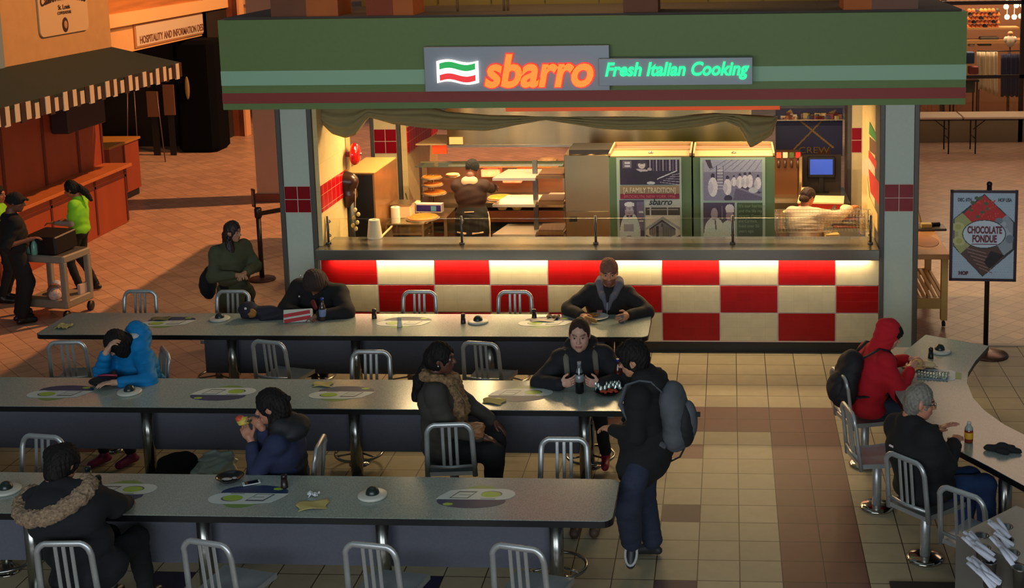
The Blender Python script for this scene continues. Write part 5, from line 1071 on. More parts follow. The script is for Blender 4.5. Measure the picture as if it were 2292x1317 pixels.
b = MB(); [b.box(-.1 + .09 * (k % 3), -.03 + .09 * (k % 3), .02 + .035 * (k // 3), .04 + .035 * (k // 3), .0021, .0028) for k in range(6)]; b.build('print_blocks', mat('newsprint', (80, 78, 84), .6), t); b = MB(); b.box(.2, .25, -.08, .08, 0, .001); b.build('green_edge', LIM2, t)
b = MB(); b.grid(lambda u, v: (-.12 + u * .26, -.13 + v * .14, .006 + .02 * abs(math.sin(u * 31) * math.cos(v * 23 + u * 9))), 40, 24, smooth=False); b.build('foil', mat('foil', (176, 190, 184), .32, .9), t)
p = at(2068, 815, z=.78); b = MB(); b.ball(tuple(p + Vector((.02, 0, -.0))), .085, .045, .03, 16, T=Matrix.Rotation(R(-25), 3, 'Z').to_4x4()); tag(b.build('wrap_roll', mat('wrap', (206, 180, 136), .8, 0, .1, 20)), 'pale flat bread roll lying behind the red hooded person\'s hands', 'food')
def bottle(name, label, x, y, z, h, r, liq, capc, lab=None, rz=0, top=.72):
    t = thing(name, label, 'bottle', (x, y, z), rz)
    b = MB(); b.lathe([(r * .9, 0), (r, .01), (r, h * .55), (r * .85, h * .66), (r * .45, h * .80), (r * .38, h * .92)], n=20); b.build('bottle', mat('btl%d' % liq[0], liq, .12, 0, spec=.6), t)
    b = MB(); b.lathe([(r * .48, h * .90), (r * .48, h), (r * .3, h)], n=16); b.build('cap', mat('cap%d_%d' % (capc[0], capc[2]), capc, .35), t)
    if lab: b = MB(); b.lathe([(r * 1.02, h * .2), (r * 1.03, h * .21), (r * 1.03, h * .5), (r * 1.02, h * .51)], n=20); b.build('label', mat('lab%d' % lab[0], lab, .5), t)
    return t
p = at(723, 718, z=.742); bottle('drink_bottle', 'dark bottle with blue cap on the far table by the striped carton', p.x, p.y, .742, .235, .034, (56, 44, 40), (28, 56, 150), (110, 130, 170))
p = at(1383, 868, z=.742); bottle('drink_bottle', 'dark red bottle with blue cap beside the foil tray', p.x, p.y + .05, .742, .235, .034, (70, 24, 20), (28, 40, 140))
p = at(2168, 990, z=.742); t = bottle('juice_bottle', 'small juice bottle with orange label on the curved table', p.x, p.y, .742, .16, .033, (120, 40, 20), (180, 186, 180), (206, 150, 40))
b = MB(); b.lathe([(.033, .1), (.030, .115), (.016, .135), (.014, .15)], n=18); b.build('clear_neck', mat('neck', (150, 160, 150), .1, spec=.7), t)
# striped carton
p = at(667, 722, z=.742); t = thing('striped_carton', 'red and white striped carton leaning open on the far table', 'carton', (p.x, p.y, .742), R(12)); Tm = Matrix.Rotation(R(-28), 4, 'X')
b = MB(); b.box(-.14, .14, -.02, .08, 0, .13, T=Tm, bev=.004); b.build('carton', mat('cart_w', (200, 200, 190), .6), t)
for k in range(2): b = MB(); b.box(-.13, .13, -.024, -.018, .01 + k * .055, .045 + k * .055, T=Tm @ Matrix.Rotation(R(-7), 4, 'Y')); b.build('red_stripe', mat('cart_r', (176, 40, 44), .6), t)
# plate with pizza and fries
p = at(1335, 712, z=.742); t = thing('dinner_plate', 'white plate of food in front of the man with the knitted cap', 'plate', (p.x, p.y, .742)); b = MB(); b.lathe([(.05, 0), (.1, .008), (.125, .018), (.122, .02), (.09, .012), (.01, .010)], n=36); b.build('plate', mat('china', (214, 220, 216), .25), t)
for k in range(14): a = RNG.random() * 3; b = MB(); v = Vector((-.04 + RNG.normal() * .025, .0 + RNG.normal() * .02, .018 + .012 * RNG.random())); b.tube([tuple(v), (v.x + .06 * math.cos(a), v.y + .03 * math.sin(a), v.z + .004)], .006, 6); b.build('noodle_food', mat('food_tan', (176, 126, 60), .7), t)
# foil tray
p = at(1362, 882, z=.742); t = thing('foil_tray', 'black tray with crumpled foil and red food at the end of the middle table', 'food tray', (p.x, p.y, .742), R(15)); b = MB(); b.lathe([(.07, 0), (.115, .03), (.12, .032), (.11, .028), (.06, .006)], n=28, sy=.8); b.build('tray', DARK, t)
b = MB(); b.grid(lambda u, v: (-.11 + u * .22, .0 + v * .09 , .03 + .035 * abs(math.sin(u * 17 + v * 7) * math.cos(v * 13 - u * 5)) + .03 * math.sin(PI * v)), 34, 16, smooth=False); b.build('foil', mat('foil', (176, 190, 184), .32, .9), t)
for k in range(16): v = (RNG.uniform(-.07, .08), RNG.uniform(-.06, .0), .032 + .01 * RNG.random()); b = MB(); b.ball(v, .016, .012, .01, 8); b.build('red_food', mat('redfood', (170, 56, 26), .4), t)
# black bowl + phone
p = at(515, 1076, z=.742); t = thing('black_bowl', 'shallow black bowl with scraps on the near table', 'bowl', (p.x, p.y, .742)); b = MB(); b.lathe([(.06, 0), (.095, .03), (.10, .034), (.092, .03), (.05, .008), (.01, .008)], n=32); b.build('bowl', mat('bowl_black', (16, 16, 18), .15), t); b = MB(); b.ball((-.02, -.01, .014), .04, .02, .008, 10); b.ball((.03, .01, .014), .02, .012, .008, 10); b.build('scraps', mat('scrap', (170, 166, 160), .6), t)
p = at(563, 1083, z=.7445); t = thing('mobile_phone', 'white edged black screened phone lying on the near table', 'phone', (p.x, p.y, .7445 + .001), R(28)); b = MB(); b.box(-.062, .062, -.03, .03, 0, .008, bev=.004); b.build('body', mat('phone_w', (206, 210, 210), .3), t); b = MB(); b.box(-.047, .047, -.027, .027, .008, .0085); b.build('screen', mat('phone_s', (8, 10, 14), .1), t)
# black hat and gloves
def cloth_blob(name, label, cat, px, py, z, parts, m, rz=0):
    p = at(px, py, z=z); t = thing(name, label, cat, (p.x, p.y, z), rz); return t
p = at(235, 862, z=.742); t = thing('black_pouch', 'round black pouch with a pink strap under the blue jacket', 'pouch', (p.x, p.y, .742)); b = MB(); b.ball((0, 0, .035), .14, .09, .036, 24); b.build('pouch', mat('pouch_blk', (14, 14, 16), .6, 0, .3, 30, .5), t); b = MB(); b.tube([(-.08, .05, .065), (0, .04, .075), (.09, .05, .068)], .008, 6); b.build('strap', mat('pinkstrap', (170, 50, 84), .5), t)
# ============================================================ people: smooth-union surfaces
def A3(v): return np.array([v[0], v[1], v[2]], dtype=np.float32)
def nrm(v): v = np.asarray(v, dtype=float); return v / (np.linalg.norm(v) + 1e-9)
def cone(a, b, r1, r2=None, k=None): return ('c', A3(a), A3(b), float(r1), float(r1 if r2 is None else r2), 'add', k)
def ell(c, r, M=None, k=None, op='add'): return ('e', A3(c), A3(r), None if M is None else np.asarray(M, dtype=np.float32), 0, op, k)
def sub(p): p = list(p); p[5] = 'sub'; return tuple(p)
def surface(prims, vox, K=.02, noise=None):
    lo = np.full(3, 1e9); hi = -lo
    for p in prims:
        if p[5] == 'sub': continue
        if p[0] == 'c': r = max(p[3], p[4]); l = np.minimum(p[1], p[2]) - r; h = np.maximum(p[1], p[2]) + r
        else: r = float(max(p[2])); l = p[1] - r; h = p[1] + r
        lo = np.minimum(lo, l); hi = np.maximum(hi, h)
    pad = .03 + 2 * vox; lo -= pad; hi += pad; n = np.ceil((hi - lo) / vox).astype(int) + 1
    ax = [(lo[i] + vox * np.arange(n[i])).astype(np.float32) for i in range(3)]
    D = np.full(n, .06, np.float32)
    for p in prims:
        k = K if p[6] is None else p[6]; m = .05 + k
        if p[0] == 'c': r = max(p[3], p[4]); l = np.minimum(p[1], p[2]) - r - m; h = np.maximum(p[1], p[2]) + r + m
        else: r = float(max(p[2])); l = p[1] - r - m; h = p[1] + r + m
        i0 = np.clip(((l - lo) / vox).astype(int), 0, n); i1 = np.clip(np.ceil((h - lo) / vox).astype(int) + 1, 0, n)
        if np.any(i1 <= i0): continue
        X = ax[0][i0[0]:i1[0], None, None]; Y = ax[1][None, i0[1]:i1[1], None]; Z = ax[2][None, None, i0[2]:i1[2]]
        if p[0] == 'c':
            a, b = p[1], p[2]; ab = b - a; L = float(ab @ ab) + 1e-9
            x, y, z = X - a[0], Y - a[1], Z - a[2]
            t = np.clip((x * ab[0] + y * ab[1] + z * ab[2]) / L, 0, 1)
            d = np.sqrt((x - t * ab[0]) ** 2 + (y - t * ab[1]) ** 2 + (z - t * ab[2]) ** 2) - (p[3] + (p[4] - p[3]) * t)
        else:
            x, y, z = X - p[1][0], Y - p[1][1], Z - p[1][2]; M_ = p[3]
            if M_ is not None: x, y, z = (x * M_[0, 0] + y * M_[1, 0] + z * M_[2, 0], x * M_[0, 1] + y * M_[1, 1] + z * M_[2, 1], x * M_[0, 2] + y * M_[1, 2] + z * M_[2, 2])
            r_ = p[2]; k0 = np.sqrt((x / r_[0]) ** 2 + (y / r_[1]) ** 2 + (z / r_[2]) ** 2) + 1e-6
            k1 = np.sqrt((x / r_[0] ** 2) ** 2 + (y / r_[1] ** 2) ** 2 + (z / r_[2] ** 2) ** 2) + 1e-6; d = k0 * (k0 - 1) / k1
        s = (slice(i0[0], i1[0]), slice(i0[1], i1[1]), slice(i0[2], i1[2])); B = D[s]
        if p[5] == 'sub':
            hh = np.clip(.5 - .5 * (B + d) / k, 0, 1); D[s] = B + (-d - B) * hh + k * hh * (1 - hh)
        else:
            hh = np.clip(.5 + .5 * (B - d) / k, 0, 1); D[s] = B + (d - B) * hh - k * hh * (1 - hh)
    if noise is not None: D += noise(ax[0][:, None, None], ax[1][None, :, None], ax[2][None, None, :]).astype(np.float32)
    D[0], D[-1], D[:, 0], D[:, -1], D[:, :, 0], D[:, :, -1] = .1, .1, .1, .1, .1, .1
    S = D < 0; C = [S[i:n[0] - 1 + i, j:n[1] - 1 + j, k:n[2] - 1 + k] for i in (0, 1) for j in (0, 1) for k in (0, 1)]
    al = C[0].copy(); an = C[0].copy()
    for c in C[1:]: al &= c; an |= c
    act = an & ~al; idx = np.argwhere(act); m = len(idx); I = np.full(act.shape, -1, np.int32); I[act] = np.arange(m)
    cv = {}
    for a in (0, 1):
        for b in (0, 1):
            for c in (0, 1): cv[(a, b, c)] = D[idx[:, 0] + a, idx[:, 1] + b, idx[:, 2] + c]
    P = np.zeros((m, 3)); W_ = np.zeros(m)
    for (a, b) in [((0, 0, 0), (1, 0, 0)), ((0, 1, 0), (1, 1, 0)), ((0, 0, 1), (1, 0, 1)), ((0, 1, 1), (1, 1, 1)), ((0, 0, 0), (0, 1, 0)), ((1, 0, 0), (1, 1, 0)), ((0, 0, 1), (0, 1, 1)), ((1, 0, 1), (1, 1, 1)), ((0, 0, 0), (0, 0, 1)), ((1, 0, 0), (1, 0, 1)), ((0, 1, 0), (0, 1, 1)), ((1, 1, 0), (1, 1, 1))]:
        x0, x1 = cv[a], cv[b]; cr = (x0 < 0) != (x1 < 0); t = np.where(cr, x0 / (x0 - x1 + 1e-12), 0)
        pa, pb = np.array(a, float), np.array(b, float); P += np.where(cr[:, None], pa + t[:, None] * (pb - pa), 0); W_ += cr
    P = P / W_[:, None]; V = lo + (idx + P) * vox
    F = []
    for axn in range(3):
        u, w = (axn + 1) % 3, (axn + 2) % 3
        s0 = [slice(0, n[i]) for i in range(3)]; s1 = list(s0); s0[axn] = slice(0, n[axn] - 1); s1[axn] = slice(1, n[axn])
        cr = S[tuple(s0)] != S[tuple(s1)]; q = np.argwhere(cr)
        q = q[(q[:, u] > 0) & (q[:, w] > 0) & (q[:, u] < n[u] - 1) & (q[:, w] < n[w] - 1)]
        ins = S[q[:, 0], q[:, 1], q[:, 2]]
        def cell(du, dw):
            r = q.copy(); r[:, u] -= du; r[:, w] -= dw; return I[r[:, 0], r[:, 1], r[:, 2]]
        f = np.stack([cell(1, 1), cell(0, 1), cell(0, 0), cell(1, 0)], 1); f[~ins] = f[~ins][:, ::-1]; F.append(f)
    return V, np.concatenate(F)
def mesh_obj(name, V, F, m, parent, cols=None):
    V = V - np.array(root_loc(parent)) if parent is not None else V
    me = bpy.data.meshes.new(name); me.vertices.add(len(V)); me.vertices.foreach_set('co', V.ravel().astype(np.float32))
    k = F.shape[1]; me.loops.add(F.size); me.loops.foreach_set('vertex_index', F.ravel().astype(np.int32))
    me.polygons.add(len(F)); me.polygons.foreach_set('loop_start', np.arange(0, F.size, k, dtype=np.int32)); me.update(calc_edges=True)
    me.polygons.foreach_set('use_smooth', np.ones(len(F), bool)); me.materials.append(m)
    if cols is not None:
        a = me.color_attributes.new('Col', 'FLOAT_COLOR', 'POINT'); a.data.foreach_set('color', np.concatenate([cols, np.ones((len(cols), 1))], 1).astype(np.float32).ravel())
    o = bpy.data.objects.new(name, me); COL.objects.link(o)
    if parent is not None: o.parent = parent
    return o
def blob(name, prims, vox, m, parent, K=.02, noise=None):
    V, F = surface(prims, vox, K, noise); return mesh_obj(name, V, F, m, parent)
def folds(a=.004, s=18., seed=0):
    r = np.random.default_rng(seed); ph = r.random(6) * 6
    return lambda X, Y, Z: a * (np.sin(X * s + 5 * np.sin(Z * s * .55 + ph[0]) + ph[1]) * np.sin(Z * s * 1.3 + ph[2] + 2 * np.sin(Y * s * .8)) + .5 * np.sin(Y * s * 1.7 + Z * s * .9 + ph[3]))
def fuzz(a=.006, s=90.):
    return lambda X, Y, Z: a * (np.sin(X * s + 3 * np.sin(Y * s * .7)) * np.sin(Y * s * 1.1 + 2 * np.sin(Z * s)) * np.sin(Z * s * .9 + X * 40))
def ik(a, t, l1, l2, hint):
    a, t, hint = map(lambda v: np.array(v, float), (a, t, hint)); d = t - a; L = np.linalg.norm(d); L2 = min(L, (l1 + l2) * .995); u = d / (L + 1e-9); t = a + u * L2
    x = (l1 * l1 - l2 * l2 + L2 * L2) / (2 * L2); h = math.sqrt(max(0, l1 * l1 - x * x)); p = hint - u * (hint @ u); p = nrm(p); return a + u * x + p * h, t
def fingers(w, hd, pn, side, s, curl, spread=.3):
    """palm and five bent fingers; hd along the hand, pn palm normal, side towards the thumb"""
    pr = []; hd, pn, side = nrm(hd), nrm(pn), nrm(side); Mh = np.stack([side, pn, hd], 1)
    pr.append(cone(w, w + hd * .03 * s, .024 * s, .028 * s)); pr.append(ell(w + hd * .058 * s, (.040 * s, .016 * s, .046 * s), Mh, k=.012))
    for i, (o, L) in enumerate(((.029, .076), (.010, .086), (-.009, .080), (-.028, .062))):
        b = w + hd * (.092 - .004 * abs(i - 1.2)) * s + side * o * s; a = curl * (1 + .08 * i); d = nrm(hd + side * (o * spread * 6)); r = (.0088 - .0006 * (i == 3)) * s
        pr.append(cone(w + hd * .06 * s + side * o * s * .8, b, r * 1.25, r * 1.1, k=.006))
        for seg, f in enumerate((.45, .32, .23)):
            ang = a * (.55 + .45 * seg); dd = nrm(d * math.cos(ang) + pn * math.sin(ang)); e = b + dd * L * f * s; pr.append(cone(b, e, r, r * .92, k=.003)); b = e; r *= .93
    b = w + hd * .028 * s + side * .030 * s; d = nrm(hd * .75 + side * .75 + pn * .25 * curl); e = b + d * .042 * s; pr.append(cone(b - d * .01, e, .0135 * s, .0105 * s, k=.008))
    d2 = nrm(hd * .95 + side * .25 + pn * .55 * curl); pr.append(cone(e, e + d2 * .034 * s, .0105 * s, .0085 * s, k=.003)); return pr
EYEW, EYEB = mat('eye_white', (150, 140, 132), .4), mat('eye_dark', (30, 20, 16), .3)
LIM_ = {'ua': .285, 'fa': .255, 'th': .43, 'sh': .42}
def person(name_label, head, hip, face, hface=None, hpitch=10., s=1., hands=None, elbows=None, ankles=None, knees=None, skin=(190, 140, 112),
           top=None, topm=None, bulk=1., pants=None, shoes=None, hair=None, hairm=None, vox=.0075, hs=1., curl=(.7, .7), palm=(None, None), thumb=(None, None), hem=0., sleeve=1., beard=None, twist=0., cuff=.04, handdir=(None, None), hroll=0., shw=.175, tn=None, base=None, brow=(50, 34, 26), lips=(150, 84, 76), pantr=1., jaw=1., hnoise=1.):
    """head = centre of head, hip = pelvis centre, face = body yaw in degrees (0 = +X, -90 = towards the viewer)"""
    head, hip = np.array(head, float), np.array(hip, float); hface = face if hface is None else hface
    F = np.array([math.cos(R(face)), math.sin(R(face)), 0.]); Rr = np.array([F[1], -F[0], 0.])
    tw = R(face + twist); Fs = np.array([math.cos(tw), math.sin(tw), 0.]); Rs = np.array([Fs[1], -Fs[0], 0.])
    hf0 = np.array([math.cos(R(hface)), math.sin(R(hface)), 0.]); hr = np.array([hf0[1], -hf0[0], 0.]); up = np.array([0, 0, 1.])
    hf = hf0 * math.cos(R(hpitch)) - up * math.sin(R(hpitch)); hu = np.cross(hr, hf)
    if hroll: c_, s_ = math.cos(R(hroll)), math.sin(R(hroll)); hr, hu = hr * c_ + hu * s_, hu * c_ - hr * s_
    hs = hs * s
    neck = head - hu * .115 * hs - hf * .045 * hs                       # top of neck
    tdir = nrm(neck - hip); N = neck - nrm(tdir + up * .3) * .055 * s        # base of neck
    U = nrm(N - hip); Ff = nrm(Fs - U * (Fs @ U)); Rt = nrm(np.cross(Ff, U)); T3 = np.stack([Rt, Ff, U], 1); tl = np.linalg.norm(N - hip)
    base = (hip[0], hip[1], 0) if base is None else base
    t = thing('person', name_label, 'person', base)
    sh = [N - U * .055 * s + Rt * shw * s * q for q in (-1, 1)]; SH = np.mean(sh, 0)     # left then right
    # body -------------------------------------------------
    pr = [cone(neck + hu * .02, N - U * .03, .054 * s, .062 * s), ell(N - U * .19 * s, (.155 * s, .10 * s, .19 * s), T3), ell(hip + U * .10, (.135 * s, .095 * s, .14 * s), T3), ell(hip + U * .0, (.155 * s, .11 * s, .11 * s), T3)]
    pr += [cone(SH, sh[0], .05 * s, .045 * s), cone(SH, sh[1], .05 * s, .045 * s)]
    H_ = np.stack([hr, hf, hu], 1)
    def hp(x, y, z): return head + (hr * x + hf * y + hu * z) * hs
    pr += [ell(hp(0, -.008, .022), (.074 * hs, .094 * hs, .098 * hs), H_), ell(hp(0, .022, -.040), (.060 * hs * jaw, .068 * hs, .070 * hs), H_, k=.02), cone(hp(0, .058, -.088), hp(0, .060, -.086), .022 * hs, k=.022)]
    pr += [ell(hp(0, .078, .030), (.045 * hs, .016 * hs, .012 * hs), H_, k=.012), ell(hp(-.036, .058, -.020), (.022 * hs, .02 * hs, .02 * hs), H_, k=.015), ell(hp(.036, .058, -.020), (.022 * hs, .02 * hs, .02 * hs), H_, k=.015)]
    for q in (-1, 1): pr.append(sub(ell(hp(q * .031, .098, .012), (.017 * hs, .014 * hs, .008 * hs), H_, k=.007)))
    pr += [cone(hp(0, .086, .012), hp(0, .108, -.020), .008 * hs, .0125 * hs, k=.007), cone(hp(-.011, .096, -.024), hp(.011, .096, -.024), .009 * hs, k=.006), cone(hp(-.016, .087, -.050), hp(.016, .087, -.050), .0085 * hs, k=.006), cone(hp(-.012, .085, -.061), hp(.012, .085, -.061), .009 * hs, k=.006)]
    for q in (-1, 1): pr += [ell(hp(q * .074, -.010, .002), (.010 * hs, .017 * hs, .030 * hs), H_, k=.006)]
    # arms
    hands = hands or [None, None]; elbows = elbows or [None, None]; arm = []
    for i, q in enumerate((-1, 1)):
        if hands[i] is None: hands[i] = sh[i] - np.array([0, 0, .50 * s]) + F * .06 + Rr * q * .08
        hint = elbows[i] if elbows[i] is not None else (-up * .8 - F * .5 + Rr * q * .6)
        el, wr = ik(sh[i], hands[i], LIM_['ua'] * s, LIM_['fa'] * s, hint); arm.append((el, wr))
        pr += [cone(sh[i], el, .042 * s, .034 * s), cone(el, wr, .034 * s, .023 * s)]
        hd = nrm(wr - el) if handdir[i] is None else nrm(handdir[i]); pn = palm[i] if palm[i] is not None else -up; pn = nrm(np.array(pn, float) - hd * (np.array(pn, float) @ hd))
        td = thumb[i] if thumb[i] is not None else -Rr * q; td = np.array(td, float); td = nrm(td - hd * (td @ hd) - pn * (td @ pn)); pr += fingers(wr + hd * .01, hd, pn, td, s, curl[i])
    # legs
    leg = []; hj = [hip + Rr * .085 * s * q - up * .02 for q in (-1, 1)]; knees = knees or [F * 1. + up * .6, F * 1. + up * .6]
    if ankles is None: ankles = [hj[i] * [1, 1, 0] + np.array([0, 0, .09]) for i in (0, 1)]
    for i in (0, 1):
        kn, an = ik(hj[i], ankles[i], LIM_['th'] * s, LIM_['sh'] * s, knees[i]); leg.append((kn, an))
        pr += [cone(hj[i], kn, .070 * s, .048 * s), cone(kn, an, .046 * s, .034 * s)]
    V, Fc = surface(pr, vox, .02)
    sk = np.array(srgb(skin)); cols = np.tile(sk, (len(V), 1)); q = (V - head) @ H_ / hs
    mouth = (np.abs(q[:, 0]) < .022) & (np.abs(q[:, 2] + .055) < .009) & (q[:, 1] > .075); cols[mouth] = srgb(lips)
    bm = (np.abs(np.abs(q[:, 0]) - .031) < .021) & (np.abs(q[:, 2] - .034 + np.abs(np.abs(q[:, 0]) - .03) * .2) < .0055) & (q[:, 1] > .06); cols[bm] = srgb(brow)
    if beard: bb = (q[:, 2] < -.028) & (q[:, 1] > .0) & (q[:, 2] > -.13) & ~mouth; cols[bb] = np.array(srgb(beard)) * .75 + sk * .25
    body = mesh_obj('body', V, Fc, mat('skin', skin, .5, vcol=True), t, cols)
    for qx in (-1, 1):
        b = MB(); b.ball(hp(qx * .031, .0745, .010), .0105 * hs, n=12); b.ball(hp(qx * .031, .0800, .009), .0068 * hs, n=10, mi=1); b.build('eye', [EYEW, EYEB], body, True)
    # clothing -----------------------------------------------
    if topm:
        g = bulk; cp = [ell(N - U * .18 * s, (.185 * s * g, .130 * s * g, .20 * s), T3), ell(hip + U * .13 * s, (.165 * s * g, .125 * s * g, .17 * s), T3), ell(hip + U * (.02 - hem), (.185 * s * g, .135 * s * g, (.11 + hem * .5) * s), T3), cone(N - U * .03, N + U * .005, .078 * s, .07 * s)]
        for i, q in enumerate((-1, 1)):
            el, wr = arm[i]; cp += [cone(SH, sh[i], .075 * s * g, .068 * s * g)]; end = el + (wr - el) * (1 - cuff)
            if sleeve >= 1: cp += [cone(sh[i], el, .066 * s * g, .055 * s * g), cone(el, end, .054 * s * g, .040 * s * g)]
            else: cp += [cone(sh[i], sh[i] + (el - sh[i]) * sleeve, .066 * s * g, .060 * s * g)]
        cp += [p_ for p_ in (top(dict(N=N, U=U, Rt=Rt, Ff=Ff, T3=T3, head=head, hp=hp, H=H_, hip=hip, sh=sh, arm=arm, s=s)) if top else [])]
        blob('jacket' if sleeve >= 1 else 'shirt', cp, max(vox, .009), topm, t, .03, tn or folds(.004, 20, int(abs(hip[0] * 100))))
    if pants:
        pp = [ell(hip, (.172 * s, .130 * s, .12 * s), T3)]
        for i in (0, 1): kn, an = leg[i]; pp += [cone(hj[i], kn, .088 * s, .066 * s * pantr), cone(kn, an + (kn - an) * .08, .064 * s * pantr, .050 * s * pantr)]
        blob('trousers', pp, max(vox, .010), pants, t, .03, folds(.003, 24, 3))
    if shoes:
        for i in (0, 1):
            kn, an = leg[i]; fd = shoes[1][i] if len(shoes) > 1 and shoes[1] is not None else F; fd = nrm(fd); a = an
            blob('shoe', [cone(a - up * .03 * (abs(fd[2]) < .5), a - up * .055 * (abs(fd[2]) < .5) + fd * .14, .036, .032), cone(a + (0, 0, 0), a - up * .02, .04, .04), cone(a - up * .055 * (abs(fd[2]) < .5) - fd * .04, a - up * .06 * (abs(fd[2]) < .5) + fd * .13, .03, .03)], .010, shoes[0], t, .015)
    if hair:
        hpz = hair(hp, H_, hs, dict(N=N, U=U, Rt=Rt, Ff=Ff)); blob('hair', hpz, max(.006, vox * .85), hairm, t, .012, lambda X, Y, Z: hnoise * (.0035 * np.sin(X * 150 + 4 * np.sin(Z * 22)) * np.sin(Y * 150 + 3 * np.sin(Z * 30)) + .004 * np.sin(X * 34 + Z * 20) * np.sin(Y * 30 - Z * 26)))
    return dict(t=t, hp=hp, H=H_, N=N, U=U, Rt=Rt, Ff=Ff, sh=sh, arm=arm, leg=leg, hip=hip, hf=hf, hu=hu, hr=hr, s=s, hs=hs, T3=T3, F=F, Rr=Rr)
def cap_hair(hp, H, hs, o, top=.016, extra=(), front=.045):
    pz = [ell(hp(0, -.012, .028), ((.074 + top * .75) * hs, (.094 + top * .7) * hs, (.098 + top) * hs), H), ell(hp(0, -.045, -.03), (.07 * hs, .055 * hs, .07 * hs), H, k=.03)] + list(extra)
    pz.append(sub(ell(hp(0, .115, -.045), (.068 * hs, .085 * hs, .12 * hs), H, k=.008)))
    for q in (-1, 1): pz.append(sub(ell(hp(q * .085, .012, -.03), (.022 * hs, .035 * hs, .05 * hs), H, k=.006)))
    return pz
HB = mat('hair_black', (19, 15, 14), .68, 0, .35, 90, .9, spec=.25, stretch=(1, 1, .15)); HBR = mat('hair_brown', (56, 38, 30), .68, 0, .35, 90, .9, spec=.25, stretch=(1, 1, .15))
HGR = mat('hair_grey', (116, 110, 100), .6, 0, .35, 50, .6)
CK = mat('cloth_black', (17, 17, 19), .9, 0, .1, 14, .3); CKN = mat('cloth_ink', (21, 22, 29), .8, 0, .1, 14, .3)
DENIM = mat('denim', (34, 42, 62), .85, 0, .15, 40, .2); DENIMB = mat('denim_blue', (38, 62, 108), .85, 0, .15, 30, .2)
SHB = mat('shoe_black', (20, 19, 20), .4)
# ============================================================ the people of the scene
def P3(p): return np.array([p.x, p.y, p.z])
def pt(px, py, **k): return P3(at(px, py, **k))
UP = np.array([0, 0, 1.])
# seated woman with the bottle, middle table
hd = pt(1297, 752, Y=-2.86); hip = np.array([-.70, -2.60, .57])
wl, wr_ = pt(1345, 846, Y=-3.10), pt(1252, 846, Y=-3.10); wl[2] = wr_[2] = .80
o = person('woman in dark jacket and pack straps holding a bottle, looking at the viewer', hd, hip, -88, -88, 2, 1.0, [wl + (-.0, -.0, .0), wr_], [np.array([1., .1, -.5]), np.array([-1., .1, -.5])], skin=(206, 158, 138),
    ankles=[np.array([-.52, -3.0, .14]), np.array([-.70, -2.95, .16])], topm=CKN, bulk=1.46, pants=CK, shoes=(mat('shoe_red', (150, 22, 44), .5), None), vox=.0048, hs=1.14, jaw=1.12, hnoise=.35, curl=(1.1, 1.1), handdir=(np.array([-.85, -.3, .25]), np.array([.85, -.3, .25])), palm=(np.array([-.1, .9, .1]), np.array([.1, .9, .1])), thumb=(UP, UP),
    hair=lambda hp, H, hs, o: [ell(hp(0, -.016, .028), (.080 * hs, .096 * hs, .104 * hs), H), ell(hp(0, -.07, .09), (.035 * hs, .04 * hs, .035 * hs), H), sub(ell(hp(0, .115, -.035), (.080 * hs, .088 * hs, .125 * hs), H, k=.006))], hairm=HBR, brow=(130, 92, 76), lips=(160, 96, 92),
    top=lambda d: [cone(d['N'] + d['Ff'] * .03 - d['U'] * .05, d['N'] - d['Ff'] * .06 + d['U'] * .02, .08, .078), ell(d['N'] - d['Ff'] * .11 + d['U'] * .02, (.15, .08, .08), d['T3'])])
for q, nm in ((-1, 'left'), (1, 'right')):
    a = o['sh'][0 if q < 0 else 1] * .72 + o['N'] * .28; pth = [a + o['U'] * .078 - o['Ff'] * .02, a + o['U'] * .06 + o['Ff'] * .09, a - o['U'] * .02 + o['Ff'] * .165]
    b = MB(); b.tube([tuple(p) for p in pth], [.026, .026, .024], 10, flat=.45); b.build('pack_strap', mat('strap_sand', (112, 108, 96), .8), o['t'], True)
    b = MB(); e = pth[-1]; b.tube([tuple(e), tuple(e - o['U'] * .05 + o['Ff'] * .015)], [.024, .012], 10, flat=.5); b.build('strap_tip', mat('strap_rust', (130, 70, 44), .7), o['t'], True)
p = (wl + wr_) / 2; bz = .745; t = bottle('soda_bottle', 'clear capped dark soda bottle with silver label held by the seated woman', p[0], p[1] - .045, bz, .27, .036, (16, 14, 16), (150, 150, 156))
b = MB(); b.lathe([(.0345, .10), (.037, .101), (.037, .158), (.033, .16)], n=20); b.build('label', mat('lab_silver', (160, 166, 172), .35, .4), t)
t.children[-1].scale = (1, 1, 1); b = MB(); b.lathe([(.036 * 1.0, .150), (.030, .18), (.018, .215), (.014, .245)], n=20); b.build('clear_shoulder', mat('clear_shoulder', (110, 112, 116), .08, spec=.8), t)
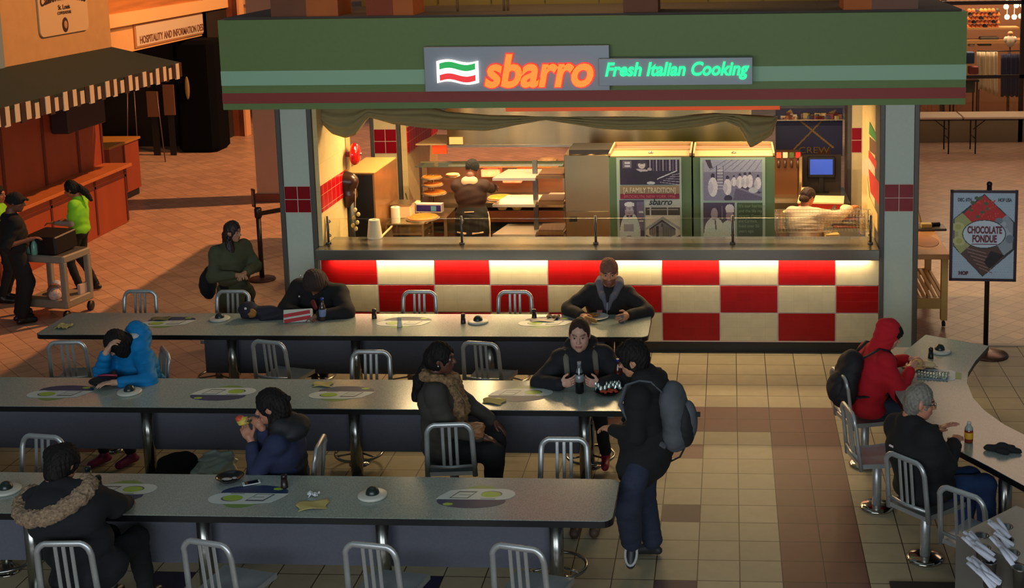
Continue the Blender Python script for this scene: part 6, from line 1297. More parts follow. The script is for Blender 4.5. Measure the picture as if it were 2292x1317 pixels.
# man with knitted cap
hd = pt(1363, 612, Y=-.88); hip = np.array([-.70, -.68, .57]); wl, wr_ = pt(1402, 705, Y=-1.12), pt(1305, 702, Y=-1.12); wl[2] = wr_[2] = .79
BEAN = mat('beanie', (120, 78, 62), .9, 0, .15, 60, .5); HOODG = mat('hood_grey', (104, 104, 116), .9, 0, .1, 20, .3)
o = person('bearded man in knitted cap and dark jacket with grey hood, eating', hd, hip, -90, -84, 6, 1.03, [wl + (.02, 0, 0), wr_ + (-.02, 0, 0)], [np.array([1., .2, -.4]), np.array([-1., .2, -.4])], skin=(200, 138, 102), beard=(84, 46, 34), hs=1.1, ankles=[np.array([-.58, -1.15, .10]), np.array([-.84, -1.15, .10])],
    topm=mat('jacket_man', (34, 30, 31), .85, 0, .1, 12, .3), bulk=1.27, pants=CK, shoes=(SHB, None), vox=.0055, curl=(1.0, .9), handdir=(np.array([-.35, -.9, .1]), np.array([.45, -.85, -.05])), palm=(np.array([-1., 0, -.3]), np.array([.4, 0, -1.])), thumb=(UP, np.array([1., 0, .5])), hair=lambda hp, H, hs, o: [ell(hp(0, -.010, .050), (.084 * hs, .102 * hs, .088 * hs), H), sub(ell(hp(0, .05, -.10), (.12 * hs, .16 * hs, .115 * hs), H, k=.01))], hairm=BEAN, brow=(60, 36, 26))
for c in o['t'].children:
    if c.name.startswith('hair'): c.name = 'knitted_cap'
hp = o['hp']; N, U, Rt, Ff = o['N'], o['U'], o['Rt'], o['Ff']
hoodp = [cone(N + U * .035 + Rt * .10 * q - Ff * .03, N - U * .02 + Rt * .06 * q + Ff * .11, .05, .034) for q in (-1, 1)] + [cone(N + U * .03 - Ff * .09 - Rt * .08, N + U * .03 - Ff * .09 + Rt * .08, .06, .06)] + [cone(N + U * .0 + Rt * .05 * q + Ff * .12, N - U * .14 + Rt * .012 * q + Ff * .155, .024, .018) for q in (-1, 1)]
blob('grey_hood', hoodp, .007, HOODG, o['t'], .03)
b = MB(); c = N - U * .16 + Ff * .195 - Rt * -.10; b.box(-.028, .028, -.004, .004, -.018, .018, T=Matrix.Translation(tuple(N - U * .17 + Ff * .178 + Rt * .075)) @ Matrix.Rotation(R(-16), 4, 'X')); b.build('chest_patch', mat('patch', (150, 60, 70), .6), o['t'], True)
rtext('patch_text', 'CCI', .024, tuple(N - U * .176 + Ff * .186 + Rt * .075), FRONT, mat('patch_w', (210, 200, 200), .6), o['t'], fit=.04)
b = MB(); b.tube([tuple(N - U * .06 + Ff * .17), tuple(N - U * .20 + Ff * .186)], .004, 6); b.build('zip', mat('zip', (190, 190, 196), .4), o['t'], True)
p = wl; tt = thing('plastic_cup', 'small clear plastic cup in the hand of the man with the knitted cap', 'cup', (p[0] - .045, p[1] - .09, .742)); b = MB(); b.lathe([(.026, 0), (.034, .08), (.032, .08), (.024, .004)], n=20); b.build('cup', mat('cup_clear', (110, 112, 116), .1, spec=.7), tt)
p = wr_; b = MB(); b.tube([(p[0] + .03, p[1] - .08, .80), (p[0] + .12, p[1] - .12, .775), (p[0] + .15, p[1] - .13, .76)], [.012, .02, .012], 10); tag(b.build('food_wrap', mat('food_tan', (176, 126, 60), .7)), 'piece of food in the right hand of the man with the knitted cap', 'food')
# sleeping person in dark hood
hd = pt(704, 641, Y=-.98) + (0, 0, .03); hip = np.array([-3.70, -.66, .60])
wl, wr_ = pt(730, 706, Y=-1.15), pt(668, 708, Y=-1.15); wl[2] = wr_[2] = .78
o = person('person in black jacket and brown hood asleep head down on the far table', hd, hip, -92, -92, 58, 1.02, [wl + (-.06, 0, 0), wr_ + (.06, 0, 0)], [np.array([1., .0, -.2]), np.array([-1., .0, -.2])], skin=(120, 84, 66), ankles=[np.array([-3.6, -1.0, .1]), np.array([-3.85, -1.0, .1])],
    topm=CK, bulk=1.5, shw=.2, pants=CK, shoes=(SHB, None), vox=.0075, curl=(.5, .5), hair=lambda hp, H, hs, o: [ell(hp(0, -.014, .03), (.105 * hs, .125 * hs, .125 * hs), H), cone(hp(0, -.06, -.06), o['N'] - o['Ff'] * .02, .10, .10), sub(ell(hp(0, .13, -.03), (.065 * hs, .085 * hs, .10 * hs), H, k=.01))], hairm=mat('hood_brown', (46, 32, 32), .9, 0, .15, 20, .4))
for c in o['t'].children:
    if c.name.startswith('hair'): c.name = 'hood'
b = MB()
for (x, y) in ((672, 619), (670, 664)): q = pt(x, y, Y=-1.02); b.ball(tuple(q), .012, n=10)
b.build('snap_button', mat('snap', (190, 190, 184), .3, .6), o['t'], True)
blob('red_scarf', [cone(pt(700, 676, Y=-1.06), pt(706, 690, Y=-1.10), .024, .02)], .006, mat('scarf_red', (96, 22, 28), .9), o['t'])
# person in blue puffer jacket
hd = pt(262, 768, Y=-2.82); hip = np.array([-4.74, -2.58, .57])
elb = pt(215, 842, Y=-3.02); hr_ = pt(236, 792, Y=-2.98); hl_ = pt(262, 838, Y=-3.1)
BLU = mat('puffer_blue', (4, 116, 178), .7, 0, .06, 10, .2, spec=.3)
hl_[2] = .79
o = person('person in bright blue puffer jacket resting forehead on a hand', hd, hip, -118, -118, 48, .98, [hl_, hr_], [np.array([1., -.2, -.4]), np.array([-.5, -.4, -1.])], skin=(196, 150, 122), ankles=[np.array([-4.7, -3.0, .1]), np.array([-4.95, -3.0, .1])],
    topm=BLU, bulk=1.28, pants=CK, shoes=(mat('shoe_magenta', (120, 30, 84), .5), None), vox=.007, curl=(.5, 1.0), palm=(None, np.array([.7, .4, 0])), handdir=(None, np.array([.45, .15, .8])), thumb=(None, np.array([.4, .3, -.2])), cuff=.16,
    top=lambda d: [cone(d['N'] - d['Ff'] * .06 + d['U'] * .03 - d['Rt'] * .08, d['N'] - d['Ff'] * .06 + d['U'] * .03 + d['Rt'] * .08, .09, .09), ell(d['N'] - d['Ff'] * .13 + d['U'] * .08, (.13, .09, .12), d['T3'])],
    tn=lambda X, Y, Z: -.010 * np.abs(np.sin(Z * 48 + 1.2 * np.sin(X * 6 + Y * 5))) ** .6 + .005 + .002 * np.sin(X * 40) * np.sin(Y * 38),
    hair=lambda hp, H, hs, o: [ell(hp(0, -.008, .03), (.092 * hs, .108 * hs, .108 * hs), H), ell(hp(-.05, .03, -.05), (.045 * hs, .075 * hs, .10 * hs), H), ell(hp(.055, .02, -.05), (.04 * hs, .075 * hs, .10 * hs), H), ell(hp(0, -.06, -.05), (.09 * hs, .06 * hs, .09 * hs), H), sub(ell(hp(0, .125, -.045), (.045 * hs, .06 * hs, .08 * hs), H, k=.01))], hairm=HB)
N, U, Rt, Ff = o['N'], o['U'], o['Rt'], o['Ff']
blob('hood_lining', [cone(N + U * .10 - Ff * .06 - Rt * .06, N + U * .10 - Ff * .06 + Rt * .06, .045, .045), cone(N + U * .1 + Rt * .08 - Ff * .05, N + U * .02 + Rt * .07 + Ff * .04, .03, .025)], .008, mat('lining', (176, 176, 176), .8), o['t'])
# woman with leopard scarf, sitting sideways
hd = pt(988, 804, Y=-3.78); hip = np.array([-1.76, -3.76, .57])
LEO = mat('leopard', (126, 98, 66), .9, 0, .75, 42, .5); GRJ = mat('grey_jacket', (58, 54, 50), .9, 0, .1, 16, .3)
o = person('woman in grey jacket and leopard scarf sitting sideways facing right', hd, hip, 8, -2, 2, 1.02, [np.array([-1.36, -3.60, .66]), np.array([-1.42, -3.90, .66])], [np.array([-.6, .5, -.8]), np.array([-.6, -.5, -.8])], skin=(92, 56, 42), ankles=[np.array([-1.35, -3.75, .10]), np.array([-1.33, -3.98, .10])],
    knees=[np.array([1., 0, .5]), np.array([1., 0, .5])], topm=GRJ, bulk=1.22, pants=CK, pantr=1.25, shoes=(SHB, None), vox=.0065, curl=(.6, .6), lips=(96, 44, 40), brow=(20, 14, 12), hem=.05,
    hair=lambda hp, H, hs, o: cap_hair(hp, H, hs, o, .018, [ell(hp(0, -.085, .0), (.07 * hs, .06 * hs, .08 * hs), H, k=.03), cone(hp(0, -.11, -.02), hp(0, -.17, -.17), .035, .05), cone(hp(0, -.17, -.17), hp(.02, -.20, -.32), .055, .035)]), hairm=HB)
N, U, Rt, Ff = o['N'], o['U'], o['Rt'], o['Ff']
blob('leopard_scarf', [cone(N + U * .05 + Rt * .075 - Ff * .05, N + U * .0 + Rt * .06 + Ff * .085, .04, .05), cone(N + U * .05 - Rt * .075 - Ff * .05, N - Rt * .06 + Ff * .085, .04, .05), cone(N + U * .06 - Ff * .08 - Rt * .05, N + U * .06 - Ff * .08 + Rt * .05, .045, .045), cone(N - U * .03 + Ff * .12 + Rt * .04, N - U * .32 + Ff * .15 + Rt * .09, .06, .075), cone(N - U * .02 + Ff * .13 - Rt * .02, N - U * .26 + Ff * .19, .06, .06)], .0075, LEO, o['t'], .03, folds(.007, 46, 5))
b = MB(); b.ball(o['hp'](.078, -.005, -.032), .010, n=10); b.build('earring', mat('silver', (200, 200, 200), .2, 1.), o['t'], True)
p = pt(1060, 968, Y=-3.92); t = thing('tan_handbag', 'small tan gathered handbag on the lap of the woman with the leopard scarf', 'handbag', tuple(p))
blob('bag_body', [ell(p, (.085, .055, .075)), cone(p + (-.06, 0, .05), p + (.06, 0, .05), .03, .03)], .006, mat('tan_leather', (150, 102, 62), .5, 0, .15, 20, .3), t, .02, folds(.006, 60, 1))
b = MB(); q0 = p + (-.05, .02, .08); q1 = o['N'] + o['Rt'] * .10 + o['Ff'] * .13; b.tube([tuple(q0), tuple((q0 + q1) / 2 + (.05, 0, 0)), tuple(q1)], .004, 6); b.build('strap', mat('tan_strap', (110, 90, 50), .5), t, True)
# woman eating, near table
hd = pt(606, 912, Y=-4.62); hip = np.array([-2.74, -4.56, .57]); fc = pt(545, 942, Y=-4.66)
wl, wr_ = pt(560, 975, Y=-4.60), pt(568, 972, Y=-4.72)
o = person('woman in dark blue jacket holding a wrap to her mouth, facing left', hd, hip, 182, 184, 14, .97, [wl + (.03, -.06, -.02), wr_ + (.03, .10, -.0)], [np.array([0., -.4, -1.]), np.array([.0, .5, -1.])], skin=(176, 122, 98), ankles=[np.array([-2.95, -4.70, .1]), np.array([-2.95, -4.46, .1])],
    topm=mat('navy_sleeve', (30, 38, 70), .85, 0, .12, 14, .3), bulk=1.2, hs=1.08, pants=CK, shoes=(SHB, None), vox=.0055, curl=(.9, .9), handdir=(np.array([-.55, .25, .8]), np.array([-.55, -.25, .8])), palm=(np.array([-.3, 1., .0]), np.array([-.3, -1., .0])), thumb=(np.array([1., 0, .3]), np.array([1., 0, .3])), cuff=.18,
    hair=lambda hp, H, hs, o: cap_hair(hp, H, hs, o, .016, [ell(hp(0, -.07, -.02), (.075 * hs, .07 * hs, .10 * hs), H, k=.03), cone(hp(-.045, -.02, -.07), hp(-.06, .03, -.26), .05, .05), cone(hp(.045, -.02, -.07), hp(.06, .03, -.26), .05, .05), cone(hp(0, -.11, .04), hp(0, -.14, .03), .03, .02)]), hairm=HB)
N, U, Rt, Ff = o['N'], o['U'], o['Rt'], o['Ff']
blob('black_vest', [ell(N - U * .20, (.185, .15, .20), o['T3']), ell(o['hip'] + U * .12, (.185, .15, .17), o['T3']), ell(o['hip'], (.19, .155, .12), o['T3']), ell(N - Ff * .10 + U * .0, (.14, .10, .085), o['T3']), cone(N + U * .03 - Rt * .05, N + U * .03 + Rt * .05, .08, .08), cone(N - U * .05, o['sh'][0] * .8 + N * .2, .08, .078), cone(N - U * .05, o['sh'][1] * .8 + N * .2, .08, .078)], .0085, mat('vest_black', (22, 23, 28), .7, 0, .1, 12, .3), o['t'], .03, folds(.005, 26, 9))
t = thing('food_wrap', 'yellow and red wrapped sandwich at the mouth of the woman in dark blue', 'sandwich', tuple(fc)); blob('bread', [ell(fc + (0, 0, -.004), (.05, .042, .034))], .005, mat('wrap_yellow', (196, 176, 72), .6), t, .01, folds(.004, 60, 4)); blob('red_paper', [ell(fc + (-.026, 0, .016), (.032, .036, .022))], .005, mat('wrap_red', (206, 74, 44), .5), t, .01); blob('lettuce', [ell(fc + (.045, 0, .01), (.02, .03, .022))], .005, mat('lettuce', (62, 74, 34), .7), t, .01)
# person in fur trimmed hood, seen from behind
hd = pt(142, 1040, Y=-5.80); hip = np.array([-3.66, -5.84, .57])
o = person('person in black coat with brown fur hood trim, seen from behind', hd, hip, 84, 72, 22, 1.02, [np.array([-3.80, -5.46, .80]), np.array([-3.56, -5.44, .80])], [np.array([-.9, -.3, -.5]), np.array([.9, -.3, -.5])], skin=(176, 122, 98), ankles=[np.array([-3.78, -5.35, .1]), np.array([-3.5, -5.35, .1])],
    topm=mat('coat_black', (18, 19, 25), .9, 0, .1, 12, .3), bulk=1.42, pants=CK, shoes=(SHB, None), vox=.0075, hem=.08, pantr=1.2,
    top=lambda d: [ell(d['N'] - d['Ff'] * .10 - d['U'] * .05, (.17, .11, .12), d['T3']), cone(d['N'] - d['Rt'] * .04, d['N'] + d['Rt'] * .04, .09, .09)],
    hair=lambda hp, H, hs, o: [ell(hp(0, -.012, .028), (.094 * hs, .112 * hs, .112 * hs), H), ell(hp(0, -.06, -.04), (.075 * hs, .06 * hs, .085 * hs), H, k=.03), ell(hp(-.05, -.06, .06), (.05 * hs, .05 * hs, .05 * hs), H, k=.03), sub(ell(hp(0, .12, -.045), (.07 * hs, .085 * hs, .11 * hs), H, k=.008)), sub(ell(hp(.085, .012, -.03), (.022 * hs, .035 * hs, .05 * hs), H, k=.006))], hairm=HB)
N, U, Rt, Ff = o['N'], o['U'], o['Rt'], o['Ff']; FUR = mat('fur_brown', (136, 114, 90), 1., 0, .55, 60, 1.)
rr = []; ring = []
for k in range(15): a = R(-28 + 236 * k / 14); ring.append(N + Rt * .235 * math.cos(a) - Ff * (.02 + .20 * max(-.3, math.sin(a))) + U * (-.015 - .05 * math.sin(a)))
for k in range(14): rr.append(cone(ring[k], ring[k + 1], .052, .052))
blob('fur_trim', rr, .008, FUR, o['t'], .02, lambda X, Y, Z: .010 * np.sin(X * 130 + 3 * np.sin(Z * 60)) * np.sin(Y * 120 + 2 * np.sin(X * 70)) * np.sin(Z * 140) + .006 * np.sin(X * 50) * np.sin(Z * 46 + Y * 30))
# standing man with backpack
hd = pt(1418, 806, Y=-4.60) + (0, 0, 0); hip = np.array([-.05, -4.58, .93]); 
o = person('standing man in black coat, jeans and glasses with a grey backpack', hd, hip, 168, 178, 16, .98, [np.array([-.30, -4.62, 1.02]), np.array([-.22, -4.36, .98])], [np.array([.5, -.6, -.8]), np.array([.5, .8, -.8])], skin=(186, 132, 100), ankles=[np.array([-.17, -4.72, .19]), np.array([-.03, -4.50, .09])],
    knees=[np.array([-.35, -1., .0]), np.array([-1., 0, 0])], topm=CK, bulk=1.24, hem=.14, pants=DENIM, pantr=1.55, shoes=(mat('shoe_dark', (40, 40, 42), .5), [np.array([-.05, -.45, -.9]), np.array([-1., .1, 0])]), vox=.0065, hs=1.06,
    top=lambda d: [ell(d['N'] - d['Ff'] * .09 + d['U'] * .01, (.13, .075, .07), d['T3']), cone(d['N'] - d['Rt'] * .04 + d['U'] * .03, d['N'] + d['Rt'] * .04 + d['U'] * .03, .085, .085)],
    hair=lambda hp, H, hs, o: cap_hair(hp, H, hs, o, .026, [ell(hp(0, .03, .085), (.075 * hs, .07 * hs, .045 * hs), H)]), hairm=HB)
blob('coat_skirt', [ell(o['hip'] + UP * .03, (.215, .20, .16)), cone(o['hip'] + (-.02, -.06, -.05), o['hip'] + (-.07, -.08, -.17), .165, .16), cone(o['hip'] + (.02, .06, -.05), o['hip'] + (.0, .06, -.17), .165, .16)], .010, CK, o['t'], .05, folds(.006, 20, 21))
hp = o['hp']; b = MB()
for q in (-1, 1): b.tube([hp(q * .031 + .022 * math.cos(2 * PI * k / 14), .098, .010 + .017 * math.sin(2 * PI * k / 14)) for k in range(14)], .0018, 5, closed=True); b.tube([hp(q * .054, .096, .014), hp(q * .078, .0, .012)], .0018, 5)
b.tube([hp(-.009, .10, .014), hp(.009, .10, .014)], .0018, 5); b.build('glasses', mat('frame_dark', (20, 18, 18), .3), o['t'], True)
a = o['leg'][0][1]; fd = nrm(np.array([-.05, -.45, -.9])); b = MB(); sd = nrm(np.cross(fd, UP)); up2 = nrm(np.cross(sd, fd))
b.tube([tuple(a + fd * (.05 + .085 * math.cos(2 * PI * k / 16)) + sd * .043 * math.sin(2 * PI * k / 16) - up2 * .035 * 0 + np.array([0, -.03, 0])) for k in range(16)], .010, 8, closed=True); b.build('white_sole', mat('sole_white', (176, 176, 176), .6), o['t'], True)
N, U, Rt, Ff = o['N'], o['U'], o['Rt'], o['Ff']; c = N - Ff * .215 - U * .25
t = thing('backpack', 'grey and black backpack worn by the standing man', 'backpack', tuple(c)); BG, BD = mat('pack_grey', (78, 82, 88), .8, 0, .1, 14, .2), mat('pack_dark', (24, 24, 28), .8)
T3 = o['T3']; blob('main_bag', [ell(c, (.155, .095, .25), T3), ell(c + U * .12 + Ff * .03, (.14, .085, .13), T3), ell(c - U * .14, (.15, .10, .12), T3)], .009, BG, t, .04, folds(.003, 26, 6))
blob('front_pocket', [ell(c - Ff * .075 - U * .06, (.115, .07, .17), T3)], .009, BD, t, .03, folds(.003, 26, 7)); blob('pocket_panel', [ell(c - Ff * .10 - U * .03, (.07, .062, .15), T3)], .008, BG, t, .02)
for q in (-1, 1):
    s0 = o['sh'][0 if q < 0 else 1]; a = s0 * .7 + N * .3
    b = MB(); b.tube([tuple(c + U * .19 + Rt * .08 * q + Ff * .05), tuple(a + U * .085 - Ff * .08), tuple(a + U * .088 + Ff * .0), tuple(a + U * .05 + Ff * .10), tuple(a - U * .1 + Ff * .155), tuple(a - U * .26 + Ff * .06 + Rt * .03 * q), tuple(c - U * .18 + Rt * .14 * q + Ff * .04)], [.022] * 7, 8, flat=.4); b.build('shoulder_strap', BG, t, True)
b = MB(); b.tube([tuple(c - U * .2 - Ff * .08), tuple(c - U * .32 - Ff * .02), tuple(c - U * .36 + Ff * .05)], .007, 6); b.box(-.015, .015, -.02, .02, -.012, .012, T=Matrix.Translation(tuple(c - Ff * .17 + U * .02))); b.build('buckle_strap', BD, t, True)
# red hoodie person with black backpack
p0 = at(1935, 1040, z=0); hip = np.array([p0.x, p0.y + .0, .56]); hd = pt(1990, 752, Y=p0.y + .06)
RH = mat('hoodie_red', (184, 14, 30), .9, 0, .06, 16, .3); wl, wr_ = pt(2030, 812, Y=p0.y + .28), pt(2036, 826, Y=p0.y + .02)
wl[2] = .84; wr_[2] = .83
o = person('person in bright red hooded sweatshirt eating at the curved table', hd, hip, 22, 4, 24, .96, [wl, wr_], [np.array([-.3, .9, -.8]), np.array([-.2, -.7, -1.])], skin=(196, 138, 116), ankles=[np.array([p0.x + .42, p0.y + .18, .10]), np.array([p0.x + .45, p0.y - .02, .10])],
    topm=RH, bulk=1.28, pants=mat('denim_grey', (50, 58, 74), .85, 0, .15, 40, .2), pantr=1.1, shoes=(SHB, None), vox=.0065, curl=(.9, .9), cuff=.05, hem=.03,
    top=lambda d: [cone(d['N'] - d['Rt'] * .04, d['N'] + d['Rt'] * .04, .085, .085)],
    hair=lambda hp, H, hs, o: [ell(hp(0, .018, .052), (.082 * hs, .092 * hs, .078 * hs), H), sub(ell(hp(0, .115, -.05), (.078 * hs, .085 * hs, .12 * hs), H, k=.008))], hairm=HB)
hp = o['hp']; N, U, Rt, Ff = o['N'], o['U'], o['Rt'], o['Ff']; H_, hs = o['H'], o['hs']
blob('hood', [ell(hp(0, -.028, .030), (.104 * hs, .112 * hs, .126 * hs), H_), ell(hp(0, -.09, .07), (.06 * hs, .05 * hs, .06 * hs), H_, k=.03), cone(hp(0, -.03, -.06), N, .095, .10), sub(ell(hp(0, .115, -.02), (.078 * hs, .10 * hs, .125 * hs), H_, k=.008))], .0075, RH, o['t'], .03, folds(.004, 34, 12))
b = MB(); q = N + Ff * .10 + Rt * .03; b.tube([tuple(q + Ff * .01), tuple(q - U * .08 + Ff * .045), tuple(q - U * .16 + Ff * .04)], .005, 6); b.build('drawstring', mat('cord_white', (196, 190, 196), .7), o['t'], True)
c = N - Ff * .235 - U * .27; t = thing('backpack', 'black backpack worn over the red sweatshirt', 'backpack', tuple(c)); T3 = o['T3']; PK = mat('pack_black', (24, 20, 24), .75, 0, .15, 20, .3)
blob('main_bag', [ell(c, (.145, .10, .24), T3), ell(c + U * .14 + Ff * .02, (.12, .09, .10), T3), ell(c - U * .12, (.15, .115, .13), T3)], .009, PK, t, .04, folds(.004, 26, 6)); blob('front_pocket', [ell(c - Ff * .08 - U * .08, (.11, .06, .13), T3)], .009, PK, t, .03, folds(.003, 26, 7))
for q in (-1, 1):
    a = o['sh'][0 if q < 0 else 1] * .68 + N * .32
    b = MB(); b.tube([tuple(c + U * .19 + Rt * .07 * q + Ff * .05), tuple(a + U * .082 - Ff * .06), tuple(a + U * .080 + Ff * .03), tuple(a + U * .02 + Ff * .115), tuple(a - U * .14 + Ff * .14), tuple(a - U * .28 + Ff * .08 + Rt * .06 * q), tuple(c - U * .12 + Rt * .14 * q + Ff * .05)], [.02] * 7, 8, flat=.4); b.build('shoulder_strap', PK, t, True)
t = thing('sandwich', 'sandwich held in both hands by the person in red', 'sandwich', tuple((wl + wr_) / 2)); c = (o['arm'][0][1] + o['arm'][1][1]) / 2 + o['F'] * .09 + UP * .01
blob('sandwich', [ell(c, (.05, .045, .03))], .006, mat('sandwich', (206, 170, 110), .7, 0, .3, 50, .5), t, .01, folds(.004, 60, 4))
# grey haired man
p0 = at(2070, 1252, z=0); hip = np.array([p0.x - .01, p0.y + .04, .57]); hd = pt(2058, 902, Y=p0.y + .05)
wl, wr_ = pt(2095, 945, Y=p0.y + .30), pt(2136, 988, Y=p0.y + .20); wl[2] = .86; wr_[2] = .80
o = person('grey haired man with glasses in a black fleece at the curved table', hd, hip, 28, 6, 10, 1.03, [wl, wr_], [np.array([-.2, .6, -1.]), np.array([-.1, -.8, -.9])], skin=(190, 126, 100), ankles=[np.array([p0.x + .30, p0.y + .16, .10]), np.array([p0.x + .46, p0.y + .04, .10])],
    topm=CK, bulk=1.45, hs=1.06, pants=DENIMB, pantr=1.2, shoes=(mat('shoe_brown', (40, 26, 22), .5), None), vox=.0065, curl=(.4, .9), hem=.03,
    top=lambda d: [cone(d['N'] - d['Rt'] * .03 + d['U'] * .02, d['N'] + d['Rt'] * .03 + d['U'] * .02, .085, .082)],
    hair=lambda hp, H, hs, o: cap_hair(hp, H, hs, o, .008), hairm=HGR)
hp = o['hp']; b = MB()
for q in (-1, 1): b.tube([hp(q * .031 + .022 * math.cos(2 * PI * k / 14), .098, .010 + .017 * math.sin(2 * PI * k / 14)) for k in range(14)], .0018, 5, closed=True); b.tube([hp(q * .054, .096, .014), hp(q * .078, .0, .012)], .0018, 5)
b.build('glasses', mat('frame_dark', (20, 18, 18), .3), o['t'], True)
b = MB(); q = o['N'] - o['Ff'] * .175 - o['U'] * .10 - o['Rt'] * .02; b.box(-.028, .028, -.004, .004, -.007, .007, T=Matrix.Translation(tuple(q)) @ Matrix.Rotation(R(28), 4, 'Y')); b.build('back_logo', mat('logo_w', (200, 180, 184), .6), o['t'], True)
# cook at the back, seen from behind
hd = pt(1057, 379, Y=2.5); hip = np.array([hd[0] - .01, 2.44, .92])
MAR = mat('maroon_shirt', (50, 25, 16), .8, 0, .1, 14, .3)
o = person('cook in maroon shirt and black apron at the pizza case, seen from behind', hd, hip, 88, 80, 24, 1.0, [hd + (-.18, .42, -.42), pt(1108, 420, Y=2.95)], [np.array([-.8, -.3, -.6]), np.array([.8, -.3, -.6])], skin=(110, 66, 46), topm=MAR, bulk=1.12, cuff=.1, pants=CK, pantr=1.3, shoes=(SHB, None), vox=.008, hem=-.02,
    hair=lambda hp, H, hs, o: [ell(hp(0, -.008, .035), (.086 * hs, .104 * hs, .098 * hs), H), sub(ell(hp(0, .04, -.10), (.13 * hs, .17 * hs, .10 * hs), H, k=.01))], hairm=CK)
for c in o['t'].children:
    if c.name.startswith('hair'): c.name = 'cap'
blob('apron', [ell(o['hip'] + (0, .0, .06), (.215, .185, .21)), ell(o['hip'] + (0, .0, -.08), (.23, .19, .2)), cone(o['hip'] + (-.07, .0, -.2), o['hip'] + (-.08, .0, -.62), .125, .12), cone(o['hip'] + (.07, .0, -.2), o['hip'] + (.08, .0, -.62), .125, .12)], .011, mat('apron_black', (20, 14, 13), .8, 0, .1, 10, .2), o['t'], .05, folds(.005, 20, 8))
b = MB(); c = o['hip']; b.tube([tuple(c + (-.17, -.12, -.12)), tuple(c + (-.05, -.19, -.125))], .014, 8); b.tube([tuple(c + (.03, -.19, -.125)), tuple(c + (.16, -.13, -.12))], .014, 8); b.tube([tuple(c + (-.06, -.185, .15)), tuple(c + (.06, -.185, .155))], .007, 6); b.tube([tuple(c + (.20, -.02, .12)), tuple(c + (.225, -.03, 0)), tuple(c + (.22, -.03, -.3)), tuple(c + (.22, -.03, -.6))], .012, 8)
b.build('apron_ties', mat('apron_cream', (214, 180, 140), .7), o['t'], True)
blob('collar', [cone(o['N'] - o['Rt'] * .045 + o['U'] * .01 - o['Ff'] * .03, o['N'] + o['Rt'] * .045 + o['U'] * .01 - o['Ff'] * .03, .062, .062)], .008, mat('apron_cream', (214, 180, 140), .7), o['t'])
# white clad worker on the right
hd = pt(1808, 442, Y=1.42); hip = np.array([hd[0] - .02, 1.36, .88])
WHT_ = mat('chef_white', (214, 190, 168), .85, 0, .05, 14, .2)
o = person('server in white shirt and dark cap reaching right in the kitchen', hd, hip, 62, 50, 16, .92, [hd + (-.05, .40, -.36), pt(1903, 468, Y=1.55)], [np.array([-.8, -.3, -.6]), np.array([.2, -.6, -.7])], skin=(196, 116, 80), topm=WHT_, bulk=1.34, cuff=.08, pants=CK, pantr=1.2, shoes=(SHB, None), vox=.0075, hem=.05,
    hair=lambda hp, H, hs, o: [ell(hp(0, -.004, .038), (.086 * hs, .106 * hs, .092 * hs), H), sub(ell(hp(0, .04, -.10), (.13 * hs, .17 * hs, .10 * hs), H, k=.01))], hairm=mat('cap_dark', (40, 16, 14), .7))
for c in o['t'].children:
    if c.name.startswith('hair'): c.name = 'cap'
hp = o['hp']; blob('hair_bun', [ell(hp(0, -.115, -.035), (.04, .035, .035), o['H']), ell(hp(0, -.07, -.02), (.07, .04, .05), o['H'])], .007, HBR, o['t'], .02, fuzz(.002, 140))
# woman in lime shirt beside the cart
Yg = 2.35; hd = pt(160, 424, Y=Yg); sg_ = (hd[2] + .11) / 1.66; hip = np.array([hd[0] + .06, Yg, .93 * sg_])
LIME = mat('lime_shirt', (126, 206, 34), .8, 0, .06, 14, .2)
o = person('woman in lime green shirt with black ponytail behind the cart', hd, hip, 186, 186, 18, sg_, [hip + (-.25, -.12, .12), hip + (-.24, .14, .10)], [np.array([.8, 0, -.7]), np.array([.8, 0, -.7])], skin=(168, 100, 66), topm=LIME, bulk=1.05, sleeve=.62, pants=CK, shoes=(SHB, None), vox=.0075,
    ankles=[np.array([hip[0] + .0, Yg - .1, .09]), np.array([hip[0] + .1, Yg + .12, .09])],
    hair=lambda hp, H, hs, o: cap_hair(hp, H, hs, o, .014, [cone(hp(0, -.10, .02), hp(0, -.17, -.10), .035, .045), cone(hp(0, -.17, -.10), hp(0, -.20, -.24), .045, .02)]), hairm=HB)
el, wr_ = o['arm'][0]; blob('white_sleeve', [cone(o['sh'][0] * .45 + el * .55, el, .043, .040), cone(el, wr_ * .9 + el * .1, .038, .03)], .008, mat('sleeve_white', (176, 160, 156), .8), o['t'])
b = MB(); q = o['N'] + o['Ff'] * .1 - o['U'] * .25; b.box(q[0] - .03, q[0] + .0, q[1] - .06, q[1] + .06, q[2] - .05, q[2] + .06, bev=.01); b.build('name_badge', mat('badge_w', (170, 176, 160), .6), o['t'], True)
# dark clad man at the left edge
Yd = 1.05; hd = pt(34, 454, Y=Yd); hip = np.array([hd[0] - .06, Yd, .94])
o = person('man in black clothes and cap standing left of the cart', hd, hip, 40, 20, 8, 1.0, [hip + (.05, .28, .05), hip + (.22, -.10, .10)], [np.array([-.5, .3, -.6]), np.array([-.5, -.6, -.6])], skin=(120, 74, 54), topm=mat('worker_black', (16, 15, 17), .9), bulk=1.2, sleeve=.95, pants=CK, pantr=1.3, shoes=(SHB, None), vox=.008,
    hair=lambda hp, H, hs, o: [ell(hp(0, -.006, .036), (.086 * hs, .104 * hs, .094 * hs), H), cone(hp(-.03, .10, .05), hp(.03, .10, .05), .016, .016), cone(hp(-.02, .13, .044), hp(.02, .13, .044), .012, .012), sub(ell(hp(0, .04, -.10), (.13 * hs, .15 * hs, .11 * hs), H, k=.01))], hairm=CK)
for c in o['t'].children:
    if c.name.startswith('hair'): c.name = 'cap'
hd = pt(-6, 436, Y=1.9); hip = np.array([hd[0] - .03, 1.9, .88])
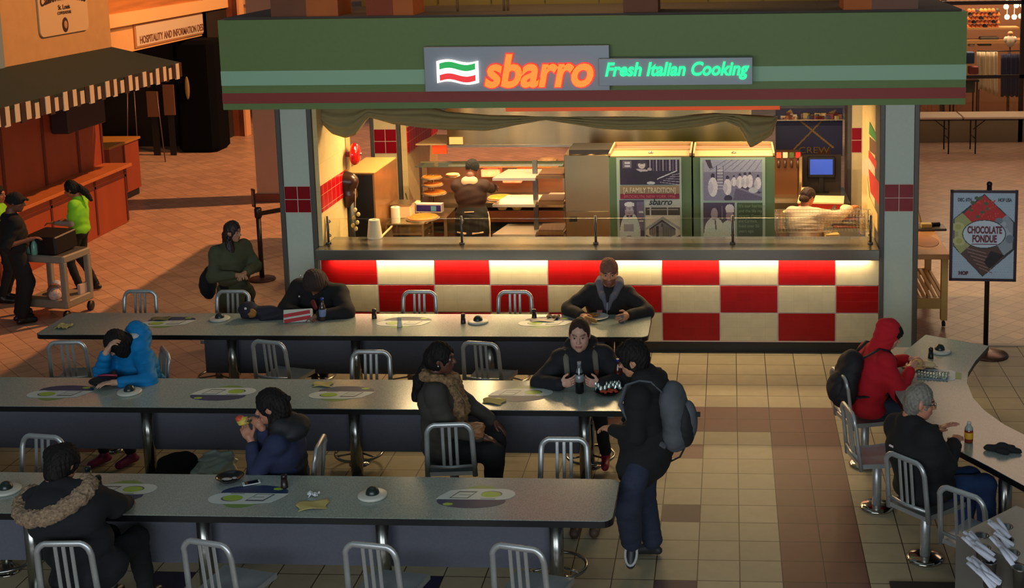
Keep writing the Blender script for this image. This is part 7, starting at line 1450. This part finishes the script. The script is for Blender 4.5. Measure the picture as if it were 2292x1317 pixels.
o = person('person in lime green shirt cut off by the left edge of the view', hd, hip, 10, 0, 6, .95, skin=(176, 104, 66), topm=LIME, bulk=1.1, sleeve=.6, pants=CK, shoes=(SHB, None), vox=.009, hair=lambda hp, H, hs, o: cap_hair(hp, H, hs, o, .014), hairm=HB)
# walking woman in olive coat
Yw = .15; hd = pt(521, 520, Y=Yw); sw = .92; hip = np.array([hd[0] - .03, Yw + .02, hd[2] - .60])
OLV = mat('olive_coat', (74, 76, 52), .9, 0, .1, 14, .3)
o = person('woman in olive coat with long dark hair walking past the far table', hd, hip, -40, -14, 6, sw, [hip + (.20, -.16, .18), hip + (.10, -.24, .17)], [np.array([.6, .6, -.8]), np.array([-.9, -.3, -.6])], skin=(186, 134, 104), topm=OLV, bulk=1.32, hem=.16, cuff=.1, pants=CK, shoes=(SHB, None), vox=.0075, curl=(.9, .9),
    ankles=[np.array([hip[0] + .15, Yw - .12, .09]), np.array([hip[0] - .12, Yw + .10, .09])],
    hair=lambda hp, H, hs, o: cap_hair(hp, H, hs, o, .018, [cone(hp(-.06, -.02, -.03), hp(-.075, .02, -.24), .04, .045), cone(hp(.06, -.02, -.03), hp(.075, .04, -.26), .04, .045), cone(hp(0, -.07, -.04), hp(0, -.06, -.22), .06, .06)]), hairm=mat('hair_dark_brown', (44, 27, 22), .5, 0, .2, 60, .4))
c = o['hip']; blob('coat_skirt', [ell(c + (0, 0, -.10), (.20, .17, .20)), cone(c + (-.06, .04, -.2), c + (-.08, .05, -.36), .15, .17), cone(c + (.08, -.05, -.2), c + (.12, -.08, -.36), .13, .15)], .01, OLV, o['t'], .05, folds(.006, 20, 21))
p = pt(466, 636, Y=Yw + .1); t = thing('black_shoulder_bag', 'black bag hanging behind the walking woman in olive', 'bag', tuple(p)); blob('bag', [ell(p, (.09, .13, .17)), ell(p + (.03, 0, .09), (.07, .10, .12))], .009, CK, t, .03, folds(.006, 22, 31))
b = MB(); q1 = o['sh'][1]; b.tube([tuple(p + (0.03, 0, .17)), tuple(q1 + (-.03, -.06, .0)), tuple(q1 + (.03, -.0, .085))], .010, 6); b.build('bag_strap', CK, t, True)

t = bpy.data.objects['dough_mixer']; c = pt(775, 418, Y=.95)
blob('head', [cone(c + (-.055, .0, .075), c + (.045, 0, .06), .105, .10), cone(c + (-.03, .03, .04), c + (.035, .0, -.09), .125, .085), cone(c + (.03, 0, -.1), c + (.0, 0, -.2), .075, .05)], .008, mat('mixer_brown', (66, 42, 32), .28, .3, .1, 10), t, .05)
# ------------------------------------------------------------ bags and loose things
p = pt(590, 703, Y=-1.12); t = thing('dark_bag', 'navy bag with mustard patch lying on the far table', 'bag', (p[0], p[1], .742)); z = .742 + .075
NVB = mat('bag_navy', (26, 27, 42), .8, 0, .2, 20, .4); c = np.array([p[0], p[1], z])
blob('bag_body', [cone(c + (-.17, 0, -.0), c + (.2, .03, -.02), .07, .05), ell(c + (-.16, .0, .02), (.09, .085, .075)), cone(c + (.0, -.05, -.05), c + (.25, .0, -.04), .03, .03)], .008, NVB, t, .04, folds(.008, 24, 14))
blob('mustard_patch', [ell(c + (-.11, -.062, .0), (.062, .025, .05))], .007, mat('mustard', (150, 98, 34), .7), t, .02, folds(.004, 40, 3))
b = MB(); b.box(c[0] - .16, c[0] - .14, c[1] - .09, c[1] - .08, c[2] + .045, c[2] + .065); b.build('buckle', mat('buckle_w', (200, 200, 200), .3), t, True)
p = pt(2240, 1012, z=.742); t = thing('black_gloves', 'crumpled pair of black gloves on the curved table', 'gloves', tuple(p)); c = p + (0, 0, .03)
blob('gloves', [cone(c + (-.10, .02, -.01), c + (.02, 0, 0), .022, .036), cone(c + (.0, 0, .0), c + (.13, -.02, -.01), .036, .02), cone(c + (.03, .03, 0), c + (.10, .05, -.01), .02, .015), cone(c + (-.02, -.03, -.005), c + (.03, -.05, -.01), .02, .02)], .006, CK, t, .02, folds(.005, 50, 15))
p = pt(396, 1048, z=.12); t = thing('black_bag', 'slumped black bag on the floor under the middle table', 'bag', (p[0], p[1], 0)); c = np.array([p[0], p[1], .13])
blob('bag', [ell(c, (.17, .12, .12)), ell(c + (.1, 0, .06), (.08, .08, .08)), cone(c + (-.1, 0, -.05), c + (-.24, -.03, -.09), .06, .03)], .01, CK, t, .04, folds(.008, 24, 14))
p = pt(478, 1046, z=.12); t = thing('plastic_bag', 'crumpled translucent plastic bag on the floor beside the black bag', 'plastic bag', (p[0], p[1], 0)); c = np.array([p[0], p[1], .12])
blob('plastic_bag', [ell(c + (.03, 0, .02), (.17, .12, .12)), ell(c + (-.1, -.02, -.04), (.10, .1, .07)), ell(c + (.12, 0, .08), (.06, .06, .06))], .008, mat('clear_bag', (190, 202, 190), .3, spec=.7), t, .03, folds(.012, 38, 17))
for i, (px, py, c_) in enumerate(((1288, 1186, (70, 48, 38)), (1332, 1184, (84, 62, 48)))):
    p = pt(px, py, z=.04); t = thing('brown_shoe_box' if False else 'brown_boot', ('left' if i == 0 else 'right') + ' brown boot on the floor under the near table end', 'boot', (p[0], p[1], 0)); c = np.array([p[0], p[1], .045]); blob('boot', [cone(c + (0, .08, 0), c + (0, -.07, -.005), .045, .038), cone(c + (0, .07, 0), c + (0, .07, .07), .045, .05)], .008, mat('boot%d' % i, c_, .6), t)
# ------------------------------------------------------------ cutlery station, lower right corner
S0, S1, S2 = pt(2140, 1199, z=.9), pt(2247, 1146, z=.9), pt(2183, 1317, z=.9)
u = nrm((S1 - S0) * [1, 1, 0]); v = nrm((S2 - S0) * [1, 1, 0]); v = nrm(v - u * (v @ u)); Wd, Ld = .62, 1.0
t = thing('cutlery_station', 'beige cutlery station top with round holes in the lower right corner', 'cutlery station', (S0[0], S0[1], 0))
def sp(a, b_, z=.9): return np.array([S0[0], S0[1], 0]) + u * a + v * b_ + UP * z
holes = [(.46, .10), (.42, .27), (.50, .43), (.57, .60), (.17, .13), (.20, .36), (.23, .50), (.26, .74)]
hpx = [(2250, 1179), (2252, 1208), (2265, 1238), (2283, 1272), (2196, 1199), (2200, 1226), (2215, 1257), (2226, 1298)]
hl = []
for (x, y) in hpx: q = pt(x, y, z=.9) - sp(0, 0, 0); q[2] = 0; hl.append((q @ u, q @ v))
hr0 = .042
# top sheet with real holes: a fine grid whose cells inside the holes are left out and snapped round
b = MB(); nu, nv = 62, 100; gu, gv = np.linspace(0, Wd, nu + 1), np.linspace(0, Ld, nv + 1); G = {}
def snap(a, c_):
    for (ha, hb) in hl:
        d = math.hypot(a - ha, c_ - hb)
        if d < hr0 + .006 and d > hr0 - .006: return ha + (a - ha) / d * hr0, hb + (c_ - hb) / d * hr0
    return a, c_
vs = [tuple(sp(*snap(a, c_))) for c_ in gv for a in gu]; fs = []
for j in range(nv):
    for i in range(nu):
        ca, cb = (gu[i] + gu[i + 1]) / 2, (gv[j] + gv[j + 1]) / 2
        if any(math.hypot(ca - ha, cb - hb) < hr0 - .002 for ha, hb in hl): continue
        fs.append((j * (nu + 1) + i, (j + 1) * (nu + 1) + i, (j + 1) * (nu + 1) + i + 1, j * (nu + 1) + i + 1))
b.add(vs, [tuple(reversed(f)) for f in fs]); STN = mat('station_top', (156, 152, 140), .5, 0, .05, 40); b.build('top_panel', STN, t, True)
b = MB(); cs = [sp(0, 0, .9), sp(Wd, 0, .9), sp(Wd, Ld, .9), sp(0, Ld, .9)]; cz = [c - UP * .9 for c in cs]
for i in range(4): b.add([tuple(cs[i]), tuple(cs[(i + 1) % 4]), tuple(cz[(i + 1) % 4]), tuple(cz[i])], [(0, 1, 2, 3)])
b.build('cabinet_sides', mat('station_side', (96, 92, 84), .6), t, True)
for k, (ha, hb) in enumerate(hl):
    c = sp(ha, hb, 0); b = MB(); b.lathe([(hr0 * .8, .74), (hr0, .895), (hr0 + .006, .902), (hr0 - .004, .902), (hr0 * .76, .75)], (c[0], c[1], 0), 24); b.build('steel_cup', mat('cup_steel', (120, 120, 118), .25, .9), t, True)
NP = mat('napkin_white', (206, 208, 222), .8)
for k, (px, py, n_, ax_) in enumerate(((2237, 1180, 5, (-.02, .0)), (2240, 1212, 4, (0, 0)), (2250, 1238, 4, (0, 0)), (2180, 1212, 5, (-.02, .03)), (2196, 1235, 4, (0, 0)), (2190, 1270, 5, (0, .0)), (2210, 1290, 6, (0, 0)))):
    for m_ in range(n_):
        c = pt(px + RNG.uniform(-10, 10), py + RNG.uniform(-8, 8), z=.93); d = nrm(np.array([-.5 + RNG.uniform(-.3, .3), .6 + RNG.uniform(-.3, .3), .35])); L = .07
        b = MB(); b.tube([tuple(c - d * L), tuple(c), tuple(c + d * L * .9)], [.017, .019, .014], 8, flat=.6); tag(b.build('cutlery_roll', NP), 'white paper wrapped cutlery roll sticking out of the station cups', 'napkin roll', 'wrapped cutlery rolls on the station')
p, q = pt(1990, 1300, z=.02), pt(2140, 1300, z=.02); b = MB(); b.box(p[0], p[0] + .62, p[1] - .6, p[1], 0, .018, bev=.006); tag(b.build('floor_mat', mat('mat_rubber', (26, 26, 22), .9, 0, .2, 60)), 'black rubber floor mat at the bottom right edge', 'mat')
# unused chair prototypes never stay in the scene
for k in (True, False):
    if not used[k]:
        for ch in list(CH[k].children): bpy.data.objects.remove(ch)
        bpy.data.objects.remove(CH[k])
